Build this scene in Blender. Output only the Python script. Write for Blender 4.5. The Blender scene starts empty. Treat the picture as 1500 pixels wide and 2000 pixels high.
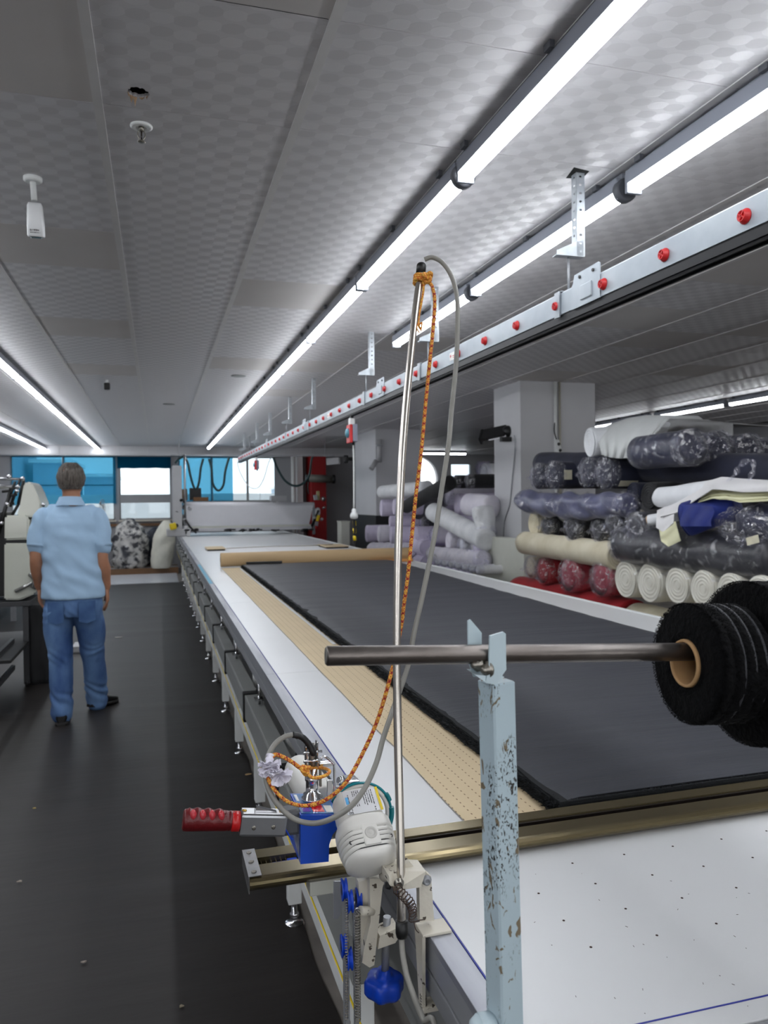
import bpy, bmesh, math, random
from mathutils import Vector, Matrix, noise
random.seed(7)
C = bpy.context.scene.collection
SC = bpy.context.scene
PI = math.pi
V = Vector
# ------------------------------------------------------------------ camera
CAMZ = 1.52
FPX = 1500.0
YAW, PITCH, ROLL = -.2863, -.0161, .0108
def _rot():
    cy, sy, cp, sp, cr, sr = math.cos(YAW), math.sin(YAW), math.cos(PITCH), math.sin(PITCH), math.cos(ROLL), math.sin(ROLL)
    a = Matrix(((cr, 0, -sr), (0, 1, 0), (sr, 0, cr)))
    b = Matrix(((1, 0, 0), (0, cp, sp), (0, -sp, cp)))
    c = Matrix(((cy, sy, 0), (-sy, cy, 0), (0, 0, 1)))
    return a @ b @ c
RW = _rot()                     # world -> (right, forward, up)
RI = RW.transposed()
EYE = V((0, 0, CAMZ))
cd = bpy.data.cameras.new('camera'); cam = bpy.data.objects.new('camera', cd); C.objects.link(cam)
right, fwd, up = RI @ V((1, 0, 0)), RI @ V((0, 1, 0)), RI @ V((0, 0, 1))
m = Matrix((right, up, -fwd)).transposed().to_4x4(); m.translation = EYE
cam.matrix_world = m
cd.sensor_fit = 'VERTICAL'; cd.sensor_height = 36; cd.sensor_width = 27; cd.lens = FPX / 2000 * 36
cd.clip_start = .02; cd.clip_end = 300
cd.dof.use_dof = True; cd.dof.focus_distance = 1.3; cd.dof.aperture_fstop = 9.0
SC.camera = cam
# ------------------------------------------------------------------ world, light, exposure
TUBE_STRENGTH = 21.0
SKY_STRENGTH = 2.0
w = bpy.data.worlds.new('world'); SC.world = w; w.use_nodes = True
w.node_tree.nodes['Background'].inputs[0].default_value = (.97, .985, 1, 1)
w.node_tree.nodes['Background'].inputs[1].default_value = SKY_STRENGTH
SC.view_settings.view_transform = 'Standard'; SC.view_settings.look = 'None'
SC.view_settings.exposure = 0.1; SC.view_settings.gamma = 1.0; SC.view_settings.use_curve_mapping = False
# ------------------------------------------------------------------ pixel to point helpers
def ray(px, py): return RI @ V(((px - 750) / FPX, 1, (1000 - py) / FPX))
def aX(px, py, x): d = ray(px, py); return EYE + d * (x / d.x)
def aY(px, py, y): d = ray(px, py); return EYE + d * (y / d.y)
def aZ(px, py, z): d = ray(px, py); return EYE + d * ((z - CAMZ) / d.z)
def pix(p):
    q = RW @ (V(p) - EYE)
    return (750 + FPX * q.x / q.y, 1000 - FPX * q.z / q.y, q.y)
def depth(p): return (RW @ (V(p) - EYE)).y
# ------------------------------------------------------------------ materials
def lin(c):
    return tuple(((x / 255) / 12.92 if x / 255 <= .04045 else ((x / 255 + .055) / 1.055) ** 2.4) for x in c) + (1,)
def mat(name, col, rough=.5, metal=0., var=0., vscale=8., bump=0., bscale=40., spec=None, col2=None, sheen=0, coat=0, stretch=None, lo=.35, hi=.65):
    m = bpy.data.materials.new(name); m.use_nodes = True
    nt = m.node_tree; N = nt.nodes; L = nt.links; b = N['Principled BSDF']
    c = lin(col); b.inputs['Base Color'].default_value = c
    b.inputs['Roughness'].default_value = rough; b.inputs['Metallic'].default_value = metal
    if spec is not None: b.inputs['Specular IOR Level'].default_value = spec
    if sheen: b.inputs['Sheen Weight'].default_value = sheen
    if coat: b.inputs['Coat Weight'].default_value = coat
    tc = N.new('ShaderNodeTexCoord'); mp = N.new('ShaderNodeMapping'); L.new(tc.outputs['Object'], mp.inputs[0])
    if stretch: mp.inputs['Scale'].default_value = stretch
    if var or col2:
        n = N.new('ShaderNodeTexNoise'); n.inputs['Scale'].default_value = vscale; n.inputs['Detail'].default_value = 5
        L.new(mp.outputs[0], n.inputs['Vector'])
        r = N.new('ShaderNodeValToRGB'); r.color_ramp.elements[0].position = lo; r.color_ramp.elements[1].position = hi
        c2 = lin(col2) if col2 else tuple(min(1, x * (1 - var)) for x in c[:3]) + (1,)
        r.color_ramp.elements[0].color = c2; r.color_ramp.elements[1].color = c
        L.new(n.outputs['Fac'], r.inputs[0]); L.new(r.outputs[0], b.inputs['Base Color'])
    if bump:
        n2 = N.new('ShaderNodeTexNoise'); n2.inputs['Scale'].default_value = bscale; n2.inputs['Detail'].default_value = 4
        L.new(mp.outputs[0], n2.inputs['Vector'])
        bp = N.new('ShaderNodeBump'); bp.inputs['Strength'].default_value = bump; bp.inputs['Distance'].default_value = .01
        L.new(n2.outputs['Fac'], bp.inputs['Height']); L.new(bp.outputs[0], b.inputs['Normal'])
    return m
def emis(name, col, s):
    m = bpy.data.materials.new(name); m.use_nodes = True; N = m.node_tree.nodes; b = N['Principled BSDF']
    b.inputs['Base Color'].default_value = lin(col); b.inputs['Emission Color'].default_value = lin(col); b.inputs['Emission Strength'].default_value = s
    return m
def film(name, col=(255, 255, 255), gloss=.25, rough=.12, bscale=25., bump=.8):
    """clear plastic film: mostly transparent with a crinkled glossy sheen"""
    m = bpy.data.materials.new(name); m.use_nodes = True; nt = m.node_tree; N = nt.nodes; L = nt.links
    N.remove(N['Principled BSDF']); out = N['Material Output']
    t = N.new('ShaderNodeBsdfTransparent'); t.inputs[0].default_value = lin(col)
    g = N.new('ShaderNodeBsdfGlossy'); g.inputs['Roughness'].default_value = rough; g.inputs[0].default_value = (1, 1, 1, 1)
    d = N.new('ShaderNodeBsdfDiffuse'); d.inputs[0].default_value = (.8, .8, .85, 1)
    n = N.new('ShaderNodeTexNoise'); n.inputs['Scale'].default_value = bscale; n.inputs['Detail'].default_value = 6; n.inputs['Distortion'].default_value = 1.2
    tc = N.new('ShaderNodeTexCoord'); L.new(tc.outputs['Object'], n.inputs['Vector'])
    bp = N.new('ShaderNodeBump'); bp.inputs['Strength'].default_value = bump; bp.inputs['Distance'].default_value = .03
    L.new(n.outputs['Fac'], bp.inputs['Height']); L.new(bp.outputs[0], g.inputs['Normal']); L.new(bp.outputs[0], d.inputs['Normal'])
    m1 = N.new('ShaderNodeMixShader'); m1.inputs[0].default_value = .3; L.new(g.outputs[0], m1.inputs[1]); L.new(d.outputs[0], m1.inputs[2])
    mx = N.new('ShaderNodeMixShader'); mx.inputs[0].default_value = gloss
    if bump:
        n3 = N.new('ShaderNodeTexNoise'); n3.inputs['Scale'].default_value = bscale * .8; n3.inputs['Detail'].default_value = 4; n3.inputs['Distortion'].default_value = 2.0
        L.new(tc.outputs['Object'], n3.inputs['Vector']); mr = N.new('ShaderNodeMapRange'); mr.inputs[1].default_value = .54; mr.inputs[2].default_value = .70
        mr.inputs[3].default_value = gloss * .30; mr.inputs[4].default_value = min(1, gloss * 3.4); L.new(n3.outputs['Fac'], mr.inputs[0]); L.new(mr.outputs[0], mx.inputs[0])
    L.new(t.outputs[0], mx.inputs[1]); L.new(m1.outputs[0], mx.inputs[2]); L.new(mx.outputs[0], out.inputs[0])
    return m
# ------------------------------------------------------------------ mesh helpers
def B(): return bmesh.new()
def _tf(bm, vs, M):
    if M is not None: bmesh.ops.transform(bm, matrix=M, verts=vs)
def box(bm, x0, x1, y0, y1, z0, z1, bev=0., M=None, seg=2):
    r = bmesh.ops.create_cube(bm, size=1.0); vs = r['verts']
    for v in vs:
        v.co = V(((x0 + x1) / 2 + v.co.x * (x1 - x0), (y0 + y1) / 2 + v.co.y * (y1 - y0), (z0 + z1) / 2 + v.co.z * (z1 - z0)))
    if bev:
        es = list({e for v in vs for e in v.link_edges})
        rr = bmesh.ops.bevel(bm, geom=es, offset=bev, segments=seg, affect='EDGES', profile=.6)
        vs = list({v for f in rr['faces'] for v in f.verts} | {v for v in vs if v.is_valid})
    _tf(bm, vs, M)
    return vs
def obox(bm, c, ex, ey, sx, sy, sz, bev=0.):
    """oriented box: centre, x axis, y axis directions"""
    ex = V(ex).normalized(); ez = ex.cross(V(ey)).normalized(); ey = ez.cross(ex)
    M = Matrix((ex, ey, ez)).transposed().to_4x4(); M.translation = V(c)
    return box(bm, -sx / 2, sx / 2, -sy / 2, sy / 2, -sz / 2, sz / 2, bev, M)
def frame(d):
    d = V(d).normalized(); a = V((0, 0, 1)) if abs(d.z) < .9 else V((1, 0, 0))
    u = a.cross(d).normalized(); return u, d.cross(u)
def loft(bm, rings, cap=True, closed=True, smooth=True):
    rv = [[bm.verts.new(p) for p in r] for r in rings]
    n = len(rv[0])
    for i in range(len(rv) - 1):
        for j in range(n if closed else n - 1):
            k = (j + 1) % n
            f = bm.faces.new((rv[i][j], rv[i][k], rv[i + 1][k], rv[i + 1][j])); f.smooth = smooth
    if cap:
        try:
            bm.faces.new(list(reversed(rv[0]))); bm.faces.new(rv[-1])
        except ValueError: pass
    return rv
def ring(c, u, v, a, b=None, n=16, ph=0.):
    b = a if b is None else b
    return [V(c) + V(u) * (a * math.cos(2 * PI * i / n + ph)) + V(v) * (b * math.sin(2 * PI * i / n + ph)) for i in range(n)]
def cyl(bm, p0, p1, r0, r1=None, n=16, cap=True, smooth=True):
    r1 = r0 if r1 is None else r1
    u, v = frame(V(p1) - V(p0))
    return loft(bm, [ring(p0, u, v, r0, n=n), ring(p1, u, v, r1, n=n)], cap, smooth=smooth)
def tube(bm, pts, r, n=8, cap=True):
    pts = [V(p) for p in pts]; rr = r if isinstance(r, (list, tuple)) else [r] * len(pts)
    u = None; rings = []
    for i, p in enumerate(pts):
        d = (pts[min(i + 1, len(pts) - 1)] - pts[max(i - 1, 0)])
        if d.length < 1e-9: d = V((0, 0, 1))
        d.normalize()
        if u is None: u, v = frame(d)
        else:
            u = (u - d * u.dot(d))
            if u.length < 1e-6: u, v = frame(d)
            u.normalize()
        v = d.cross(u); rings.append(ring(p, u, v, rr[i], n=n))
    loft(bm, rings, cap)
def spl(pts, k=8):
    """catmull-rom through the points"""
    pts = [V(p) for p in pts]; out = []
    for i in range(len(pts) - 1):
        p0, p1, p2, p3 = pts[max(i - 1, 0)], pts[i], pts[i + 1], pts[min(i + 2, len(pts) - 1)]
        for j in range(k):
            t = j / k
            out.append(.5 * ((2 * p1) + (p2 - p0) * t + (2 * p0 - 5 * p1 + 4 * p2 - p3) * t * t + (3 * p1 - p0 - 3 * p2 + p3) * t ** 3))
    out.append(pts[-1]); return out
def lathe(bm, p, d, prof, n=20, cap=True):
    """prof: (distance along d, radius)"""
    d = V(d).normalized(); u, v = frame(d)
    loft(bm, [ring(V(p) + d * t, u, v, max(r, 1e-5), n=n) for t, r in prof], cap)
def prism(bm, pts, d):
    """polygon pushed along d"""
    a = [bm.verts.new(V(p)) for p in pts]; b = [bm.verts.new(V(p) + V(d)) for p in pts]; n = len(a)
    bm.faces.new(list(reversed(a))); bm.faces.new(b)
    for i in range(n): bm.faces.new((a[i], a[(i + 1) % n], b[(i + 1) % n], b[i]))
def ball(bm, c, r, sx=1, sy=1, sz=1, u=16, v=10):
    rr = bmesh.ops.create_uvsphere(bm, u_segments=u, v_segments=v, radius=r)
    for q in rr['verts']: q.co = V(c) + V((q.co.x * sx, q.co.y * sy, q.co.z * sz))
    for q in rr['verts']:
        for f in q.link_faces: f.smooth = True
    return rr['verts']
def sheet(bm, g, th=.004):
    """grid of points g[i][j] as a thin cloth with thickness"""
    ni, nj = len(g), len(g[0])
    top = [[bm.verts.new(p) for p in r] for r in g]
    nor = []
    for i in range(ni):
        row = []
        for j in range(nj):
            a = V(g[min(i + 1, ni - 1)][j]) - V(g[max(i - 1, 0)][j]); b = V(g[i][min(j + 1, nj - 1)]) - V(g[i][max(j - 1, 0)])
            c = a.cross(b); row.append(c.normalized() if c.length > 1e-12 else V((0, 0, 1)))
        nor.append(row)
    bot = [[bm.verts.new(V(g[i][j]) - nor[i][j] * th) for j in range(nj)] for i in range(ni)]
    for i in range(ni - 1):
        for j in range(nj - 1):
            f = bm.faces.new((top[i][j], top[i + 1][j], top[i + 1][j + 1], top[i][j + 1])); f.smooth = True
            f = bm.faces.new((bot[i][j + 1], bot[i + 1][j + 1], bot[i + 1][j], bot[i][j])); f.smooth = True
    def side(A, Bq):
        for k in range(len(A) - 1):
            f = bm.faces.new((A[k], A[k + 1], Bq[k + 1], Bq[k]))
            for e in f.edges: e.smooth = False
    side(top[0], bot[0]); side([r[-1] for r in top], [r[-1] for r in bot])
    side(list(reversed(top[-1])), list(reversed(bot[-1]))); side(list(reversed([r[0] for r in top])), list(reversed([r[0] for r in bot])))
def nz(p, s=1.0): return noise.noise(V(p) * s)
def jitter(bm, amp, s, off=0.):
    bm.normal_update()
    for v in bm.verts: v.co = v.co + v.normal * (amp * noise.noise(v.co * s + V((off, off, off))))
# ------------------------------------------------------------------ object helpers
def rootloc(o):
    p = V((0, 0, 0))
    while o is not None: p += o.location; o = o.parent
    return p
def obj(name, bm, m, parent=None, label=None, loc=None):
    me = bpy.data.meshes.new(name)
    bmesh.ops.recalc_face_normals(bm, faces=bm.faces[:])
    off = V((0, 0, 0))
    if parent is not None: off = rootloc(parent)
    else:
        if loc is not None: off = V(loc)
        else:
            xs = [v.co.x for v in bm.verts]; ys = [v.co.y for v in bm.verts]; zs = [v.co.z for v in bm.verts]
            off = V(((min(xs) + max(xs)) / 2, (min(ys) + max(ys)) / 2, min(zs)))
    for v in bm.verts: v.co -= off
    bm.to_mesh(me); bm.free()
    for mm in (m if isinstance(m, (list, tuple)) else [m]): me.materials.append(mm)
    o = bpy.data.objects.new(name, me); C.objects.link(o)
    if parent is not None: o.parent = parent
    else: o.location = off
    if label: o['label'] = label
    return o
def part(name, m, parent, fn, label=None):
    bm = B(); fn(bm); return obj(name, bm, m, parent, label)
def tag(o, label, cat, group=None, kind=None):
    o['label'] = label; o['category'] = cat
    if group: o['group'] = group
    if kind: o['kind'] = kind
    return o
def thing(name, label, cat, loc=(0, 0, 0), group=None):
    o = bpy.data.objects.new(name, None); C.objects.link(o); o.location = loc; o.empty_display_size = .1
    return tag(o, label, cat, group)
def struct(name, bm, m, parent=None, loc=None):
    o = obj(name, bm, m, parent, loc=loc)
    if parent is None: o['kind'] = 'structure'
    return o
def instance(name, me, parent, loc, rot=None, m=None):
    """a further part that shares a mesh; loc in world space"""
    o = bpy.data.objects.new(name, me); C.objects.link(o); o.parent = parent; o.location = V(loc) - rootloc(parent)
    if rot: o.rotation_euler = rot
    return o
def copy_tree(o, delta, parent=None):
    c = o.copy(); C.objects.link(c)
    if parent is None: c.location = o.location + V(delta)
    else: c.parent = parent
    for ch in [x for x in C.objects if x.parent == o]: copy_tree(ch, (0, 0, 0), c)
    return c
ORD = ['first', 'second', 'third', 'fourth', 'fifth', 'sixth', 'seventh', 'eighth', 'ninth', 'tenth', 'eleventh', 'twelfth', 'thirteenth', 'fourteenth']
# ------------------------------------------------------------------ shared materials
M_white = mat('white_laminate', (208, 209, 210), .32, var=.03, vscale=3)
M_steel = mat('worn_steel', (168, 170, 176), .42, .5, col2=(132, 134, 142), vscale=14, bump=.06, bscale=120, stretch=(1, .12, 1))
M_rim = mat('anodised_grey', (158, 160, 164), .42, .35, var=.12, vscale=20, stretch=(1, .1, 1))
M_duct = mat('grey_duct', (138, 140, 138), .5, .1, var=.1, vscale=5)
M_black = mat('black_plastic', (18, 18, 19), .45)
M_dark = mat('dark_rubber', (26, 26, 27), .6, var=.2)
M_legw = mat('white_painted_steel', (228, 230, 229), .4, var=.06, vscale=10)
M_chrome = mat('chrome', (215, 215, 218), .12, 1.)
M_brushed = mat('brushed_metal', (176, 176, 178), .3, 1., var=.15, vscale=30)
M_galv = mat('galvanised', (188, 193, 197), .42, .6, col2=(158, 164, 170), vscale=16, bump=.05, bscale=30)
M_cream = mat('chipped_cream_paint', (206, 200, 186), .45, col2=(70, 60, 50), vscale=70, lo=.33, hi=.36, bump=.12, bscale=50)
M_machine = mat('cream_machine_shell', (206, 207, 196), .38, var=.04)
M_red = mat('red_plastic', (200, 32, 36), .38)
M_blue = mat('blue_paint', (14, 74, 190), .3, var=.12, vscale=12, coat=.3)
M_bluep = mat('blue_plastic', (12, 66, 190), .35)
M_yellow = mat('yellow_plastic', (224, 196, 20), .4)
# ================================================================== THE SETTING
CE = 2.77                      # ceiling height
X0, X1, Y0, Y1 = -5.2, 10.4, -4.4, 18.05
M_wall = mat('grey_wall_paint', (160, 160, 163), .8, var=.05, vscale=2)
M_wall2 = mat('pale_pillar_paint', (202, 202, 205), .6, var=.04, vscale=2)
M_floor = mat('concrete_floor', (122, 116, 110), .6, col2=(92, 87, 82), vscale=6, bump=.05, bscale=60)
M_tee = mat('ceiling_rib_paint', (214, 212, 211), .5, var=.08, vscale=9)
M_plainT = mat('plain_ceiling_tile', (204, 200, 198), .75, var=.04, vscale=4)
M_back = mat('dark_void', (14, 14, 14), .95)
M_skirt = mat('black_wainscot', (24, 25, 28), .5)
M_redw = mat('red_wall_panel', (150, 16, 20), .55)
M_frame = mat('window_frame_grey', (150, 152, 154), .45, var=.05)
M_sill = mat('window_sill', (196, 190, 178), .5)

def tile_material():
    """vinyl-faced tile: rows of leaf-shaped ovals, glossy ones and matt ones in turn"""
    m = bpy.data.materials.new('leaf_pattern_ceiling_tile'); m.use_nodes = True
    nt = m.node_tree; N = nt.nodes; L = nt.links; b = N['Principled BSDF']
    tc = N.new('ShaderNodeTexCoord'); sp = N.new('ShaderNodeSeparateXYZ'); L.new(tc.outputs['Object'], sp.inputs[0])
    def mt(op, a, c=None, d=None):
        n = N.new('ShaderNodeMath'); n.operation = op
        for i, q in enumerate((a, c, d)):
            if q is None: continue
            if isinstance(q, (int, float)): n.inputs[i].default_value = q
            else: L.new(q, n.inputs[i])
        return n.outputs[0]
    u = mt('MULTIPLY', sp.outputs[0], 1 / .0605); v = mt('MULTIPLY', sp.outputs[1], 1 / .0605)
    iu = mt('FLOOR', u); iv = mt('FLOOR', v)
    par = mt('MODULO', mt('ADD', mt('ADD', iu, iv), 200), 2)
    fu = mt('SUBTRACT', mt('FRACT', u), .5); fv = mt('SUBTRACT', mt('FRACT', v), .5)
    # leaf: sheared super-ellipse that overlaps its cell a little
    sh = mt('ADD', fu, mt('MULTIPLY', fv, .25))
    e = mt('ADD', mt('POWER', mt('ABSOLUTE', mt('DIVIDE', sh, .55)), 2.1), mt('POWER', mt('ABSOLUTE', mt('DIVIDE', fv, .42)), 1.9))
    ins = N.new('ShaderNodeMapRange'); L.new(e, ins.inputs[0])
    ins.inputs[1].default_value = .88; ins.inputs[2].default_value = 1.0; ins.inputs[3].default_value = 1; ins.inputs[4].default_value = 0
    light = mt('MULTIPLY', ins.outputs[0], par); dark = mt('MULTIPLY', ins.outputs[0], mt('SUBTRACT', 1, par))
    fac = mt('ADD', .5, mt('SUBTRACT', mt('MULTIPLY', light, .5), mt('MULTIPLY', dark, .5)))
    r = N.new('ShaderNodeValToRGB'); r.color_ramp.elements[0].color = lin((202, 200, 202)); r.color_ramp.elements[1].color = lin((213, 211, 213))
    e2 = r.color_ramp.elements.new(.5); e2.color = lin((208, 206, 208)); L.new(fac, r.inputs[0]); L.new(r.outputs[0], b.inputs['Base Color'])
    rr = N.new('ShaderNodeMapRange'); L.new(fac, rr.inputs[0]); rr.inputs[3].default_value = .66; rr.inputs[4].default_value = .36
    L.new(rr.outputs[0], b.inputs['Roughness'])
    n = N.new('ShaderNodeTexNoise'); n.inputs['Scale'].default_value = 420; L.new(tc.outputs['Object'], n.inputs['Vector'])
    h = mt('ADD', mt('MULTIPLY', mt('MULTIPLY', n.outputs['Fac'], light), .5), mt('MULTIPLY', ins.outputs[0], .5))
    bp = N.new('ShaderNodeBump'); bp.inputs['Strength'].default_value = .25; bp.inputs['Distance'].default_value = .002
    L.new(h, bp.inputs['Height']); L.new(bp.outputs[0], b.inputs['Normal'])
    return m
M_tile = tile_material()

# ---- floor
bm = B(); box(bm, X0, X1, Y0, 20.6, -.12, 0); floor = struct('floor', bm, M_floor)
# pale lino strip at the far end of the aisle, and the low wooden step in front of the windows
M_lino = mat('pale_lino', (196, 200, 206), .25, var=.04)
bm = B(); box(bm, -3.2, .36, 15.0, 16.9, 0, .012); struct('floor_pale_strip', bm, M_lino)
M_wood = mat('brown_wood_edge', (122, 88, 58), .55, var=.25, vscale=9, stretch=(.3, 1, 1))
M_ply = mat('grey_platform_boards', (150, 148, 146), .5, var=.1, vscale=5)
step = thing('wooden_step', 'low brown-edged wooden platform under the plastic bags by the windows', 'platform', (-1.2, 17.4, 0))
for i in range(5):
    xa = -3.0 + i * .68
    part('board', M_ply, step, lambda bm, xa=xa: box(bm, xa, xa + .674, 16.95, 18.0, .04, .12))
part('front_edge', M_wood, step, lambda bm: box(bm, -3.0, .40, 16.90, 16.948, 0, .13))
part('rear_edge', M_wood, step, lambda bm: box(bm, -3.0, .40, 17.55, 17.60, .1205, .135))

# ---- ceiling: tiles, ribs, dark void above them
bm = B(); box(bm, X0, X1, Y0, 20.6, CE + .10, CE + .22); ceiling = struct('ceiling', bm, M_back)
TX, TY, RIBW = .622, .603, .026
XB = -.148                      # right edge of the rib that runs over the aisle
cols = range(-8, 17); rows = range(-15, 31)
YR0 = 1.971
def tme():
    bm = B(); vs = box(bm, 0, TX - RIBW - .002, .0015, TY - .0015, 0, .012)
    me = bpy.data.meshes.new('ceiling_tile'); bm.to_mesh(me); bm.free(); return me
tmeA = tme(); tmeA.materials.append(M_tile); tmeB = tme(); tmeB.materials.append(M_plainT)
plain = {(-1, 0), (-1, 3), (-1, 6), (1, 4), (2, 8), (-1, 9), (2, 11), (4, 3), (5, 4), (5, 2), (4, 5), (6, 5), (7, 4), (3, 6), (1, 8), (-3, 7), (8, 7), (6, 8), (0, -1)}
hole_tile = (0, 0)
tl = []
for c in cols:
    for r in rows:
        x = XB + .001 + c * TX; y = YR0 + r * TY
        if y > Y1 - .05 and x < 4.6: continue
        if y + TY > 20.5 or x + TX > X1 or x < X0 or y < Y0: continue
        ctr = V((x + .3, y + .3, CE)); q = RW @ (ctr - EYE)
        vis = False
        if q.y > .3:
            a, bq, _ = pix(ctr); vis = -260 < a < 1760 and -420 < bq < 900 and not (x > 3.0 and y > 13)
        tl.append((not vis, q.length, c, r, x, y))
tl.sort()
far = B()
for k, (nv, d, c, r, x, y) in enumerate(tl):
    p = (c, r) in plain or (c == 1 and r == 0)
    if (c, r) == hole_tile: continue
    if not nv and k < 298:
        instance('ceiling_tile', tmeB if p and not (c == 1 and r == 0) else tmeA, ceiling, (x, y, CE))
    else: box(far, x, x + TX - RIBW - .002, y + .0015, y + TY - .0015, CE, CE + .012)
f = obj('far_ceiling_tiles', far, M_tile, ceiling); f['kind'] = 'stuff'
# the tile with the broken hole: a ring of quads from the jagged hole to the tile edge
hx, hy = aZ(270, 181, CE).xy
def holed(bm):
    x0 = XB + .001; x1 = x0 + TX - RIBW - .002; y0 = YR0 + .0015; y1 = YR0 + TY - .0015
    n = 32; rnd = random.Random(3); inn = []; outr = []
    for i in range(n):
        a = 2 * PI * i / n + PI / 4; rr = .031 + rnd.uniform(-.005, .004)
        inn.append(V((hx + rr * 1.0 * math.cos(a), hy + rr * math.sin(a), CE)))
        dx, dy = math.cos(a), math.sin(a)
        t = min(((x1 if dx > 0 else x0) - hx) / dx if abs(dx) > 1e-6 else 9, ((y1 if dy > 0 else y0) - hy) / dy if abs(dy) > 1e-6 else 9)
        outr.append(V((hx + dx * t, hy + dy * t, CE)))
    for (xx, yy) in ((x0, y0), (x1, y0), (x0, y1), (x1, y1)):
        j = min(range(n), key=lambda k: (outr[k] - V((xx, yy, CE))).length); outr[j] = V((xx, yy, CE))
    upi = [p + V((0, 0, .012)) for p in inn]
    loft(bm, [outr, inn, upi], cap=False, smooth=False)
o = part('ceiling_tile', M_tile, ceiling, holed)
def torn(bm):
    rnd = random.Random(5)
    for a0, ln, w_ in ((2.3, .026, .010), (1.9, .034, .007), (2.8, .014, .010), (1.2, .009, .012), (.6, .012, .007)):
        c0 = V((hx + .030 * math.cos(a0), hy + .030 * math.sin(a0), CE + .002)); t = V((-math.sin(a0), math.cos(a0), 0)) * w_
        prism(bm, [c0 - t, c0 + t, c0 + t * .5 + V((.001, -.003, -ln * .6)), c0 + t * .1 + V((0, -.002, -ln)), c0 - t * .4 + V((0, -.004, -ln * .5))], (0, .0015, 0))
M_torn = mat('torn_card', (168, 138, 108), .9, var=.3, vscale=60)
part('torn_edge', M_torn, ceiling, torn, 'ragged brown torn card edge around the hole')
# ribs
rm = B(); box(rm, -RIBW / 2 - .001, RIBW / 2 + .001, 0, Y1 + 2.5 - Y0, -.004, .006)
rme = bpy.data.meshes.new('ceiling_rib'); rm.to_mesh(rme); rm.free(); rme.materials.append(M_tee)
for c in cols:
    xr = XB + c * TX - RIBW / 2
    if X0 + .1 < xr < X1 - .1: instance('ceiling_rib', rme, ceiling, (xr, Y0, CE))
rm = B(); box(rm, X0, X1, -.003, .003, .0005, .005)
rme = bpy.data.meshes.new('cross_rib'); rm.to_mesh(rme); rm.free(); rme.materials.append(M_tee)
for r in rows:
    if r % 1 == 0 and YR0 + r * TY < 20: instance('cross_rib', rme, ceiling, (0, YR0 + r * TY, CE + .002))

# ---- walls
def wall_box(name, x0, x1, y0, y1, z0=0, z1=CE + .10, m=None):
    bm = B(); box(bm, x0, x1, y0, y1, z0, z1); return struct(name, bm, m or M_wall)
wall_box('wall_left', X0 - .15, X0, Y0, 20.6)
wall_box('wall_right', X1, X1 + .15, Y0, 20.6)
# rear wall behind the camera, with a long run of windows (daylight reaches the near table from there)
wb = B()
box(wb, X0 - .15, X1 + .15, Y0 - .15, Y0, 0, .95); box(wb, X0 - .15, X1 + .15, Y0 - .15, Y0, 2.5, CE + .02)
for xa_, xb_ in ((X0 - .15, -4.2), (-1.1, -.8), (2.3, 2.6), (5.7, 6.0), (9.1, X1 + .15)): box(wb, xa_, xb_, Y0 - .15, Y0, .95, 2.5)
struct('wall_rear', wb, M_wall)
# soffit beam over the windows, in panels
YW = 18.35
sof = B(); box(sof, X0, 4.75, Y1, YW + .2, 2.565, CE + .10); sof = struct('trim_1', sof, M_wall2)
for i in range(14):
    xa = -3.9 + i * .62
    part('panel', M_wall2, sof, lambda bm, xa=xa: box(bm, xa, xa + .612, Y1 - .014, Y1 - .001, 2.585, CE - .004, .003))
# far wall with window openings (pieces around the openings)
ZT, ZS = 2.565, 1.125
wf = B()
box(wf, X0, 4.75, YW, YW + .2, 0, ZS)                         # below the sills
box(wf, X0, -3.07, YW, YW + .2, ZS, ZT)
box(wf, -.93, -.83, YW, YW + .2, ZS, ZT)
box(wf, .30, .47, YW, YW + .2, ZS, ZT)
box(wf, 2.72, 3.02, YW, YW + .2, ZS, ZT)
box(wf, 3.02, 4.75, YW, YW + .2, ZS, ZT)
wall_far = struct('wall_far', wf, M_wall)
wall_box('wall_far_return', 4.62, 4.75, YW + .2, 20.2)
# right-hand far wall (Y = 20.2) with the round fan opening and the long window
YR = 20.2
pf = aY(815, 934, YR); pw0, pw1 = aY(880, 905, YR), aY(921, 936, YR)
def far_right(bm):
    R = .62; cx, cz = pf.x, pf.z
    box(bm, 4.75, 10.4, YR, YR + .2, 0, cz - R)
    zt = CE + .10
    x_a, x_b = cx - R, cx + R
    box(bm, 4.75, x_a, YR, YR + .2, cz - R, zt)
    n = 24
    inn = ring((cx, YR, cz), (1, 0, 0), (0, 0, 1), R * .99, n=n, ph=PI / 4)
    out = []
    for p in inn:
        d = (p - V((cx, YR, cz))).normalized(); t = min(R / abs(d.x) if abs(d.x) > 1e-6 else 9, R / abs(d.z) if abs(d.z) > 1e-6 else 9)
        out.append(V((cx, YR, cz)) + d * t)
    loft(bm, [out, inn, [p + V((0, .2, 0)) for p in inn]], cap=False, smooth=False)
    box(bm, x_a, x_b, YR, YR + .2, cz + R, zt)
    z0, z1 = pw1.z - .25, pw0.z
    box(bm, x_b, pw0.x, YR, YR + .2, cz - R, zt)
    box(bm, pw0.x, pw1.x, YR, YR + .2, z1, zt); box(bm, pw0.x, pw1.x, YR, YR + .2, cz - R, z0)
    box(bm, pw1.x, 10.4, YR, YR + .2, cz - R, zt)
bm = B(); far_right(bm); struct('wall_far_right', bm, M_wall)
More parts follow.
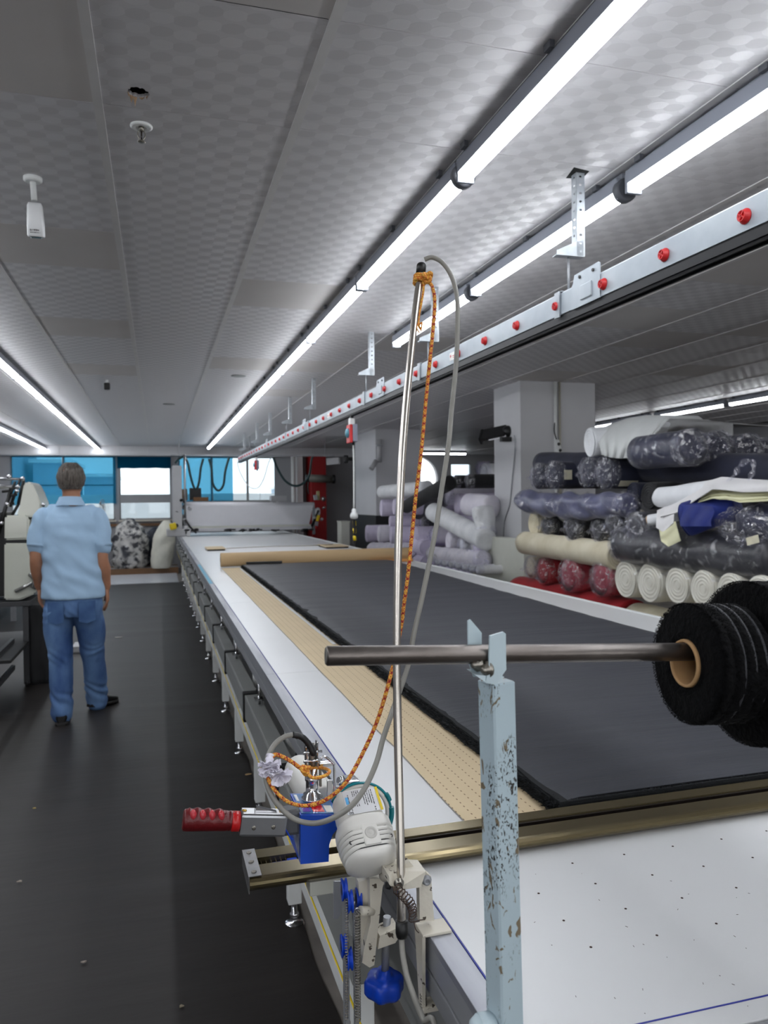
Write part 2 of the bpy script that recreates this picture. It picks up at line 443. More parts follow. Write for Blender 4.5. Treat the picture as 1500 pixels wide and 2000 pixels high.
# pillars
bm = B(); box(bm, 3.72, 4.62, 7.45, 8.12, 0, CE); struct('wall_pillar', bm, M_wall2)
bm = B(); box(bm, 3.72, 4.56, 13.12, 14.6, 0, CE); p2 = struct('wall_pillar', bm, M_wall2)
part('wainscot', M_skirt, p2, lambda bm: box(bm, 3.704, 4.576, 13.104, 14.6, 0, 1.24, .004))
bm = B(); box(bm, aY(607, 900, 17.7).x, aY(635, 900, 17.7).x, 17.62, 18.34, 0, 2.56); struct('wall_red_pillar', bm, M_redw)
# round pillar by the far window
bm = B(); cyl(bm, (3.06, 17.9, 0), (3.06, 17.9, 2.56), .05, n=12); struct('trim_2', bm, M_legw)
bm = B(); box(bm, 3.17, 3.30, 17.98, 18.34, 0, 2.56); struct('trim_3', bm, mat('pale_post', (222, 222, 222), .5))

# ---- windows: frames, panes, sills
M_glass = film('window_glass', (238, 246, 250), gloss=.05, rough=.02, bump=0)
def window(n, x0, x1, z0, z1, bars, mull=(), hw=.03, y=YW):
    w_ = bpy.data.objects.new('window_%d' % n, None); C.objects.link(w_); w_.location = ((x0 + x1) / 2, y, z0); w_['kind'] = 'structure'
    def fr(bm):
        box(bm, x0, x0 + hw, y + .03, y + .09, z0, z1); box(bm, x1 - hw, x1, y + .03, y + .09, z0, z1)
        box(bm, x0, x1, y + .03, y + .09, z1 - hw, z1); box(bm, x0, x1, y + .03, y + .09, z0, z0 + hw)
    part('window_frame', M_frame, w_, fr)
    for z in bars: part('window_bar', M_frame, w_, lambda bm, z=z: box(bm, x0 + hw, x1 - hw, y + .03, y + .09, z[0], z[1]))
    for x in mull: part('mullion', M_frame, w_, lambda bm, x=x: box(bm, x - .025, x + .025, y + .025, y + .095, z0 + hw, z1 - hw))
    xs = [x0 + hw] + list(mull) + [x1 - hw]
    for i in range(len(xs) - 1):
        part('pane', M_glass, w_, lambda bm, i=i: box(bm, xs[i], xs[i + 1], y + .055, y + .061, z0 + hw, z1 - hw))
    part('window_sill', M_sill, w_, lambda bm: box(bm, x0 - .02, x1 + .02, y - .08, y + .03, z0 - .04, z0))
    return w_
def zy(py, x=-.3): return CAMZ + (980 - py) / FPX * (YW * .959 + x * .28)
window(1, -3.07, -.93, ZS, ZT, [(1.90, 1.93)], (-2.0,))
window(2, -.83, .30, ZS, ZT, [(zy(981), zy(965))])
window(3, .47, 2.72, ZS, ZT, [(zy(983), zy(978))], (1.22, 2.05))
# ---- outside: pale ground and blurred blocks across the road
M_out = mat('pale_render_outside', (236, 236, 236), .8)
M_out2 = mat('dark_render_outside', (168, 182, 196), .8)
bm = B(); box(bm, -60, 70, 20.8, 120, -4.1, -4); struct('ground_outside', bm, M_out)
for i, (xa, xb, yy, h) in enumerate(((-11, -7.2, 44, 5.4), (-6.7, -4.8, 47, 4.0), (-4.3, -2.6, 50, 3.3), (3.4, 5.5, 46, 2.0), (8.5, 13, 52, 2.6))):
    t = thing('distant_building', ['flat-roofed block seen faintly through the left blue curtain', 'lower block right of the tallest one behind the blue curtain', 'lowest long block behind the middle of the blue curtain', 'low block across the road seen through the centre window', 'block across the road behind the right window bay'][i], 'building', (xa, yy, -4))
    part('wall', M_out2, t, lambda bm: box(bm, xa, xb, yy, yy + 8, -4, h - .2))
    part('roof', M_out, t, lambda bm: box(bm, xa - .2, xb + .2, yy - .2, yy + 8.2, h - .2, h))
# parapet outside
bm = B(); box(bm, -6, 12, 22.5, 22.7, -4, 1.74); struct('trim_5', bm, M_out)

# ---- blue sheets hung over the windows (translucent film)
def curtain_mat(name, tcol, dcol, f=.5):
    m = bpy.data.materials.new(name); m.use_nodes = True; nt = m.node_tree; N = nt.nodes; L = nt.links
    N.remove(N['Principled BSDF']); t = N.new('ShaderNodeBsdfTransparent'); t.inputs[0].default_value = lin(tcol)
    d = N.new('ShaderNodeBsdfTranslucent'); d.inputs[0].default_value = lin(dcol); e = N.new('ShaderNodeBsdfDiffuse'); e.inputs[0].default_value = lin(dcol)
    a = N.new('ShaderNodeMixShader'); a.inputs[0].default_value = .4; L.new(d.outputs[0], a.inputs[1]); L.new(e.outputs[0], a.inputs[2])
    b = N.new('ShaderNodeMixShader'); b.inputs[0].default_value = f; L.new(t.outputs[0], b.inputs[1]); L.new(a.outputs[0], b.inputs[2]); L.new(b.outputs[0], N['Material Output'].inputs[0])
    return m
M_cur = curtain_mat('blue_film_sheet', (168, 214, 230), (70, 168, 200), .30)
M_cur2 = curtain_mat('teal_cloth', (10, 90, 120), (12, 96, 128), .8)
M_cur3 = curtain_mat('white_film_sheet', (235, 240, 245), (215, 222, 230), .55)
def hang(name, x0, x1, z0, z1, y, m, label, seed, amp=.012, n=30, g='blue sheets over the windows'):
    gr = []
    for i in range(n + 1):
        t = i / n; row = []
        for j in range(9):
            s = j / 8
            row.append(V((x0 + (x1 - x0) * t, y + amp * math.sin(t * (x1 - x0) * 14 + seed) * (.4 + s) + amp * nz((t * 6, s * 3, seed)), z1 + (z0 - z1) * s + .015 * s * nz((t * 5, seed, 2)))))
        gr.append(row)
    bm = B(); sheet(bm, gr, .003); o = obj(name, bm, m); return tag(o, label, 'curtain', g)
hang('window_sheet', -3.03, -2.02, 1.48, 2.55, 18.30, M_cur, 'blue film sheet over the left half of the left window', 1)
hang('window_sheet', -1.98, -.90, 1.50, 2.55, 18.30, M_cur, 'blue film sheet behind and right of the man\'s head', 2)
hang('window_sheet', -.86, .30, 2.29, 2.55, 18.26, M_cur2, 'short teal cloth valance over the middle window', 3, .02)
hang('window_sheet', .47, 1.22, 1.22, 2.55, 18.30, M_cur, 'blue film sheet left in the right window bay, behind the hanging cables', 4)
hang('window_sheet', 1.24, 1.70, 1.22, 2.55, 18.31, M_cur, 'narrow blue film sheet beside the bare bright panes', 5)
# ================================================================== CEILING FITTINGS
M_tubeh = mat('lamp_housing_grey', (142, 146, 156), .45, .2)
M_cap = mat('lamp_joint_grey', (82, 84, 90), .5)
M_led = emis('lit_diffuser', (246, 250, 255), TUBE_STRENGTH)
LZ = CE - .085                 # diffuser axis height
def lamp_proto(L):
    """batten lamp along +Y from its origin (origin = ceiling point over its start)"""
    hs = B(); box(hs, -.033, .033, .004, L - .004, -.070, -.02, .003); box(hs, -.011, .011, .0, L, -.03, -.002)
    df = B()
    pr = []
    for y in (.018, L - .018):
        pr.append([V((-.031 * math.cos(a), y, -.068 - .034 * math.sin(a))) for a in [PI * k / 10 for k in range(11)]])
    loft(df, pr, cap=True)
    cp = B(); box(cp, -.033, .033, -.001, .018, -.105, -.03, .006); cp2 = B(); box(cp2, -.033, .033, L - .018, L + .001, -.105, -.03, .006)
    jn = B(); lathe(jn, (0, -.02, -.07), (0, 1, 0), [(0, .038), (.006, .045), (.034, .045), (.04, .038)], 20)
    sts = []
    for y in (.12, L * .5, L - .12): st = B(); box(st, -.050, -.0335, y, y + .035, -.022, -.001, .002); sts.append(('clip', st, M_cap))
    out = []
    for n_, b_, m_ in (('housing', hs, M_tubeh), ('diffuser', df, M_led), ('end_cap', cp, M_tubeh), ('end_cap', cp2, M_tubeh), ('joint_collar', jn, M_cap), *sts):
        me = bpy.data.meshes.new(n_); bmesh.ops.recalc_face_normals(b_, faces=b_.faces[:]); b_.to_mesh(me); b_.free(); me.materials.append(m_); out.append((n_, me))
    return out
LP = lamp_proto(1.455)
def lamp(x, y, label, group, rz=0., joint=True):
    t = thing('tube_lamp', label, 'lamp', (x, y, CE), group); t.rotation_euler = (0, 0, rz)
    for n_, me in LP:
        if n_ == 'joint_collar' and not joint: continue
        o = bpy.data.objects.new(n_, me); C.objects.link(o); o.parent = t
    return t
ys = [2.63 + 1.466 * k for k in range(-6, 11)]
for k, y in enumerate(ys):
    if y + 1.4 > Y1: continue
    if y < .9: lb, grp = 'lit tube lamp of the central row above the camera, out of sight', 'central row above the camera'
    else: lb, grp = 'lit tube lamp, %s from the near end of the long central row' % ORD[k - 5], 'central row of tube lamps'
    lamp(1.09, y, lb, grp, joint=(y < 2.7))
ys = [5.60 - 1.503 * (k + 1) for k in range(8)]
for k, y in enumerate(ys):
    lb = 'lit tube lamp, %s from the far end of the row beside the overhead rail' % ORD[k] if y > .5 else 'lit tube lamp of the right-hand row above the camera, out of sight'
    lamp(1.745, y, lb, 'right row of tube lamps' if y > .5 else 'right row above the camera', joint=(k < 4))
for k in range(-7, 9):
    y = 4.85 + 1.466 * k
    lamp(-1.24, y, ('lit tube lamp, %s from the near end of the row left of the aisle' % ORD[k - 1]) if k > 0 else 'lit tube lamp of the aisle row, left of the picture edge', 'row of tube lamps left of the aisle' if k > 0 else 'aisle row lamps outside the picture', joint=False)
for k in range(-10, 4):
    y = 12.18 + 1.466 * k
    lamp(-2.34, y, ('lit tube lamp at the left picture edge, %s from the windows' % ORD[3 - k]) if k >= 0 else 'lit tube lamp of the far left row, outside the picture', 'far left row of tube lamps' if k >= 0 else 'far left lamps outside the picture', joint=False)
for k, y in enumerate((6.72, 8.25, 9.84)):
    lamp(7.03, y, ['nearest lit tube lamp over the back of the fabric store, cut by the picture edge', 'lit tube lamp right above the draped grey cloth', 'short-looking lit tube lamp between the pillar and the white draped roll'][k], 'tube lamps over the fabric store', joint=False)
lamp(7.72, 18.6, 'lit tube lamp hanging crosswise in front of the round fan opening', None, PI / 2, False)
for k in range(4): lamp(7.03, .3 + 1.5 * k, 'lit tube lamp of the store row beyond the right picture edge', 'store lamps outside the picture', joint=False)

# sprinkler head
M_nick = mat('nickel', (150, 146, 138), .3, .9)
p = aZ(276, 246, CE)
t = thing('sprinkler', 'small ceiling sprinkler with white rosette below the broken hole', 'sprinkler', (p.x, p.y, CE))
part('rosette', M_legw, t, lambda bm: lathe(bm, (p.x, p.y, CE), (0, 0, -1), [(0, .036), (.004, .036), (.008, .03), (.009, .02), (.004, .018)], 28))
def spr(bm):
    cyl(bm, p + V((0, 0, 0)), p + V((0, 0, -.018)), .009, .007)
    tube(bm, spl([p + V((.008, 0, -.016)), p + V((.012, 0, -.03)), p + V((.004, 0, -.048))], 4), .0022, 6)
    tube(bm, spl([p + V((-.008, 0, -.016)), p + V((-.012, 0, -.03)), p + V((-.004, 0, -.048))], 4), .0022, 6)
    cyl(bm, p + V((0, 0, -.046)), p + V((0, 0, -.052)), .004)
part('frame_arms', M_nick, t, spr)
part('deflector', M_nick, t, lambda bm: lathe(bm, p + V((0, 0, -.052)), (0, 0, -1), [(0, .013), (.002, .013), (.003, .004)], 20))
part('glass_bulb', mat('dark_bulb', (40, 22, 18), .2), t, lambda bm: cyl(bm, p + V((0, 0, -.018)), p + V((0, 0, -.046)), .0025))

# bullet security camera
p = aZ(64, 347, CE)
t = thing('security_camera', 'white bullet security camera on a ceiling stalk, top left', 'camera', (p.x, p.y, CE))
part('mount_plate', M_legw, t, lambda bm: lathe(bm, p, (0, 0, -1), [(0, .034), (.012, .034), (.018, .026)], 24))
part('stalk', M_legw, t, lambda bm: cyl(bm, p + V((0, 0, -.014)), p + V((.004, 0, -.088)), .011, .011))
hd = (aY(70, 424, p.y - .05) - aY(65, 385, p.y + .03)).normalized()
hc = p + V((.004, .01, -.098))
def cam_body(bm):
    e = V((0, .25, -.97)).normalized(); u = V((1, 0, 0)); v = e.cross(u)
    def sq(c, a, b_): return [V(c) + u * (a * (abs(math.cos(k)) ** .5) * (1 if math.cos(k) > 0 else -1)) + v * (b_ * (abs(math.sin(k)) ** .5) * (1 if math.sin(k) > 0 else -1)) for k in [2 * PI * i / 24 + .01 for i in range(24)]]
    c0 = hc - e * .005
    loft(bm, [sq(c0, .022, .02), sq(c0 + e * .01, .027, .025), sq(c0 + e * .08, .031, .029), sq(c0 + e * .12, .031, .029), sq(c0 + e * .124, .028, .026)])
part('camera_body', mat('camera_white', (222, 223, 224), .35), t, cam_body)
e_ = V((0, .25, -.97)).normalized()
part('lens_rim', mat('lens_teal', (10, 60, 66), .15), t, lambda bm: cyl(bm, hc + e_ * .1195, hc + e_ * .124, .022))
def texts(bm_parent, s, loc, rot, size, m, name='lettering', align='CENTER', ext=.0003):
    cu = bpy.data.curves.new(name, 'FONT'); cu.body = s; cu.size = size; cu.align_x = align; cu.extrude = ext
    o = bpy.data.objects.new(name, cu); C.objects.link(o)
    dg = bpy.context.evaluated_depsgraph_get(); me = bpy.data.meshes.new_from_object(o.evaluated_get(dg))
    bpy.data.objects.remove(o); me.materials.clear(); me.materials.append(m)
    q = bpy.data.objects.new(name, me); C.objects.link(q); q.parent = bm_parent; q.location = V(loc) - rootloc(bm_parent)
    q.rotation_mode = 'QUATERNION'; q.rotation_quaternion = rot.to_quaternion(); return q
M_ink = mat('black_ink', (30, 30, 32), .6)
# basis: text x along +X, text up = -e, normal towards viewer
nrm = (V((0, -1, 0)) + e_ * -V((0, -1, 0)).dot(e_)).normalized()
up_ = -e_; xx = up_.cross(nrm); rot = Matrix((xx, up_, nrm)).transposed()
def print_marks(bm, o, ux, uy, n_, rows_, seed, gap=.25):
    """fine print too small to read: short dark strokes. rows_: (x0, x1, y, height)"""
    rnd = random.Random(seed)
    for x0, x1, y, h in rows_:
        x = x0
        while x < x1:
            w_ = min(h * rnd.uniform(.25, .7), x1 - x); obox(bm, o + ux * (x + w_ / 2) + uy * y, ux, uy, w_, h * rnd.uniform(.7, 1), .0003); x += w_ + h * rnd.uniform(.15, .3) + (h * .7 if rnd.random() < gap else 0)
q_ = part('maker_print', M_ink, t, lambda bm: print_marks(bm, hc + e_ * .098 + nrm * .0292, xx, up_, nrm, [(-.018, -.011, .002, .008), (-.008, .015, .003, .007), (-.018, .018, -.006, .0035)], 3, .05)); q_['kind'] = 'stuff'

# small black ceiling sensor far along the aisle
p = aZ(209, 742, CE)
t = thing('ceiling_sensor', 'small black dome sensor hanging from the ceiling far down the aisle', 'sensor', (p.x, p.y, CE))
part('stem', M_legw, t, lambda bm: cyl(bm, p, p + V((0, 0, -.03)), .012))
part('housing', M_black, t, lambda bm: box(bm, p.x - .03, p.x + .03, p.y - .03, p.y + .03, CE - .10, CE - .03, .012))
# round speaker grilles far away
for px, py, lb in ((466, 734, 'round flush ceiling speaker grille beside the central lamp row'), (330, 789, 'round flush ceiling speaker grille further down the aisle')):
    q = aZ(px, py, CE)
    bm = B(); lathe(bm, q, (0, 0, -1), [(0, .075), (.005, .075), (.008, .06), (.006, .03), (.006, 0)], 24)
    tag(obj('speaker_grille', bm, M_duct), lb, 'speaker')

# ---- busbar trunking with red caps, brackets
TXF = 1.49
def tz(y): return .0055 * (y - 1.6)
M_trk = mat('zinc_trunking', (176, 184, 190), .42, .35, col2=(160, 168, 176), vscale=7, bump=.03, bscale=18)
M_trkd = mat('dark_trunking_rail', (40, 40, 42), .4, .4)
trk = thing('overhead_trunking', 'long grey overhead power rail with a row of red caps', 'power rail', (1.515, 1.6, 2.2))
secs = [(-1.2, 2.36), (2.36, 5.16), (5.16, 8.0), (8.0, 10.9), (10.9, 15.0)]
for a, b_ in secs:
    def body(bm, a=a, b_=b_):
        for (xa, xb, z0, z1) in ((TXF, TXF + .052, 2.215, 2.300),):
            r0 = [V((xa, a, z0 + tz(a))), V((xb, a, z0 + tz(a))), V((xb, a, z1 + tz(a))), V((xa + .006, a, z1 + tz(a))), V((xa, a, z1 - .006 + tz(a)))]
            r1 = [q + V((0, b_ - a, tz(b_) - tz(a))) for q in r0]
            loft(bm, [r0, r1], smooth=False)
    part('trunking_section', M_trk, trk, body)
    def rail(bm, a=a, b_=b_):
        r0 = [V((TXF + .004, a, 2.184 + tz(a))), V((TXF + .056, a, 2.184 + tz(a))), V((TXF + .056, a, 2.2145 + tz(a))), V((TXF + .004, a, 2.2145 + tz(a)))]
        loft(bm, [r0, [q + V((0, b_ - a, tz(b_) - tz(a))) for q in r0]], smooth=False)
        for xo in (.012, .044):
            r0 = [V((TXF + xo, a, 2.176 + tz(a))), V((TXF + xo + .006, a, 2.176 + tz(a))), V((TXF + xo + .006, a, 2.184 + tz(a))), V((TXF + xo, a, 2.184 + tz(a)))]
            loft(bm, [r0, [q + V((0, b_ - a, tz(b_) - tz(a))) for q in r0]], smooth=False)
    part('lower_rail', M_trkd, trk, rail)
cp = B()
lathe(cp, (0, 0, 0), (-1, 0, 0), [(0, .0205), (.004, .0205), (.006, .0165), (.016, .015), (.017, .0125), (.0135, .012), (.0135, 0)], 22)
box(cp, -.0165, -.013, -.0125, .0125, -.0018, .0018); box(cp, -.0165, -.013, -.0018, .0018, -.0125, .0125)
cme = bpy.data.meshes.new('red_cap'); bmesh.ops.recalc_face_normals(cp, faces=cp.faces[:]); cp.to_mesh(cme); cp.free(); cme.materials.append(M_red)
y = 1.67 - .333 * 6
while y < 14.9:
    yy = y + (.0 if abs(y - 2.6) > .2 else -.01)
    instance('red_cap', cme, trk, (TXF, yy, 2.252 + tz(yy)), rot=(.6, 0, 0)); y += .3335
def coupler(yc):
    def f(bm):
        z = tz(yc)
        prism(bm, [V((TXF - .004, yc, 2.212 + z)), V((TXF - .004, yc + .19, 2.212 + z)), V((TXF - .004, yc + .19, 2.298 + z)), V((TXF - .004, yc + .18, 2.305 + z)), V((TXF - .004, yc + .17, 2.335 + z)), V((TXF - .004, yc + .01, 2.338 + z)), V((TXF - .004, yc, 2.332 + z))], (.0035, 0, 0))
        box(bm, TXF - .009, TXF - .002, yc + .05, yc + .125, 2.232 + z, 2.285 + z, .003)
    part('coupling_plate', M_trk, trk, f)
    for dy in (.04, .13): part('bolt', M_black, trk, lambda bm, dy=dy: cyl(bm, (TXF - .009, yc + dy, 2.318 + tz(yc)), (TXF + .01, yc + dy, 2.318 + tz(yc)), .006, n=8))
for yc in (2.36, 5.02, 7.9, 10.8): coupler(yc)
M_stick = mat('white_sticker', (226, 226, 222), .5)
for yc in (3.70, 6.75):
    z = tz(yc)
    s_ = part('sticker', M_stick, trk, lambda bm: box(bm, TXF - .0012, TXF - .0002, yc, yc + .1, 2.235 + z, 2.275 + z))
    part('sticker_print', M_red, s_, lambda bm: (cyl(bm, (TXF - .0018, yc + .085, 2.258 + z), (TXF - .0012, yc + .085, 2.258 + z), .008, n=12), box(bm, TXF - .0018, TXF - .0012, yc + .02, yc + .06, 2.253 + z, 2.257 + z), box(bm, TXF - .0018, TXF - .0012, yc + .02, yc + .055, 2.244 + z, 2.247 + z)))
# brackets: perforated angle, cantilever foot, rod, rail clip. One thing each.
def bracket_meshes():
    def strip(bm, axis, w, L, holes):
        # perforated strip in plane; axis 'x' -> plate lies in XZ, 'y' -> in YZ
        n = int(L / .031); h = L / n; r = .0062
        for i in range(n):
            z1 = -i * h; z0 = z1 - h; zc = (z0 + z1) / 2
            out = [V((0, z0, 0)), V((w, z0, 0)), V((w, zc, 0)), V((w, z1, 0)), V((0, z1, 0)), V((0, zc, 0))]
            ctr = V((w / 2, zc, 0)); ang = [math.atan2(q.y - ctr.y, q.x - ctr.x) for q in out]
            inn = [ctr + V((r * math.cos(a), r * math.sin(a), 0)) for a in ang]
            for dz in (0, .0022):
                pass
            def map_(q, d): return V((q.x, d, q.y)) if axis == 'x' else V((d, q.x, q.y))
            rings = [[map_(q, 0) for q in inn], [map_(q, 0) for q in out], [map_(q, .0022) for q in out], [map_(q, .0022) for q in inn], [map_(q, 0) for q in inn]]
            loft(bm, rings, cap=False, smooth=False)
    bm = B(); strip(bm, 'x', .036, .32, True); strip(bm, 'y', .036, .32, True)
    me = bpy.data.meshes.new('perforated_angle'); bmesh.ops.recalc_face_normals(bm, faces=bm.faces[:]); bm.to_mesh(me); bm.free(); me.materials.append(M_galv)
    bm = B()
    prism(bm, [V((.03, .0, -.32)), V((-.085, .0, -.32)), V((-.085, .0, -.305)), V((-.0, .0, -.265)), V((.03, .0, -.262))], (0, .002, 0))
    box(bm, -.085, .034, 0, .036, -.322, -.3195)
    m2 = bpy.data.meshes.new('cantilever_foot'); bm.to_mesh(m2); bm.free(); m2.materials.append(M_galv)
    return me, m2
BA, BF = bracket_meshes()
bys = [(2.636, 1.56), (4.268, 1.57), (5.532, 1.53), (7.744, 1.53), (9.213, 1.53), (10.92, 1.53), (12.32, 1.52), (14.2, 1.52)]
for k, (y, x) in enumerate(bys):
    t = thing('trunking_bracket', 'perforated steel hanger bracket, %s from the near end of the overhead rail' % ORD[k], 'bracket', (x, y, CE), 'hanger brackets')
    instance('perforated_angle', BA, t, (x, y, CE + .001)); instance('cantilever_foot', BF, t, (x, y, CE))
    zt = 2.302 + tz(y)
    part('rod', M_rim, t, lambda bm: cyl(bm, (x - .025, y + .018, CE - .318), (x - .025, y + .018, zt), .005, n=8))
    part('rail_clip', M_galv, t, lambda bm: (box(bm, TXF - .008, TXF - .002, y + .0, y + .036, 2.205 + tz(y), zt + .004), box(bm, TXF - .008, TXF + .06, y, y + .036, zt + .001, zt + .004)))
    if k == 0: part('ceiling_opening', M_back, t, lambda bm: prism(bm, [V((x - .03, y - .035, CE + .0005)), V((x + .045, y - .02, CE + .0005)), V((x + .055, y + .05, CE + .0005)), V((x - .01, y + .06, CE + .0005))], (0, 0, -.0012)))
# plug-in switch boxes under the rail
def switchbox(y, x, label, cord):
    z = 2.176 + tz(y)
    t = thing('switch_box', label, 'switch box', (x, y, z - .26))
    part('hook', M_black, t, lambda bm: box(bm, x - .012, x + .012, y - .02, y + .02, z - .02, z - .0005, .002))
    part('white_lug', M_legw, t, lambda bm: box(bm, x - .02, x + .02, y - .03, y + .03, z - .075, z - .02, .005))
    part('housing', mat('switch_grey', (128, 130, 146), .45), t, lambda bm: box(bm, x - .005, x + .035, y - .06, y + .06, z - .21, z - .07, .005))
    part('red_front', M_red, t, lambda bm: box(bm, x - .03, x - .0055, y - .06, y + .06, z - .22, z - .072, .006))
    part('blue_cover', mat('teal_cover', (90, 150, 170), .25), t, lambda bm: ball(bm, (x - .032, y, z - .14), .04, .55, 1, 1))
    part('gland', M_black, t, lambda bm: cyl(bm, (x + .012, y, z - .21), (x + .012, y, z - .235), .014, .01))
    return t
t = switchbox(6.05, 1.515, 'grey and red plug-in switch box hanging under the overhead rail, right of the bent cable', True)
zt = 2.176 + tz(6.05)
t2 = thing('hanging_power_lead', 'white power lead hanging straight down from the red switch box, its end black and yellow', 'cable', (1.527, 6.05, 1.16))
part('lead', M_legw, t2, lambda bm: tube(bm, spl([V((1.527, 6.05, zt - .235)), V((1.530, 6.05, 1.8)), V((1.527, 6.05, 1.45))], 6), .007, 8))
part('plug', M_legw, t2, lambda bm: lathe(bm, (1.527, 6.05, 1.45), (0, 0, -1), [(0, .01), (.012, .02), (.03, .018), (.038, .028), (.06, .034), (.078, .03), (.085, .012)], 16))
part('sheathed_cable', M_black, t2, lambda bm: tube(bm, spl([V((1.527, 6.05, 1.38)), V((1.535, 6.06, 1.2)), V((1.532, 6.06, 1.19)), V((1.53, 6.06, 1.16))], 8), .012, 8))
for z in (1.33, 1.27, 1.21): part('yellow_band', M_yellow, t2, lambda bm, z=z: tube(bm, [V((1.531, 6.06, z + .02)), V((1.534, 6.06, z - .02))], .0145, 8))
switchbox(12.3, 1.515, 'small far red switch box under the end of the overhead rail, against the bright window', False)
# ================================================================== CUTTING TABLE
TZ, TX0, TX1, TYA, TYB = .88, .372, 2.53, .762, 16.3
table = thing('cutting_table', 'very long white laminate cutting table with steel rim running to the far windows', 'table', (1.45, 8.5, 0))
seams = [TYA, 2.83, 4.9, 6.97, 9.04, 11.11, 13.18, 15.25, TYB]
for a, b_ in zip(seams, seams[1:]):
    part('tabletop', M_white, table, lambda bm: box(bm, .412, TX1 - .008, a + .0008, b_ - .0008, TZ - .025, TZ, .0012))
    part('steel_rim', M_steel, table, lambda bm: box(bm, TX0, .4085, a, b_ - .001, TZ - .012, TZ + .0006, .001))
    def rf(bm):
        box(bm, TX0 + .001, .392, a, b_, TZ - .052, TZ - .012, .002)
        box(bm, TX0 + .007, .392, a, b_, TZ - .058, TZ - .052)
        box(bm, TX0 + .001, .392, a, b_, TZ - .090, TZ - .058, .002)
    part('rim_profile', M_rim, table, rf)
    part('far_rim', M_legw, table, lambda bm: box(bm, TX1 - .008, TX1 + .014, a, b_, TZ - .06, TZ + .006, .003))
M_line = mat('blue_marking_tape', (32, 44, 140), .5)
part('blue_line', M_line, table, lambda bm: box(bm, .4095, .4118, TYA, 6.0, TZ - .002, TZ + .0004))
pa, pb = aZ(1282, 2000, TZ), aZ(1500, 1951, TZ)
part('blue_line', M_line, table, lambda bm: obox(bm, V((1.1, (pa.y + pb.y) / 2, TZ + .0004)), pb - pa, (0, 1, 0), 1.6, .0022, .0006))
part('blue_tape', mat('pale_blue_tape', (60, 150, 180), .45), table, lambda bm: box(bm, .376, .404, 6.1, 8.0, TZ + .0006, TZ + .0014), 'strip of light blue tape on the steel rim')
part('front_rim', M_rim, table, lambda bm: box(bm, TX0, TX1, TYA - .018, TYA - .001, TZ - .09, TZ - .001, .003))
M_hole = mat('drilled_hole', (48, 26, 18), .9)
hb = B(); lathe(hb, (0, 0, 0), (0, 0, 1), [(0, .0021), (.0005, .0019), (.0005, .0012), (.0002, .0003)], 10)
hme = bpy.data.meshes.new('hole'); hb.to_mesh(hme); hb.free(); hme.materials.append(M_hole)
for px, py in ((1118, 1686), (1219, 1669), (1314, 1653), (1409, 1639), (1163, 1726), (1274, 1709), (1374, 1692), (1470, 1675), (1052, 1745), (1222, 1775), (1332, 1754), (1438, 1734), (1101, 1798), (1283, 1827), (1399, 1804), (1154, 1850), (1011, 1702), (1497, 1623)):
    q = aZ(px, py, TZ); instance('hole', hme, table, (q.x, q.y, TZ))
def crumbs(bm):
    rnd = random.Random(2)
    for _ in range(26):
        q = aZ(rnd.uniform(1030, 1480), rnd.uniform(1700, 1980), TZ)
        if not (.45 < q.x < 2.4): continue
        a = rnd.uniform(0, 3)
        obox(bm, q + V((0, 0, .0003)), (math.cos(a), math.sin(a), 0), (0, 0, 1), rnd.uniform(.0008, .004), .0004, .0005)
f_ = part('table_scuffs', M_hole, table, crumbs); f_['kind'] = 'stuff'
# legs
def leg(y, x=.447):
    l = part('leg', M_legw, table, lambda bm: box(bm, x - .024, x + .024, y - .024, y + .024, .085, TZ - .03, .004))
    part('levelling_foot', M_chrome, l, lambda bm: lathe(bm, (x, y, 0), (0, 0, 1), [(0, .038), (.008, .038), (.014, .03), (.018, .014), (.03, .012), (.034, .017), (.046, .017), (.05, .011), (.085, .010)], 20))
    return l
y = .78
while y < 16.2:
    leg(y); leg(y, 2.44)
    part('cross_rail', M_legw, table, lambda bm: box(bm, .4715, 2.4155, y - .02, y + .02, .70, .74, .003))
    y += .9655
part('lower_rail', M_legw, table, lambda bm: box(bm, .436, .460, .81, 16.2, .235, .285, .003))
part('upper_rail', M_legw, table, lambda bm: box(bm, .395, .423, .80, 16.2, TZ - .07, TZ - .026, .003))
# grey cable duct outside the legs with black straps
y = 1.42; k = 0
DX0, DX1, DZ0, DZ1 = .345, .405, .585, .690
while y < 15.8:
    ln = .96 if y > .9 else .6
    part('duct_section', M_duct, table, lambda bm: (box(bm, DX0, DX1, y, y + ln - .02, DZ0, DZ1, .004), box(bm, DX0 - .0015, DX1 + .0015, y, y + ln - .02, DZ1 - .012, DZ1 - .006)))
    def strap(bm):
        yy = y + ln - .03
        box(bm, DX0 - .006, DX1 + .006, yy, yy + .04, DZ1 + .0005, DZ1 + .008, .002); box(bm, DX0 - .006, DX0 - .0017, yy, yy + .04, DZ0 - .01, DZ1 + .002, .001)
        box(bm, DX0 - .006, DX1 + .006, yy, yy + .04, DZ0 - .012, DZ0 - .0005, .001)
        tube(bm, spl([V((DX1 - .01, yy + .02, DZ1 + .006)), V((DX1 + .0, yy + .03, DZ1 + .03)), V((DX1 + .01, yy + .02, DZ1 + .06)), V((DX1 + .012, yy - .03, DZ1 + .08))], 4), .005, 6)
    part('strap', M_black, table, strap)
    part('hanger_bolt', M_chrome, table, lambda bm: (cyl(bm, (.385, y + ln - .2, DZ1 + .001), (.385, y + ln - .2, TZ - .09), .006, n=8), box(bm, .365, .404, y + ln - .225, y + ln - .175, DZ1 + .02, DZ1 + .026)))
    y += ln
part('yellow_cable', M_yellow, table, lambda bm: tube(bm, [V((.341, .85, .562)), V((.341, 4.0, .562)), V((.341, 9.0, .563)), V((.341, 15.5, .562))], .0022, 6))
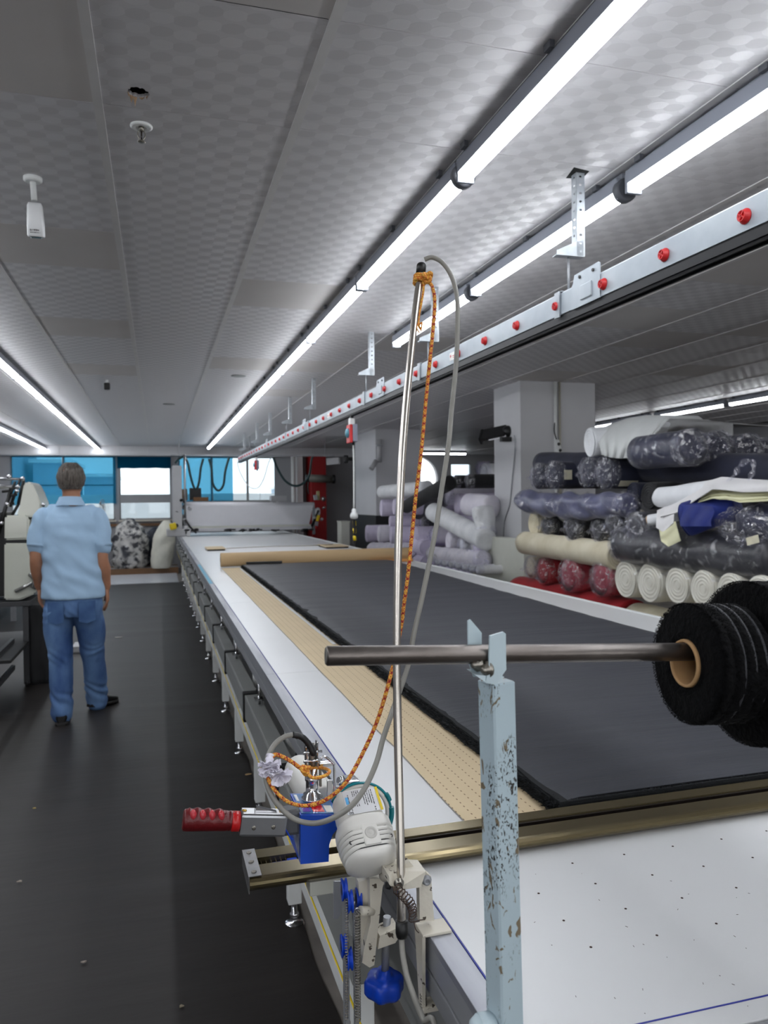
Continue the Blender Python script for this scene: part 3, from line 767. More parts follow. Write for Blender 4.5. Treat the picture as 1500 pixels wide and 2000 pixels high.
# near end inner panels, seen under the rim
part('inner_duct', M_duct, table, lambda bm: box(bm, .50, .56, .80, 15.8, .40, .60, .004))

# ---- mats on the floor
M_mat1 = mat('black_rubber_matting', (38, 34, 32), .52, var=.25, vscale=2.5, bump=.12, bscale=8, stretch=(.6, 3, 1), spec=.35)
M_mat2 = mat('darker_rubber_matting', (33, 31, 30), .54, var=.25, vscale=2.5, bump=.12, bscale=8, stretch=(.6, 3, 1), spec=.32)
def matting(x0, x1, y0, y1, z, wav, name, m, label, edge=False):
    nx, ny = 60, 260; g = []
    for i in range(ny + 1):
        y = y0 + (y1 - y0) * i / ny; row = []
        for j in range(nx + 1):
            t = j / nx; x = x0 + (x1 - x0) * t
            zz = z + wav * max(0, nz((x * .35, y * 2.2, 3.1))) * 2.2
            ridge = math.exp(-((y - 3.08 - .06 * x) / .02) ** 2) * .008 + math.exp(-((y - 5.9 + .05 * x) / .03) ** 2) * .007 + math.exp(-((y - 4.3 - .04 * x) / .03) ** 2) * .005
            if edge and j == nx: x += .02 * nz((0, y * 3, 1))
            row.append(V((x, y, zz + ridge)))
        g.append(row)
    bm = B(); sheet(bm, [list(r) for r in g], -.002 if False else .0035)
    o = obj(name, bm, m); tag(o, label, 'floor mat'); return o
matting(-4.6, .475, -4.2, 14.92, .008, .003, 'floor_mat', M_mat1, 'black rubber matting covering the aisle floor up to the table legs', True)
M_lint = mat('lint', (176, 158, 128), .95)
for k, (px, py, s, col) in enumerate(((484, 1513, .022, (178, 150, 110)), (68, 1579, .01, (170, 150, 90)), (231, 1245, .05, (190, 186, 180)), (38, 1722, .012, (160, 150, 140)), (163, 1880, .010, (150, 140, 130)), (355, 1966, .008, (150, 140, 120)))):
    q = aZ(px, py, .016); bm = B()
    a = 1.2 * k
    prism(bm, [q + V((s * math.cos(a + b_) * c_, s * .5 * math.sin(a + b_) * c_, .0)) for b_, c_ in ((0, 1), (.9, .6), (2, 1), (3.1, .7), (4.2, 1), (5.2, .5))], (0, 0, .004)); jitter(bm, .002, 60)
    tag(obj('fabric_scrap', bm, mat('scrap_%d' % k, col, .95)), ['tan leaf-shaped scrap on the dark mat near the table legs', 'tiny yellowish scrap on the mat at the left', 'grey lint tuft on the mat right of the man', 'small pale scrap at the left picture edge', 'small lint speck on the near left matting', 'pale crumb on the near matting beside the join'][k], 'scrap')
# paper tags seen on the floor right of the mat
# ================================================================== LAY ON THE TABLE
M_kraft = mat('brown_kraft_paper', (202, 182, 148), .7, var=.05, vscale=6)
M_kraftr = mat('kraft_paper_roll', (190, 162, 122), .6, var=.06, vscale=3, stretch=(.2, 4, 4))
def perf_mat():
    m = mat('perforated_kraft_paper', (204, 184, 150), .7, var=.05, vscale=6)
    nt = m.node_tree; N = nt.nodes; L = nt.links; b = N['Principled BSDF']; src = b.inputs['Base Color'].links[0].from_socket
    tc = N.new('ShaderNodeTexCoord'); sp = N.new('ShaderNodeSeparateXYZ'); L.new(tc.outputs['Object'], sp.inputs[0])
    def mt(op, a, c=0.):
        n = N.new('ShaderNodeMath'); n.operation = op
        for i, q in enumerate((a, c)):
            if isinstance(q, (int, float)): n.inputs[i].default_value = q
            else: L.new(q, n.inputs[i])
        return n.outputs[0]
    fu = mt('ABSOLUTE', mt('SUBTRACT', mt('FRACT', mt('ADD', mt('MULTIPLY', sp.outputs[0], 1 / .026), 50.4)), .5))
    fv = mt('ABSOLUTE', mt('SUBTRACT', mt('FRACT', mt('MULTIPLY', sp.outputs[1], 1 / .020)), .5))
    d = mt('MULTIPLY', mt('LESS_THAN', fu, .055), mt('LESS_THAN', fv, .17))
    mx = N.new('ShaderNodeMix'); mx.data_type = 'RGBA'; L.new(d, mx.inputs[0]); L.new(src, mx.inputs[6]); mx.inputs[7].default_value = lin((128, 104, 76))
    L.new(mx.outputs[2], b.inputs['Base Color']); return m
M_perf = perf_mat()
bm = B(); g = []
for i in range(80):
    y = 1.30 + (7.46 - 1.30) * i / 79
    g.append([V((x + (.004 * nz((0, y * 3, 0)) if j == 0 else 0), y, TZ + .0022 + .0012 * abs(nz((x * 3, y * 2, 1))))) for j, x in enumerate((.574, .68, .80, 1.2, 1.6, 2.0, 2.18))])
sheet(bm, g, .0012)
tag(obj('kraft_paper_sheet', bm, M_perf), 'perforated brown kraft paper laid under the dark fabric', 'paper')
# paper roll at the far end of the lay
rl = thing('kraft_paper_roll', 'thick roll of brown kraft paper lying across the table', 'paper roll', (1.5, 7.62, TZ))
RR = .068
part('rolled_paper', M_kraftr, rl, lambda bm: (loft(bm, [ring((x, 7.58 + (.06 * (x - .57) * 0), TZ + .005 + RR), (0, 1, 0), (0, 0, 1), RR * s, n=28) for x, s in ((.575, .98), (.58, 1), (1.2, 1.01), (2.1, 1), (2.50, 1.0), (2.505, .98))], cap=False),
     loft(bm, [ring((.575, 7.58, TZ + .005 + RR), (0, 1, 0), (0, 0, 1), RR * s, n=28) for s in (.98, .4)], cap=False), loft(bm, [ring((2.505, 7.58, TZ + .005 + RR), (0, 1, 0), (0, 0, 1), RR * s, n=28) for s in (.98, .4)], cap=False)))
part('core', mat('card_core', (150, 118, 80), .8), rl, lambda bm: cyl(bm, (.573, 7.58, TZ + .005 + RR), (2.507, 7.58, TZ + .005 + RR), RR * .42, n=16))
# dark fabric lay with fluffy edge
M_fab = mat('charcoal_satin_fabric', (44, 46, 54), .55, col2=(36, 38, 46), vscale=5, bump=.25, bscale=7, stretch=(.5, 6, 1), sheen=.05, spec=.35)
M_fluff = mat('black_pile_edge', (14, 18, 22), .95, var=.3, vscale=60)
lay = thing('fabric_lay', 'big charcoal fabric lay with black fluffy edge spread on the table', 'fabric', (1.45, 4.3, TZ))
LX0, LX1, LY0, LY1, LZ = .776, 2.13, 1.372, 7.42, TZ + .034
def laytop(bm):
    g = []
    for i in range(161):
        y = LY0 + (LY1 - LY0) * i / 160
        row = []
        for j in range(41):
            t = j / 40; xr = 2.13 + .12 * (y - 3.5) / 4 if y > 3.5 else 2.13
            x = LX0 + (xr - LX0) * t
            z = LZ + .003 * nz((x * 1.0, y * 7, 0)) + .0016 * nz((x * 2.5, y * 16, 3))
            if j == 0: z -= .004; x += .003 * nz((1, y * 20, 0))
            if j == 40: z -= .004
            row.append(V((x, y, z)))
        g.append(row)
    sheet(bm, g, .0015)
part('top_ply', M_fab, lay, laytop)
def stack(bm):
    rnd = random.Random(1)
    for k in range(6):
        z0 = TZ + .0045 + k * .0040
        g = [[V((x + (rnd.uniform(-.004, .004) if j in (0, 3) else 0), y + (rnd.uniform(-.004, .004) if i == 100 else 0), z0 + .0036)) for j, x in enumerate((LX0 - .026 + .003 * k, LX0 + .05, 2.05, 2.125))] for i, y in enumerate([LY0 - .006 + (LY1 - LY0) * q / 100 for q in range(101)])]
        sheet(bm, g, .0034)
part('lower_plies', M_fluff, lay, stack)
def fluff(bm):
    rnd = random.Random(9)
    def tuft(p, d, l):
        t = V((rnd.uniform(-1, 1), rnd.uniform(-1, 1), rnd.uniform(-1, 1))) * .0016
        a = bm.verts.new(p + t); b_ = bm.verts.new(p - t); c = bm.verts.new(p + d * l + V((0, 0, -.0015))); bm.faces.new((a, b_, c))
    for _ in range(16000):
        y = LY0 + (rnd.random() ** 1.6) * (LY1 - LY0); tuft(V((LX0 + rnd.uniform(-.024, .004), y, rnd.uniform(TZ + .006, LZ - .006))), V((-1, rnd.uniform(-.8, .8), rnd.uniform(-.2, 1.0))).normalized(), rnd.uniform(.008, .016))
    for _ in range(2500):
        x = rnd.uniform(LX0, LX1); tuft(V((x, LY0, rnd.uniform(TZ + .006, LZ))), V((rnd.uniform(-.6, .6), -1, rnd.uniform(-.3, .5))).normalized(), rnd.uniform(.006, .012))
q = part('pile_fringe', M_fluff, lay, fluff); q['kind'] = 'stuff'
part('white_selvedge', M_white, lay, lambda bm: box(bm, LX0 - .045, LX0 - .030, 3.3, 7.35, TZ + .0036, TZ + .006), 'white lining edge showing along the fringe')
# things on the lay
bm = B(); box(bm, .80, 1.14, 7.36, 7.40, LZ + .005, LZ + .026, .003); jitter(bm, .001, 30)
tag(obj('weight_bar', bm, M_dark), 'black scuffed weight bar on the far left corner of the fabric', 'weight')
bm = B(); box(bm, 2.05, 2.5, 7.46, 7.51, TZ + .0045, TZ + .032, .003)
tag(obj('wooden_batten', bm, mat('orange_pine', (214, 150, 84), .55, var=.2, vscale=8, stretch=(.2, 4, 1))), 'orange pine batten against the paper roll, right end', 'batten')
# boards and white paper beyond the roll
for k, (xa, xb, yy, lb) in enumerate(((.60, .84, 10.15, 'tan board end with dark front edge at the left of the far paper'), (2.12, 2.44, 9.95, 'tan board at the right of the far white paper'))):
    t = thing('paper_board', lb, 'board', ((xa + xb) / 2, yy, TZ))
    part('board', M_kraft, t, lambda bm: box(bm, xa, xb, yy, yy + .55, TZ + .018, TZ + .028, .002))
    part('dark_edge', M_dark, t, lambda bm: box(bm, xa + .01, xb - .01, yy + .002, yy + .5, TZ + .0022, TZ + .0178))
bm = B(); sheet(bm, [[V((x, y, TZ + .0035 + .002 * abs(nz((x * 2, y, 5))))) for x in (.86, 1.3, 1.7, 2.1)] for y in (8.3, 9, 9.6, 10.2, 10.8)], .0015)
tag(obj('white_paper_sheet', bm, mat('white_paper', (225, 225, 226), .6)), 'flat sheet of white paper beyond the kraft paper roll', 'paper')
bm = B(); tube(bm, spl([V((.84, 10.05, TZ + .034)), V((1.4, 10.4, TZ + .022)), V((2.0, 10.35, TZ + .022)), V((2.3, 10.3, TZ + .034))], 6), .005, 6)
tag(obj('thin_stick', bm, mat('olive_stick', (120, 110, 86), .6)), 'thin olive stick lying across the far paper', 'stick')
# ================================================================== ROLL STAND (foreground right)
M_post = mat('pale_blue_chipped_paint', (178, 196, 204), .38, bump=.04, bscale=90)
def chipped(m):
    nt = m.node_tree; N = nt.nodes; L = nt.links; b = N['Principled BSDF']
    tc = N.new('ShaderNodeTexCoord'); mp = N.new('ShaderNodeMapping'); mp.inputs['Scale'].default_value = (1, 1, .5); L.new(tc.outputs['Object'], mp.inputs[0])
    def nse(s, d, lo, hi, dis=0):
        n = N.new('ShaderNodeTexNoise'); n.inputs['Scale'].default_value = s; n.inputs['Detail'].default_value = d; n.inputs['Distortion'].default_value = dis; L.new(mp.outputs[0], n.inputs['Vector'])
        r = N.new('ShaderNodeMapRange'); L.new(n.outputs['Fac'], r.inputs[0]); r.inputs[1].default_value = lo; r.inputs[2].default_value = hi; return r.outputs[0]
    a = nse(75, 9, .605, .62, .8); c = nse(420, 5, .56, .60, .6); d = nse(26, 3, .47, .56)
    mu = N.new('ShaderNodeMath'); mu.operation = 'MULTIPLY'; L.new(c, mu.inputs[0]); L.new(d, mu.inputs[1])
    m1 = N.new('ShaderNodeMix'); m1.data_type = 'RGBA'; L.new(a, m1.inputs[0]); m1.inputs[6].default_value = lin((178, 196, 204)); m1.inputs[7].default_value = lin((120, 108, 88))
    m2 = N.new('ShaderNodeMix'); m2.data_type = 'RGBA'; L.new(mu.outputs[0], m2.inputs[0]); L.new(m1.outputs[2], m2.inputs[6]); m2.inputs[7].default_value = lin((50, 48, 46)); L.new(m2.outputs[2], b.inputs['Base Color'])
chipped(M_post)
M_pale = mat('pale_blue_paint', (184, 201, 208), .35)
PY = .735
top = aY(964, 1340, PY - .012); bot = aY(981, 1999, PY - .012)
PW = .0290
ang = math.radians(-12.5)
ex = V((math.cos(.218), math.sin(.218), 0)); ey = V((-math.sin(.218), math.cos(.218), 0))
corner_t = top; dirp = (bot - top).normalized()
ct = corner_t + ex * PW / 2 + ey * PW / 2
cb = ct + dirp * ((ct.z - .012) / -dirp.z)
stand = thing('roll_stand', 'chipped pale blue square post with fork top, standing at the table end', 'stand', (cb.x, cb.y, 0))
def post(bm):
    def sq(c, s, z=None): return [c + ex * (a * s) + ey * (b_ * s) for a, b_ in ((-1, -.86), (-.86, -1), (.86, -1), (1, -.86), (1, .86), (.86, 1), (-.86, 1), (-1, .86))]
    loft(bm, [sq(cb, PW / 2), sq(ct, PW / 2), sq(ct + V((0, 0, .0015)), PW / 2 - .0015)], smooth=False)
part('post', M_post, stand, post)
part('foot_plate', M_pale, stand, lambda bm: box(bm, cb.x - .06, cb.x + .06, cb.y - .06, cb.y + .06, 0, .0118, .002))
q0 = aY(960, 1992, cb.y * .0 + .735)
zt_ = q0.z - .006
part('cross_tube', M_pale, stand, lambda bm: (lathe(bm, (q0.x - .022, PY + .004, zt_ - .006), (1, 0, 0), [(0, .006), (.003, .012), (.010, .016), (.024, .0165), (.024, .0165)], 24), cyl(bm, (q0.x - .012, PY + .004, zt_ - .006), (q0.x + .004, PY + .004, zt_ - .006), .0165, n=24)))
# horizontal bar
BR = .0098
b0 = aY(637, 1281, .742); b1 = aY(1340, 1273, .742 + .0); bdir = (b1 - b0).normalized()
bdir = (aY(1340, 1273, .712) - b0).normalized()
bend = b0 + bdir * 1.35
M_bar = mat('worn_dark_steel_bar', (120, 114, 110), .33, .9, col2=(70, 62, 58), vscale=9, bump=.05, bscale=160, stretch=(.5, 1, 1))
bar = thing('roll_bar', 'worn steel bar resting in the fork and carrying the black rolls', 'bar', tuple(b0))
part('rod', M_bar, bar, lambda bm: lathe(bm, b0, bdir, [(0, BR * .9), (.0012, BR), (.0024, BR), (1.35, BR)], 32, True))
part('end_face', mat('sawn_steel_end', (150, 148, 142), .5, .8, var=.3, vscale=80), bar, lambda bm: lathe(bm, b0 - bdir * .0006, bdir, [(0, BR * .86), (.0005, BR * .88)], 28))
# fork: two bevelled plates across the bar, bolts under it
perp = V((-bdir.y, bdir.x, 0)).normalized()          # away from the viewer
pf0 = ct + V((0, 0, .0))
def fork(px_pts, y, th, name):
    pts = [aY(a, b_, y) for a, b_ in px_pts]
    part(name, M_pale, stand, lambda bm: prism(bm, pts, perp * th + bdir * .0))
yf = (b0 + bdir * ((aY(970, 1278, .74) - b0).length)).y
fork([(957, 1242), (983, 1234), (988, 1238), (989, 1308), (968, 1338), (949, 1330), (955, 1300)], yf - BR - .0035, .003, 'fork_plate')
fork([(914, 1213), (919, 1210), (941, 1236), (941, 1300), (938, 1322), (925, 1322), (915, 1290)], yf + BR + .0015, .003, 'fork_plate')
part('fork_base', M_pale, stand, lambda bm: prism(bm, [aY(928, 1318, yf - BR - .002), aY(950, 1334, yf - BR - .003), aY(968, 1338, yf - BR - .003), aY(985, 1322, yf - BR - .001)], perp * (2 * BR + .008)))
for px, py, yy, r in ((945, 1311, yf - .012, .0048), (926, 1301, yf - .004, .0044)):
    q = aY(px, py, yy); nb = part('bolt', M_nick, stand, lambda bm: (lathe(bm, q + V((.006, .003, .001)), (-.9, -.42, 0), [(0, r * 1.75), (.0016, r * 1.75), (.0017, r * 1.25), (.005, r * 1.2), (.0052, r * .8), (.008, r * .75), (.0095, r * .4)], 12)))
# black pile rolls
M_pile = mat('black_fleece', (6, 6, 8), .9, var=.5, vscale=120, bump=.6, bscale=140, spec=.15)
M_strip = mat('grey_backing_strip', (44, 45, 50), .6)
M_core = mat('cardboard_core', (190, 150, 104), .8, var=.12, vscale=40)
def pile_roll(name, label, c0, d, R, L, core, strips, seed, cat='fabric roll'):
    t = thing(name, label, cat, tuple(c0))
    d = V(d).normalized(); u, v = frame(d)
    def body(bm):
        n = 72; rings = []; rnd = random.Random(seed)
        prof = [(.0, core + .001), (-.0005, core + .006), (-.0015, R * .55), (-.0005, R * .80), (.0, R * .93), (.003, R * .985)]
        s = .008
        while s < L: prof.append((s, R)); s += .004
        prof += [(L, R * .97), (L + .001, core + .001)]
        for k, (s_, r) in enumerate(prof):
            rr = []
            for i in range(n):
                a = 2 * PI * i / n
                w_ = 1 + .012 * math.sin(a * 2 + seed) + .008 * math.sin(a * 3 + s_ * 30)
                gr = 0
                if s_ > .006: gr = -.0045 * max(0, math.sin((s_ + .004 * math.sin(a + seed)) * 2 * PI / .0125 + seed)) ** 3
                e = .0022 * nz((s_ * 160, math.cos(a) * R * 300, math.sin(a) * R * 300)) if s_ > .002 else .0012 * nz((s_ * 90, math.cos(a) * r * 200, math.sin(a) * r * 200))
                sw = .0022 * math.sin(r * 520 + a) if s_ <= .0005 and core + .004 < r < R * .95 else 0
                rad = (r * w_ if r > core + .004 else r) + (gr + e if r > R * .9 else 0)
                rr.append(c0 + d * (s_ + sw) + u * (rad * math.cos(a)) + v * (rad * math.sin(a)))
            rings.append(rr)
        loft(bm, rings, cap=False)
    part('fleece', M_pile, t, body)
    def fz(bm):
        rnd = random.Random(seed + 5)
        for _ in range(int(15000 * R / .07)):
            a = rnd.uniform(0, 2 * PI); s_ = rnd.uniform(0, L) if rnd.random() < .75 else rnd.uniform(-.001, .006)
            o_ = u * math.cos(a) + v * math.sin(a); p_ = c0 + d * s_ + o_ * (R - .001)
            q = (o_ + d * rnd.uniform(-.8, .5) + V((rnd.uniform(-.6, .6), rnd.uniform(-.6, .6), rnd.uniform(-.6, .6)))).normalized() * rnd.uniform(.0008, .0024)
            w_ = d.cross(o_) * .0005
            A, B_, C_ = bm.verts.new(p_ + w_), bm.verts.new(p_ - w_), bm.verts.new(p_ + q); bm.faces.new((A, B_, C_))
    q = part('pile_fibres', M_pile, t, fz); q['kind'] = 'stuff'
    part('cardboard_core', M_core, t, lambda bm: loft(bm, [ring(c0 + d * s_, u, v, r, n=36) for s_, r in ((-.001, core), (-.003, core - .0008), (-.003, core - .003), (0, core - .0036), (L, core - .0036), (L, core))] + [ring(c0 + d * -.001, u, v, core, n=36)], cap=False), 'tan cardboard core')
    for s0, wd in strips:
        part('backing_strip', M_strip, t, lambda bm: loft(bm, [ring(c0 + d * s_ , u, v, R + dr, n=60) for s_, dr in ((s0, -.005), (s0 + .0005, -.0008), (s0 + wd - .0005, -.0002), (s0 + wd, -.005))], cap=False), 'smooth grey backing showing between pile')
    return t
dist_roll = aY(1328, 1290, .742 + .0)
s_at = (dist_roll - b0).dot(bdir)
CORE = .0262
axis0 = b0 + bdir * (s_at - .014) + V((0, 0, -(CORE - .0036 - BR - .0002)))
R1 = .0655
pile_roll('fleece_roll', 'smaller black fleece roll with cardboard core on the steel bar', axis0 + V((0, 0, 0)), bdir, R1, .062, CORE, [(.024, .0035), (.037, .003), (.050, .0035)], 1)
ax2 = b0 + bdir * (s_at + .058) + V((0, 0, -(CORE - .0036 - BR - .0002) + .0))
pile_roll('fleece_roll', 'larger black fleece roll cut off by the right picture edge', ax2, bdir, .0905, .2, CORE, [(.040, .020), (.072, .024), (.115, .02)], 4)
# far support of the bar, beyond the picture edge
fe = b0 + bdir * 1.30
t = thing('roll_stand', 'pale blue post carrying the other end of the bar, out of the picture', 'stand', (fe.x, fe.y, 0))
part('post', M_pale, t, lambda bm: box(bm, fe.x - .014, fe.x + .014, fe.y - .014, fe.y + .014, .012, fe.z - BR - .004, .002))
part('foot_plate', M_pale, t, lambda bm: box(bm, fe.x - .06, fe.x + .06, fe.y - .06, fe.y + .06, 0, .0118, .002))
for s in (-1, 1): part('fork_plate', M_pale, t, lambda bm: box(bm, fe.x - .012, fe.x + .012, fe.y + s * (BR + .003) - .0015, fe.y + s * (BR + .003) + .0015, fe.z - BR - .005, fe.z + .03, .001))
# ================================================================== END CUTTER with its track
M_brz = mat('bronze_anodised_track', (116, 105, 78), .2, .75, var=.04, vscale=12, stretch=(.2, 3, 3))
M_brzd = mat('track_slot_dark', (34, 28, 26), .4, .4)
M_shell = mat('ivory_motor_shell', (214, 212, 206), .34)
M_shd = mat('vent_dark', (40, 40, 40), .6)
RX0, RX1 = .134, 2.60
ya, yb, yc, yd = 1.252, 1.299, 1.322, 1.354
zb, zt = TZ + .0008, .905
cut = thing('track_cutter', 'cloth end cutter with white motors and blue gearbox on a bronze track', 'cutting machine', (.30, 1.27, TZ))
def prof_front(x): return [V((x, 1.262, zb)), V((x, 1.256, zb + .004)), V((x, 1.248, zb + .011)), V((x, 1.246, zb + .016)), V((x, 1.248, zb + .020)), V((x, ya + .002, zt - .001)), V((x, ya + .008, zt)), V((x, yb, zt)), V((x, yb, zb))]
part('track_front', M_brz, cut, lambda bm: loft(bm, [prof_front(RX0), prof_front(RX1)], smooth=False))
part('track_back', M_brz, cut, lambda bm: loft(bm, [[V((x, yc, zb)), V((x, yc, zt + .001)), V((x, yd - .002, zt + .002)), V((x, yd, zt)), V((x, yd, zb))] for x in (RX0, RX1)], smooth=False))
part('track_slot', M_brzd, cut, lambda bm: box(bm, RX0 + .002, RX1 - .002, yb + .0005, yc - .0005, zb + .001, zt - .016))
part('slot_lip', M_brzd, cut, lambda bm: box(bm, RX0 + .19, RX1 - .002, yc - .006, yc - .0006, zt - .015, zt - .002))
part('end_plate', M_brushed, cut, lambda bm: (box(bm, RX0 - .0015, RX0 - .0002, 1.252, yd, zb, zt + .003), box(bm, RX0 - .0015, RX0 + .020, 1.254, yd, zt + .0022, zt + .0036)))
for yy in (1.268, 1.305, 1.34): part('screw', M_nick, cut, lambda bm: lathe(bm, (RX0 + .009, yy, zt + .0036), (0, 0, 1), [(0, .0045), (.0016, .004), (.0022, .002)], 14))
def chain(bm):
    for i in range(9):
        x = .160 + i * .0085; tube(bm, [V((x, yb + .002, zt - .013)), V((x + .002, (yb + yc) / 2, zt - .008)), V((x + .001, yc - .002, zt - .006))], .0009, 6)
part('spring_wire', M_chrome, cut, chain)
part('blue_slider', M_bluep, cut, lambda bm: (box(bm, .178, .215, yb + .002, yc - .002, zt - .016, zt - .009, .001), box(bm, .205, .222, yb + .002, yc - .006, zt - .009, zt - .004, .001)))
def stitch(bm):
    for i in range(14):
        x = .66 + i * .058
        for dx, dy in ((0, 0), (.004, .001), (.009, .0005), (.0065, -.006)): obox(bm, (x + dx, yd - .007 + dy, zt + .0012), (1, .3 * math.sin(i * 3 + dx * 900), 0), (0, 0, 1), .0042, .0005, .0010)
s_ = part('thread_bits', M_legw, cut, stitch); s_['kind'] = 'stuff'
part('under_bar', M_machine, cut, lambda bm: box(bm, .235, .40, 1.262, 1.30, .868, .8795, .002)) if False else part('under_bar', M_machine, cut, lambda bm: box(bm, .235, .366, 1.262, 1.30, .855, .8795, .002))
# --- gearbox
gy = 1.195
P_ = lambda px, py, y=gy: aY(px, py, y)
gf = [P_(587, 1592), P_(663, 1592), P_(663, 1614), P_(650, 1630), P_(643, 1650), P_(642, 1683), P_(587, 1688)]
gback = V((-.002, .086, .003))
def gear(bm): prism(bm, gf, gback); 
gb = part('gearbox', M_blue, cut, gear)
M_lab = mat('glossy_label', (50, 110, 170), .15, coat=1)
M_labs = mat('silver_scribbled_label', (150, 160, 185), .25, .3, col2=(90, 110, 170), vscale=90)
part('side_label', M_labs, gb, lambda bm: prism(bm, [gf[0] + V((-.0006, .006, -.004)), gf[0] + gback + V((-.0006, -.006, -.002)), gf[-1] + gback + V((-.0006, -.006, .030)), gf[-1] + V((-.0006, .006, .008))], (-.0006, 0, 0)), 'silver label with fine print')
def topq(u0, u1, v0, v1, h=.0006):
    a, b_ = gf[0], gf[1]
    return [a.lerp(b_, u) + gback * v + V((0, 0, h)) for u, v in ((u0, v0), (u1, v0), (u1, v1), (u0, v1))]
part('top_label', M_lab, gb, lambda bm: prism(bm, topq(.04, .96, .05, .95), (0, 0, .0005)), 'glossy blue printed label')
part('red_print', mat('red_gloss', (215, 28, 26), .12, coat=1), gb, lambda bm: prism(bm, topq(.36, .66, .12, .42, .0012), (0, 0, .0003)))
part('purple_print', mat('purple_gloss', (110, 70, 170), .2), gb, lambda bm: prism(bm, topq(.10, .30, .12, .40, .0012), (0, 0, .0003)))
part('white_print', M_stick, gb, lambda bm: (prism(bm, topq(.70, .90, .10, .40, .0012), (0, 0, .0003)), prism(bm, topq(.07, .14, .60, .90, .0012), (0, 0, .0003))))
part('small_tag', mat('clear_tag', (90, 130, 200), .2), gb, lambda bm: prism(bm, [P_(655, 1602, gy - .0006), P_(660, 1602, gy - .0006), P_(660, 1614, gy - .0006), P_(655, 1614, gy - .0006)], (0, -.0004, 0)))
# --- chrome plug on the gearbox
cp0 = V(((gf[0].x + gf[1].x) / 2 - .003, gy + .050, gf[0].z + .0035))
part('socket', M_chrome, cut, lambda bm: lathe(bm, cp0, (0, 0, 1), [(0, .0175), (.0035, .0175), (.005, .0145), (.010, .0145), (.012, .0102), (.030, .0102), (.032, .0116), (.037, .0116), (.039, .0092), (.052, .0092)], 28))
plug_top = cp0 + V((.001, 0, .092))
part('plug', M_nick, cut, lambda bm: (tube(bm, [cp0 + V((0, 0, .053)), cp0 + V((.001, 0, .07)), plug_top], [.0068, .0062, .0058], 12), box(bm, cp0.x + .012, cp0.x + .016, cp0.y - .004, cp0.y + .004, cp0.z + .02, cp0.z + .06, .001)))
part('cable_clamp', M_chrome, cut, lambda bm: (box(bm, cp0.x - .011, cp0.x - .0075, cp0.y - .006, cp0.y + .006, cp0.z + .05, cp0.z + .090, .0015), box(bm, cp0.x + .0075, cp0.x + .011, cp0.y - .006, cp0.y + .006, cp0.z + .05, cp0.z + .096, .0015), cyl(bm, (cp0.x - .015, cp0.y - .008, cp0.z + .066), (cp0.x + .016, cp0.y - .008, cp0.z + .066), .0022, n=8), cyl(bm, (cp0.x - .015, cp0.y - .008, cp0.z + .080), (cp0.x + .016, cp0.y - .008, cp0.z + .080), .0022, n=8)))
def lever(bm):
    x = cp0.x + .024; y = cp0.y - .004; z = cp0.z
    tube(bm, spl([V((x - .014, y, z + .062)), V((x - .004, y, z + .070)), V((x + .010, y, z + .058)), V((x + .013, y, z + .050)), V((x + .013, y, z + .018)), V((x + .013, y + .004, z + .001))], 5), .0022, 8)
    box(bm, x - .012, x + .012, y - .001, y + .009, z + .052, z + .060, .002); box(bm, x + .000, x + .009, y - .002, y + .002, z + .001, z + .03, .001)
part('locking_lever', M_chrome, cut, lever)
# --- handle
h0 = P_(357, 1602); h1 = P_(467, 1604); h2 = P_(556, 1610)
hd_ = (h1 - h0).normalized(); hu = V((0, 0, 1)); hw = hd_.cross(hu).normalized(); hu = hw.cross(hd_).normalized() * -1
if hu.z < 0: hu = -hu
HL = (h1 - h0).length
def grip(bm):
    n = 24; rings = []
    for k in range(45):
        t = k / 44; s = t * HL
        r = .0165 * (1 - .12 * t); r *= (1 if .02 < t < .99 else .86)
        if t < .06: r *= .93 + t
        bz = .0012 * (1 + math.sin(t * 2 * PI * 5.2)) if .08 < t < .72 else 0
        if t > .9: r *= .95
        if .78 < t < .80 or .86 < t < .88: r *= .95
        rr = []
        for i in range(n):
            a = 2 * PI * i / n; up_f = max(0, math.sin(a))
            rad = r + bz * up_f - (.001 if math.sin(a) < -.4 else 0)
            rr.append(h0 + hd_ * s + hu * (rad * math.sin(a) * 1.05) + hw * (rad * math.cos(a) * .92))
        rings.append(rr)
    loft(bm, rings)
grp = part('grip', mat('dark_red_rubber', (98, 14, 20), .35, var=.25, vscale=20, bump=.1, bscale=200), cut, grip)
M_padr = mat('translucent_red_pads', (176, 52, 60), .2)
for k in range(4):
    s = HL * (.16 + .165 * k)
    part('finger_pad', M_padr, grp, lambda bm: ball(bm, h0 + hd_ * s + hu * .0115 - hw * .0085 * (1 if hw.y > 0 else -1), .0085, .62, .8, .95, 14, 8))
part('grip_collar', mat('bright_red_collar', (180, 24, 26), .3), grp, lambda bm: loft(bm, [ring(h0 + hd_ * s, hu, hw, r, n=24) for s, r in ((HL - .012, .0138), (HL - .011, .0152), (HL, .0152), (HL + .001, .013))]))
hl = (h2 - h1).length
def hblock(bm):
    c = h1 + hd_ * (hl / 2 + .001) - hu * .002
    obox(bm, c, hd_, hw, hl, .026, .034, .004)
M_alu = mat('cast_aluminium', (170, 172, 176), .32, .9, var=.12, vscale=16)
hb_ = part('handle_block', M_alu, cut, hblock)
part('block_lid', M_brushed, hb_, lambda bm: obox(bm, h1 + hd_ * (hl / 2 + .001) + hu * .0158, hd_, hw, hl - .004, .024, .0014, .0004))
def trig(bm):
    c = h1 + hd_ * .022 + hu * .0168
    prism(bm, [c + hw * .005, c + hw * .005 + hd_ * .034, c + hw * .005 + hu * .0075 + hd_ * .001], -hw * .010)
part('trigger', M_chrome, hb_, trig)
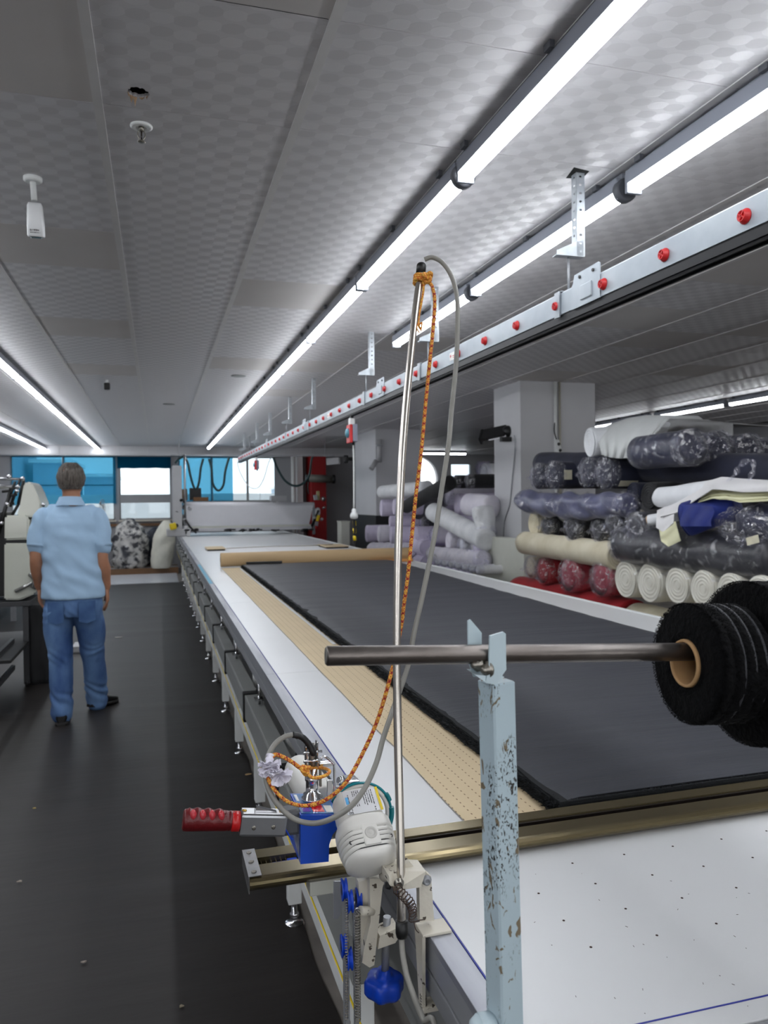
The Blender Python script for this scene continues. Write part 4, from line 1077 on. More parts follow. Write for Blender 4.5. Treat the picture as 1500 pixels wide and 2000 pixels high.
for s in (.006, hl - .008): part('brass_screw', mat('brass', (196, 160, 70), .25, 1.), hb_, lambda bm: lathe(bm, h1 + hd_ * s + hu * .0166, hu, [(0, .0038), (.0012, .0034), (.0016, .001)], 12))
vdir = -hw if hw.y > 0 else hw
for s, z in ((.022, -.005), (.052, -.003)): part('side_screw', M_nick, hb_, lambda bm: lathe(bm, h1 + hd_ * s + hu * z + vdir * .0128, vdir, [(0, .0036), (.0008, .0034), (.001, .0014)], 12))
part('mount_block', mat('dark_cast', (96, 98, 102), .5, .4), cut, lambda bm: obox(bm, (h2 + V((gf[0].x, gy + .03, h2.z))) / 2 + V((-.001, .008, -.004)), (1, 0, 0), (0, 1, 0), gf[0].x - h2.x + .006, .03, .04, .006))
part('blue_wire', M_bluep, cut, lambda bm: tube(bm, spl([P_(553, 1614), P_(560, 1624), P_(566, 1634), P_(571, 1640)], 5), .0014, 6))
# --- main motor (front): barrel pointing at the viewer, domed front shell with vents
mf = aY(717, 1652, 1.128); mb = aY(687, 1545, 1.205)
md = (mf - mb).normalized(); mu = frame(md)[0]; mu = (V((1, 0, 0)) - md * md.x).normalized(); mv = md.cross(mu).normalized()
if mv.z < 0: mv = -mv
ML = (mf - mb).length; MR = .0435
def mring(s, r, sq=0.0, n=48, flat=.0):
    out = []
    for i in range(n):
        a = 2 * PI * i / n; c_, s_ = math.cos(a), math.sin(a)
        k = 1 / max((abs(c_) ** 2.6 + abs(s_) ** 2.6) ** (1 / 2.6), 1e-6)
        rr = r * (k * .55 + .45)
        z = rr * s_
        if flat and z > flat: z = flat + (z - flat) * .25
        out.append(mb + md * s + mu * (rr * c_) + mv * z)
    return out
part('motor_barrel', M_shell, cut, lambda bm: loft(bm, [mring(s, r, flat=.030) for s, r in ((ML * .16, .030), (ML * .18, .036), (ML * .4, .037), (ML * .66, .037), (ML * .68, .0365))]))
def shell(bm):
    pr = [(ML * .66, .0375), (ML * .67, .041), (ML * .72, .0435), (ML * .85, .0445)]
    # alternate ribs and grooves near the nose
    s = ML * .86
    pr += [(s, .0445)]
    for k in range(5):
        r = .0442 - .0005 * k * k * .5
        pr += [(s + .0036, r), (s + .0038, r - .003), (s + .0056, r - .003), (s + .0058, r - .0002)]; s += .0072
    pr += [(s + .004, .0395), (s + .009, .034), (s + .0125, .026), (s + .0145, .014), (s + .015, .001)]
    loft(bm, [mring(a, r, flat=(.036 if r > .0425 or a < ML * .9 else .0335)) for a, r in pr])
part('motor_nose', M_shell, cut, shell)
def vents(bm):
    s = ML * .86
    for k in range(5):
        loft(bm, [mring(s + .0037 + .0072 * k, .0442 - .00025 * k * k - .0024, flat=.0339), mring(s + .0057 + .0072 * k, .0442 - .00025 * k * k - .0024, flat=.0339)], cap=False)
part('vent_slots', M_shd, cut, vents)
sl = ML * .86
def boss(bm):
    q = mb + md * (sl + .018) - mv * .004 + mu * .0
    vv = (EYE - q).normalized()
    obox(bm, mb + md * (sl + .014) + mv * .0345, mu, md, .026, .036, .0075, .003)
part('badge_boss', M_shell, cut, boss)
part('badge', mat('badge_grey', (190, 188, 182), .4), cut, lambda bm: lathe(bm, mb + md * (sl + .014) + mv * .038, mv, [(0, .0095), (.0012, .0092), (.0013, .0065), (.0007, .0064), (.0008, .003), (.0014, .002)], 20))
for dx in (-.030, .030):
    part('motor_screw', M_shd, cut, lambda bm: lathe(bm, mb + md * (sl + .020) + mv * .0305 + mu * dx, (mv + mu * (dx * 12)).normalized(), [(0, .0042), (.0012, .004), (.0013, .0024), (.0004, .002)], 14))
# rating plate with its print
plo = mb + md * (ML * .42) + mv * .0322
plate_n = mv
def pl(u, v, h=0.): return plo + mu * u + md * v + mv * h
rp = part('rating_plate', mat('silver_plate', (222, 223, 226), .25, .2), cut, lambda bm: prism(bm, [pl(-.026, -.021), pl(.026, -.021), pl(.026, .0195), pl(-.026, .0195)], mv * .0008), 'silver rating plate')
Rt = Matrix((-md, mu * 1.0, mv)).transposed()
if Rt.determinant() < 0: Rt = Matrix((md, mu, mv)).transposed()
Rt = Matrix((md, mv.cross(md), mv)).transposed()
side = mv.cross(md)
rows_ = [(-.018 + .001 * (k % 2), .008 - .002 * (k % 3), -.020 + .0036 * k, .0014) for k in range(5)]
rows_ += [(-.019, -.010, .001 + .0032 * k, .0013) for k in range(4)] + [(.000, .008, .004 + .0032 * k, .0013) for k in range(4)] + [(-.014, .006, .0185, .0013), (.012, .018, -.020, .0022)]
q_ = part('fine_print', M_ink, rp, lambda bm: print_marks(bm, plo + mv * .0010, md, -side * 1, mv, rows_, 5)); q_['kind'] = 'stuff'
part('blue_logo', mat('sky_blue_print', (90, 170, 225), .3), rp, lambda bm: obox(bm, plo + mv * .0011 + side * (-.0215) - md * .004, md, side, .012, .0045, .0004, .0001))
texts(rp, 'CE', plo + mv * .0009 + md * .009 + side * (-.0225), Rt, .009, M_ink, 'conformity_mark', 'LEFT')
part('plate_stripe', M_yellow, rp, lambda bm: prism(bm, [pl(.0275, -.021, .0), pl(.0315, -.021, .0), pl(.0315, .0195, .0), pl(.0275, .0195, .0)], mv * .0007))
# --- rear motor / lamp housing behind the gearbox
r0 = aY(632, 1572, 1.262); r1 = aY(582, 1500, 1.42)
def rear(bm):
    d = (r1 - r0).normalized(); u, v = frame(d); L_ = (r1 - r0).length
    loft(bm, [ring(r0 + d * s, u, v, r, n=24) for s, r in ((0, .030), (.004, .033), (L_ * .9, .030), (L_ - .004, .027), (L_, .018))])
part('rear_motor', M_shell, cut, rear)
# --- blade guard ring (clear with teal edge) and its chrome bracket
gc = aY(702, 1592, 1.255)
def guard(r_, w_, a0, a1, yo):
    def f(bm):
        tube(bm, [gc + V((r_ * math.cos(a), yo + .0, r_ * math.sin(a))) for a in [math.radians(a0 + (a1 - a0) * i / 40) for i in range(41)]], w_, 8)
    return f
part('blade_guard', M_shell, cut, guard(.050, .0042, -25, 165, .0))
part('guard_edge', mat('teal_guard_edge', (10, 120, 130), .25), cut, guard(.0555, .0022, -30, 165, -.002), 'teal rim')
part('teal_tape', mat('teal_tape', (8, 112, 120), .3), cut, lambda bm: (guard(.0563, .0042, 20, 34, -.002)(bm), guard(.0563, .005, -22, 8, -.002)(bm)))
cb_ = aY(683, 1532, 1.27)
part('guard_bracket', M_chrome, cut, lambda bm: (obox(bm, cb_, (1, .1, -.1), (0, 1, 0), .024, .03, .024, .002), obox(bm, cb_ + V((.002, -.012, -.018)), (1, 0, 0), (0, 1, 0), .022, .008, .018, .002)))
part('socket_screw', M_black, cut, lambda bm: lathe(bm, cb_ + V((.002, -.0165, -.018)), (0, -1, 0), [(0, .0062), (.004, .006), (.0042, .0035), (.001, .003)], 14))
part('knurled_screw', M_chrome, cut, lambda bm: lathe(bm, cb_ + V((-.010, .0, .006)), (-.7, -.2, .3), [(0, .005), (.004, .006), (.005, .0085), (.010, .0085), (.012, .006)], 14))
pc0, pc1 = aY(665, 1555, 1.25), aY(673, 1570, 1.222)
part('guard_stub', M_shell, cut, lambda bm: cyl(bm, pc0, pc1, .0075, .0072, 16))
part('brass_screw', mat('brass_end', (190, 165, 90), .25, 1.), cut, lambda bm: lathe(bm, pc1, pc1 - pc0, [(0, .0052), (.002, .005), (.003, .002)], 12))
part('blade_arm', M_chrome, cut, lambda bm: tube(bm, [aY(645, 1542, 1.27), aY(665, 1540, 1.27), aY(676, 1540, 1.27)], .003, 8))
# ================================================================== clamp, lifting column, pulleys (below the track)
cy = 1.125
Q = lambda px, py, y=cy: aY(px, py, y)
col = thing('lifting_column', 'cream painted column with blue pulleys and blue hand knob under the cutter', 'machine support', (.30, 1.15, .60))
part('diagonal_arm', M_cream, col, lambda bm: prism(bm, [Q(722, 1716), Q(752, 1716), Q(747, 1735), Q(731, 1885), Q(722, 1890), Q(707, 1880), Q(712, 1850), Q(724, 1800)], (0, .028, 0)))
part('side_plate', M_cream, col, lambda bm: prism(bm, [Q(700, 1722, 1.14), Q(724, 1718, 1.14), Q(722, 1760, 1.14), Q(712, 1850, 1.14), Q(706, 1850, 1.14), Q(704, 1790, 1.14)], (0, .02, 0)))
part('cross_bracket', M_cream, col, lambda bm: prism(bm, [Q(742, 1828, 1.13), Q(778, 1812, 1.13), Q(782, 1826, 1.13), Q(772, 1842, 1.13), Q(738, 1854, 1.13)], (0, .03, 0)))
part('pivot_stub', M_cream, col, lambda bm: (cyl(bm, Q(704, 1779, 1.12), Q(727, 1779, 1.13), .007), cyl(bm, Q(748, 1713, 1.12), Q(762, 1702, 1.11), .008)))
part('slide_plate', M_rim, col, lambda bm: prism(bm, [Q(652, 1722, 1.2), Q(676, 1722, 1.2), Q(676, 1760, 1.2), Q(660, 1795, 1.2), Q(652, 1795, 1.2)], (0, .004, 0)))
part('guide_bar', M_rim, col, lambda bm: (box(bm, .271, .277, 1.16, 1.18, .02, .905), box(bm, .2835, .2895, 1.15, 1.162, .02, .89)))
part('slide_block', M_black, col, lambda bm: box(bm, .268, .305, 1.166, 1.20, .855, .8795, .003) if False else box(bm, .2915, .312, 1.168, 1.20, .84, .878, .003))
def pulley(px, py, r, y, w_=.006):
    c = Q(px, py, y)
    def f(bm): lathe(bm, c - V((.004, 0, 0)), (1, -.12, 0), [(0, r), (.002, r), (.0035, r * .8), (w_ - .001, r * .8), (w_ + .0005, r), (w_ + .0025, r), (w_ + .003, r * .45), (w_ + .001, r * .4)], 28)
    o = part('pulley', M_bluep, col, f)
    part('pulley_hub', M_shd, o, lambda bm: lathe(bm, c - V((.0048, 0, 0)), (1, -.12, 0), [(0, r * .22), (.0007, r * .5), (w_ + .004, r * .3)], 14))
for a in ((672, 1737, .0165, 1.15), (683, 1760, .0165, 1.135), (700, 1754, .0155, 1.15), (671, 1847, .0165, 1.15), (682, 1872, .0165, 1.135)): pulley(*a)
def bead(x_px, y0_, y1_, y, r=.0022, st=5.2):
    def f(bm):
        p0, p1 = Q(x_px[0], y0_, y), Q(x_px[1], y1_, y); L_ = (p1 - p0).length; n = int(L_ / .0042); d = (p1 - p0).normalized(); u, v = frame(d); pts = []
        for i in range(n * 8): a = 2 * PI * i / 8; pts.append(p0 + d * (L_ * i / (n * 8)) + u * (r * math.cos(a)) + v * (r * math.sin(a)))
        tube(bm, pts, .0009, 5)
    return f
part('drive_spring', M_nick, col, bead((677, 677), 1757, 1992, 1.125))
part('return_spring', M_nick, col, bead((698, 699), 1784, 1995, 1.118, .0042))
part('spring_hook', M_chrome, col, lambda bm: tube(bm, spl([Q(698, 1784, 1.118), Q(694, 1778, 1.118), Q(698, 1773, 1.118), Q(703, 1778, 1.118)], 5), .0012, 6))
part('screw_rod', M_rim, col, lambda bm: cyl(bm, Q(756, 1790, 1.15), Q(752, 1905, 1.15), .0062, n=12))
kc = Q(750, 1924, 1.15)
def knob(bm):
    n = 60; rings = []
    for z, r in ((.024, .004), (.026, .010), (.016, .011), (.0135, .018), (.014, .026), (.008, .030), (-.008, .030), (-.014, .026), (-.016, .012), (-.016, .001)):
        rings.append([kc + V(((r * (1 + (.07 * math.cos(6 * a) if r > .02 else 0))) * math.cos(a), (r * (1 + (.07 * math.cos(6 * a) if r > .02 else 0))) * math.sin(a), z)) for a in [2 * PI * i / n for i in range(n)]])
    loft(bm, rings)
part('hand_knob', M_bluep, col, knob, 'blue lobed hand knob')
# support foot so the column reaches the floor
part('base_block', M_rim, col, lambda bm: box(bm, .25, .32, 1.13, 1.20, 0, .0195, .003))
# --- rim clamp with the pole
clamp = thing('pole_clamp', 'chipped cream clamp bolted on the steel rim holding the tall pole', 'clamp', (.37, 1.07, TZ))
part('foot_plate', M_cream, clamp, lambda bm: box(bm, .3605, .406, 1.048, 1.084, TZ + .001, TZ + .0055, .0015))
part('down_plate', M_cream, clamp, lambda bm: prism(bm, [V((.366, 1.052, TZ + .001)), V((.366, 1.088, TZ + .001)), V((.366, 1.070, TZ - .105)), V((.366, 1.055, TZ - .105))], (-.005, 0, 0)))
part('hook_bottom', M_cream, clamp, lambda bm: box(bm, .3615, .400, 1.052, 1.076, TZ - .113, TZ - .105, .001))
part('clamp_screw', M_nick, clamp, bead((826, 829), 1938, 1990, 1.06, .0045))
part('upright', M_cream, clamp, lambda bm: prism(bm, [aY(820, 1802, 1.066), aY(848, 1798, 1.066), aY(842, 1712, 1.066), aY(834, 1706, 1.066), aY(824, 1712, 1.066), aY(819, 1725, 1.066)], (0, .014, 0)))
part('clamp_block', M_cream, clamp, lambda bm: prism(bm, [aY(760, 1712, 1.06), aY(766, 1702, 1.08), aY(776, 1699, 1.08), aY(832, 1702, 1.06), aY(822, 1733, 1.06), aY(770, 1740, 1.06), aY(760, 1727, 1.06)], (0, .038, 0)))
part('clamp_cap', M_cream, clamp, lambda bm: prism(bm, [aY(776, 1698, 1.082), aY(800, 1683, 1.082), aY(806, 1690, 1.082), aY(814, 1701, 1.082)], (0, .014, 0)))
for px, py, yy, r in ((779, 1725, 1.058, .0062), (833, 1719, 1.0655, .0062)):
    q = aY(px, py, yy)
    part('bolt', M_nick if px < 800 else M_rim, clamp, lambda bm: lathe(bm, q, (-.15, -1, 0), [(0, r * 1.25), (.001, r * 1.2), (.0012, r), (.006, r * .9), (.0062, r * .5), (.003, r * .45)], 16))
part('side_nut', M_black, clamp, lambda bm: (cyl(bm, aY(760, 1718, 1.075), aY(757, 1720, 1.075), .008, n=6), cyl(bm, aY(762, 1731, 1.07), aY(755, 1729, 1.07), .005, n=8)))
def tspring(bm):
    c = [aY(*q) for q in ((775, 1736, 1.045), (787, 1748, 1.045), (800, 1762, 1.045), (806, 1778, 1.045), (806, 1792, 1.045))]; cs = spl(c, 24); pts = []
    for i, p in enumerate(cs):
        a = 2 * PI * i / 9; pts.append(p + V((.0072 * math.cos(a), .004 * math.cos(a), .0058 * math.sin(a))))
    tube(bm, pts + [aY(812, 1800, 1.045), aY(820, 1797, 1.05), aY(830, 1796, 1.055)], .0008, 6)
    tube(bm, spl([aY(808, 1798, 1.045), aY(812, 1815, 1.042), aY(818, 1822, 1.045)], 5), .0007, 5)
part('tension_spring', mat('rusty_spring', (78, 62, 54), .45, .7), clamp, tspring)
# --- pole
pb_ = aY(784, 1800, 1.062); pt_ = aY(822, 530, 1.30)
M_pole = mat('stainless_pole', (196, 190, 182), .26, 1.)
pole = thing('cable_pole', 'tall thin stainless pole leaning over the table with black end caps', 'pole', tuple(pb_))
pmid = aY(781, 1010, 1.20)
# gently bowed, as in the photograph
part('tube', M_pole, pole, lambda bm: tube(bm, spl([pb_, aY(783, 1700, 1.075), aY(775, 1250, 1.155), aY(785, 900, 1.22), aY(808, 640, 1.275), pt_], 10), .0064, 20))
part('bottom_cap', M_black, pole, lambda bm: lathe(bm, pb_ + V((0, -.001, .002)), (0, 0, -1), [(0, .0088), (.018, .0092), (.024, .0078), (.026, .003)], 20))
pd_ = (pt_ - aY(808, 640, 1.275)).normalized()
part('top_cap', M_black, pole, lambda bm: lathe(bm, pt_ - pd_ * .004, pd_, [(0, .0086), (.016, .0088), (.0185, .0072), (.019, .003)], 20))
# --- grey cable
M_cable = mat('grey_rubber_cable', (138, 136, 130), .35, var=.1, vscale=40)
cpts = [(829, 507, 1.301), (845, 503, 1.295), (866, 515, 1.285), (884, 545, 1.275), (893, 585, 1.265), (894, 640, 1.25), (890, 720, 1.24), (881, 810, 1.23), (876, 870, 1.22), (862, 960, 1.21), (850, 1040, 1.20), (826, 1160, 1.19), (808, 1240, 1.18), (797, 1300, 1.175), (768, 1385, 1.165), (749, 1440, 1.15), (735, 1490, 1.135), (712, 1540, 1.118), (685, 1575, 1.112), (650, 1598, 1.118), (615, 1608, 1.135), (580, 1602, 1.15), (553, 1583, 1.163), (532, 1556, 1.177), (521, 1528, 1.19), (519, 1500, 1.20), (524, 1475, 1.21), (538, 1452, 1.22), (556, 1439, 1.225), (572, 1435, 1.225)]
cpp = spl([aY(*q) for q in cpts], 6)
cord = thing('power_cable', 'grey power cable looping from the pole top down to the blue gearbox', 'cable', tuple(cpp[0]))
part('sheath', M_cable, cord, lambda bm: tube(bm, cpp, .0042, 10))
tp = spl([cpp[-1], aY(590, 1440, 1.225), aY(604, 1455, 1.225), aY(612, 1472, 1.225), plug_top + V((0, 0, -.003))], 8)
part('taped_sleeve', M_black, cord, lambda bm: (tube(bm, tp, [.0052 + .0010 * nz((i * .9, 1, 1)) for i in range(len(tp))], 12)))
lead = thing('lower_cable', 'grey cable running from the pole foot down beside the table rim', 'cable', tuple(pb_ - V((0, 0, .03))))
part('sheath', M_cable, lead, lambda bm: tube(bm, spl([pb_ + V((0, 0, -.025)), aY(786, 1860, 1.05), aY(793, 1900, 1.03), aY(806, 1940, 1.01), aY(826, 1990, .99), aY(850, 2040, .96), V((.30, .90, .5)), V((.30, .85, .006))], 8), .0042, 10))
# --- orange rope
M_rope = mat('orange_braided_rope', (198, 104, 40), .7, col2=(224, 176, 70), vscale=420, lo=.45, hi=.55)
M_ropr = mat('red_strand', (150, 34, 32), .7)
rpts = [(836, 548, 1.285), (845, 562, 1.28), (849, 590, 1.275), (846, 640, 1.268), (840, 700, 1.255), (832, 780, 1.245), (823, 880, 1.23), (813, 960, 1.22), (805, 1040, 1.21), (797, 1120, 1.20), (789, 1180, 1.195), (784, 1220, 1.195), (770, 1290, 1.185), (752, 1360, 1.18), (732, 1420, 1.175), (704, 1480, 1.165), (678, 1525, 1.15), (650, 1553, 1.15), (618, 1570, 1.155), (585, 1573, 1.16), (556, 1562, 1.165), (534, 1540, 1.175), (523, 1518, 1.182), (523, 1500, 1.19), (528, 1485, 1.195), (537, 1474, 1.20), (552, 1478, 1.20), (570, 1488, 1.20), (585, 1499, 1.198), (597, 1505, 1.195)]
rp_ = spl([aY(*q) for q in rpts], 6)
rope = thing('orange_rope', 'orange and red braided cord tied to the pole top and round the chrome plug', 'rope', tuple(rp_[0]))
def braid(pts, R, r, turns, ph, nn=8):
    out = []; L_ = 0; u = None
    for i, p in enumerate(pts):
        d = (pts[min(i + 1, len(pts) - 1)] - pts[max(i - 1, 0)]).normalized()
        if u is None: u, v = frame(d)
        else: u = (u - d * u.dot(d)).normalized()
        v = d.cross(u)
        if i: L_ += (p - pts[i - 1]).length
        a = L_ / turns * 2 * PI + ph
        out.append(p + u * (R * math.cos(a)) + v * (R * math.sin(a)))
    return out
def dense(pts, st=.0022):
    out = [pts[0]]
    for a, b_ in zip(pts, pts[1:]):
        n = max(1, int((b_ - a).length / st))
        for k in range(1, n + 1): out.append(a.lerp(b_, k / n))
    return out
dp = dense(rp_)
part('core_strand', M_rope, rope, lambda bm: tube(bm, dp[::2], .0027, 8))
for k in range(3):
    part('braid_strand', M_ropr if k == 1 else M_rope, rope, lambda bm: (tube(bm, braid(dp, .0024, 0, .014, k * 2.1), .00125, 5), tube(bm, braid(dp, .0024, 0, -.014, k * 2.1 + 1), .00115, 5)))
kn = aY(835, 541, 1.283); kn2 = aY(597, 1504, 1.195)
def knot(bm, c, r, s, th=.0032):
    pts = []
    for i in range(90):
        t = 2 * PI * i / 89
        pts.append(c + V(((math.sin(t) + 2 * math.sin(2 * t)) * r / 3, math.sin(3 * t) * r * .5, (math.cos(t) - 2 * math.cos(2 * t)) * r / 3 * s)))
    tube(bm, pts, th, 8)
part('knot', M_rope, rope, lambda bm: knot(bm, kn, .0085, 1.1))
part('knot', M_rope, rope, lambda bm: knot(bm, kn2, .0075, 1, .0028))
def wrap(bm):
    c = pt_ - pd_ * .012
    u, v = frame(pd_); pts = [c - pd_ * (.0045 * i / 16) + u * (.0095 * math.cos(2 * PI * i / 16)) + v * (.0095 * math.sin(2 * PI * i / 16)) for i in range(-10, 44)]
    tube(bm, pts, .003, 8)
    tube(bm, spl([pts[-1], kn + V((-.006, 0, .002)), kn], 4), .003, 8)
part('top_wrap', M_rope, rope, wrap)
part('frayed_end', M_rope, rope, lambda bm: (tube(bm, spl([aY(826, 545, 1.29), aY(827, 565, 1.288), aY(823, 590, 1.286), aY(818, 618, 1.28), aY(818, 636, 1.275), aY(822, 643, 1.272)], 6), .0022, 6), tube(bm, spl([aY(818, 636, 1.275), aY(824, 630, 1.27), aY(822, 647, 1.27)], 4), .0014, 6), tube(bm, spl([aY(817, 630, 1.275), aY(814, 640, 1.27), aY(819, 650, 1.27)], 4), .0014, 6)))
part('loop', M_rope, rope, lambda bm: tube(bm, spl([kn2, aY(608, 1518, 1.183), aY(625, 1518, 1.180), aY(640, 1512, 1.182), aY(643, 1505, 1.20), aY(630, 1500, 1.235), aY(612, 1500, 1.24), aY(600, 1502, 1.215), kn2], 6), .0027, 8))
# --- white cloth rag tied like a flower
fc = aY(524, 1500, 1.19)
rag = thing('white_rag', 'white cloth rag bunched like a flower round the orange cord', 'rag', tuple(fc))
M_rag = mat('white_voile', (222, 218, 230), .8, var=.05)
def petals(bm, c, n, R, seed, tilt):
    rnd = random.Random(seed)
    for k in range(n):
        a = 2 * PI * k / n + rnd.uniform(-.3, .3); el = rnd.uniform(-.5, .7)
        d = V((math.cos(a), -.55 + rnd.uniform(-.3, .3) + tilt, math.sin(a) * .95 + el * .2)).normalized(); u, v = frame(d); r = R * rnd.uniform(.75, 1.15)
        g = []
        for i in range(6):
            t = i / 5; row = []
            for j in range(7):
                s = (j - 3) / 3
                row.append(c + d * (r * t) + u * (s * r * .55 * math.sin(t * PI * .62 + .15)) + v * (r * .28 * (s * s) * t + r * .10 * math.sin(s * 7 + seed + k) * t - r * .2 * t * t * t))
            g.append(row)
        sheet(bm, g, .0007)
part('ruffles', M_rag, rag, lambda bm: (petals(bm, fc, 11, .019, 1, 0), petals(bm, fc + V((0, -.004, 0)), 8, .012, 2, -.3)))
f2 = aY(546, 1512, 1.182)
part('ruffles', M_rag, rag, lambda bm: petals(bm, f2, 9, .017, 5, -.1))
part('twisted_neck', M_rag, rag, lambda bm: tube(bm, spl([aY(528, 1474, 1.20), aY(526, 1486, 1.194), fc], 5), [.0060 + .001 * math.sin(i * 2) for i in range(11)], 10))
# ================================================================== FABRIC STORE (right)
def cloth(name, col, col2=None, rough=.8): return mat(name, col, rough, col2=col2, vscale=6, bump=.25, bscale=9, sheen=.1)
M_navy = cloth('navy_fabric', (26, 30, 52), (18, 21, 40)); M_navyp = cloth('navy_fabric_under_film', (34, 38, 64), (24, 27, 50), .45)
M_lav = cloth('lavender_grey_film_fabric', (96, 98, 126), (66, 68, 96), .35)
M_creamc = cloth('cream_fabric', (222, 214, 190), (206, 196, 168)); M_redc = cloth('red_fabric', (178, 22, 34), (150, 14, 26)); M_redp = cloth('red_fabric_under_film', (190, 84, 98), (160, 44, 60), .4)
M_wht = cloth('white_roll_fabric', (240, 238, 228), (222, 218, 204)); M_char = cloth('dark_grey_film_fabric', (62, 62, 68), (40, 40, 46), .3)
M_blk = cloth('black_fabric', (20, 20, 22), (28, 28, 30)); M_royal = cloth('royal_blue_fabric', (16, 38, 118), (10, 26, 92)); M_wht2 = cloth('cool_white_fabric', (230, 231, 233), (212, 214, 217))
M_lil = cloth('pale_lilac_fabric', (222, 214, 234), (204, 196, 218)); M_lilw = cloth('lilac_white_fabric', (236, 232, 240), (218, 214, 226))
M_film = film('clear_plastic_wrap', (255, 255, 255), .13, .16, 10, .9); M_gath = film('gathered_plastic', (250, 250, 255), .26, .2, 26, 1.0)
M_filmr = film('clear_plastic_over_red', (255, 240, 242), .15, .2, 12, .9)
M_tag = mat('cream_paper_label', (206, 200, 176), .7, var=.15, vscale=30)
SEED = [0]
def froll(label, p0, p1, r, m, end='spiral', wrap=None, group=None, r1=None, sag=0., name='fabric_roll', cat='fabric roll', sq=1., wrinkle=.02, core=None, tagpos=None, hide=False):
    SEED[0] += 1; sd = SEED[0] * 3.7
    p0, p1 = V(p0), V(p1); d = (p1 - p0).normalized(); L = (p1 - p0).length; u, v = frame(d); r1 = r1 or r
    t = thing(name, label, cat, tuple(p0 - V((0, 0, r))), group)
    n = 30; ns = max(8, int(L / .06))
    def rad(s, a, k=1., wr=wrinkle):
        rr = (r + (r1 - r) * s)
        return rr * k * (1 + wr * nz((math.cos(a) * 1.6, math.sin(a) * 1.6 + sd, s * L * 3.2)) + wr * .5 * math.sin(s * L * 22 + 3 * math.sin(a + sd)))
    def rg(s, k=1., wr=wrinkle, ax=0.):
        c = p0 + d * (s * L + ax) - V((0, 0, sag * 4 * s * (1 - s)))
        return [c + u * (rad(s, a, k, wr) * math.cos(a)) + v * (rad(s, a, k, wr) * math.sin(a) * sq) for a in [2 * PI * i / n for i in range(n)]]
    bevel = [(0, .93), (.004 / L, .985), (.012 / L, 1.)]
    part('rolled_cloth', m, t, lambda bm: loft(bm, [rg(s, k) for s, k in bevel] + [rg(i / ns) for i in range(1, ns + 1)] + [rg(1, .6)]))
    if end in ('spiral', 'core'):
        cr = core or r * .22
        def sp(bm):
            rings = []; K = 16
            for i in range(K + 1):
                k = .95 - (.95 - cr / r) * i / K
                rings.append([q + d * (-.004 + .004 * math.sin(k * 34 + j * 2 * PI / n) + .006 * (1 - k)) for j, q in enumerate(rg(0, k))])
            loft(bm, rings, cap=False)
        part('spiral_end', m, t, sp)
        if end == 'core': part('cardboard_core', M_core, t, lambda bm: loft(bm, [[q + d * a for q in rg(0, k, 0)] for a, k in ((.0, cr / r), (-.012, cr / r), (-.012, cr / r * .75), (.05, cr / r * .72), (.05, .01))], cap=False))
        else: part('hollow', M_dark if m in (M_blk, M_navy, M_char) else M_tag, t, lambda bm: loft(bm, [[q + d * a for q in rg(0, k, 0)] for a, k in ((-.001, cr / r * 1.02), (.02, cr / r * .8), (.022, .02))], cap=False))
    if end == 'gather':
        def ga(bm):
            rings = []; K = 9; nn = 48
            for i in range(K + 1):
                k = 1.03 * (1 - i / K) + .04; row = []
                for j in range(nn):
                    a = 2 * PI * j / nn; fold = (.10 * math.sin(a * 9 + sd) + .06 * math.sin(a * 17 + sd * 2)) * (1 - abs(2 * i / K - 1)) * r
                    row.append(p0 - d * (.012 + (1 - (k / 1.07) ** 2) * r * .32 + fold) + u * (r * k * math.cos(a)) + v * (r * k * math.sin(a) * sq))
                rings.append(row)
            rings.insert(0, [p0 + d * .06 + u * (r * 1.045 * math.cos(2 * PI * j / nn)) + v * (r * 1.045 * sq * math.sin(2 * PI * j / nn)) for j in range(nn)])
            loft(bm, rings, cap=False)
            c = p0 - d * (.012 + r * .3)
            tube(bm, spl([c, c - d * .02 + u * .004, c - d * .045 + V((0, 0, -.02))], 4), [.010, .006, .012, .016, .010, .004, .012, .016, .018][:9], 8)
        part('gathered_plastic', M_gath, t, ga)
        part('end_cloth', m, t, lambda bm: loft(bm, [[q - d * .002 for q in rg(0, .92)], [q - d * .006 for q in rg(0, .5)], [q - d * .004 for q in rg(0, .05)]], cap=True))
    if wrap:
        part('plastic_wrap', wrap, t, lambda bm: loft(bm, [rg(-.01, .9, .06), rg(0, 1.04, .06)] + [rg(i / (ns * 3), 1.05 + .012 * math.sin(i * 1.7) + .008 * math.sin(i * .9), max(.07, wrinkle * 1.5)) for i in range(1, ns * 3 + 1)], cap=False))
    if tagpos:
        tx, ty, w_, h_ = tagpos
        c = V((tx, ty, 0)) if False else tagpos[0]
    return t
def paper_label(parent, c, ex, ey, w_, h_, tilt=0): part('paper_label', M_tag, parent, lambda bm: obox(bm, c, ex, ey, w_, h_, .0015, .0004), 'cream paper label')
XP = 3.0
def E(px, py, rp, x=XP): p = aX(px, py, x); return p, rp * depth(p) / FPX
G = 'rolls in the right-hand stack'
# hidden base: two lower layers on the floor that carry the visible pile
for k, (x, z) in enumerate(((3.16, .125), (3.42, .125), (3.68, .125), (3.29, .35), (3.55, .35))):
    froll('white wrapped roll of the hidden base under the right stack', (x, 3.0, z + .002), (x, 6.9, z + .002), .125, M_wht, group='hidden base rolls of the right stack')
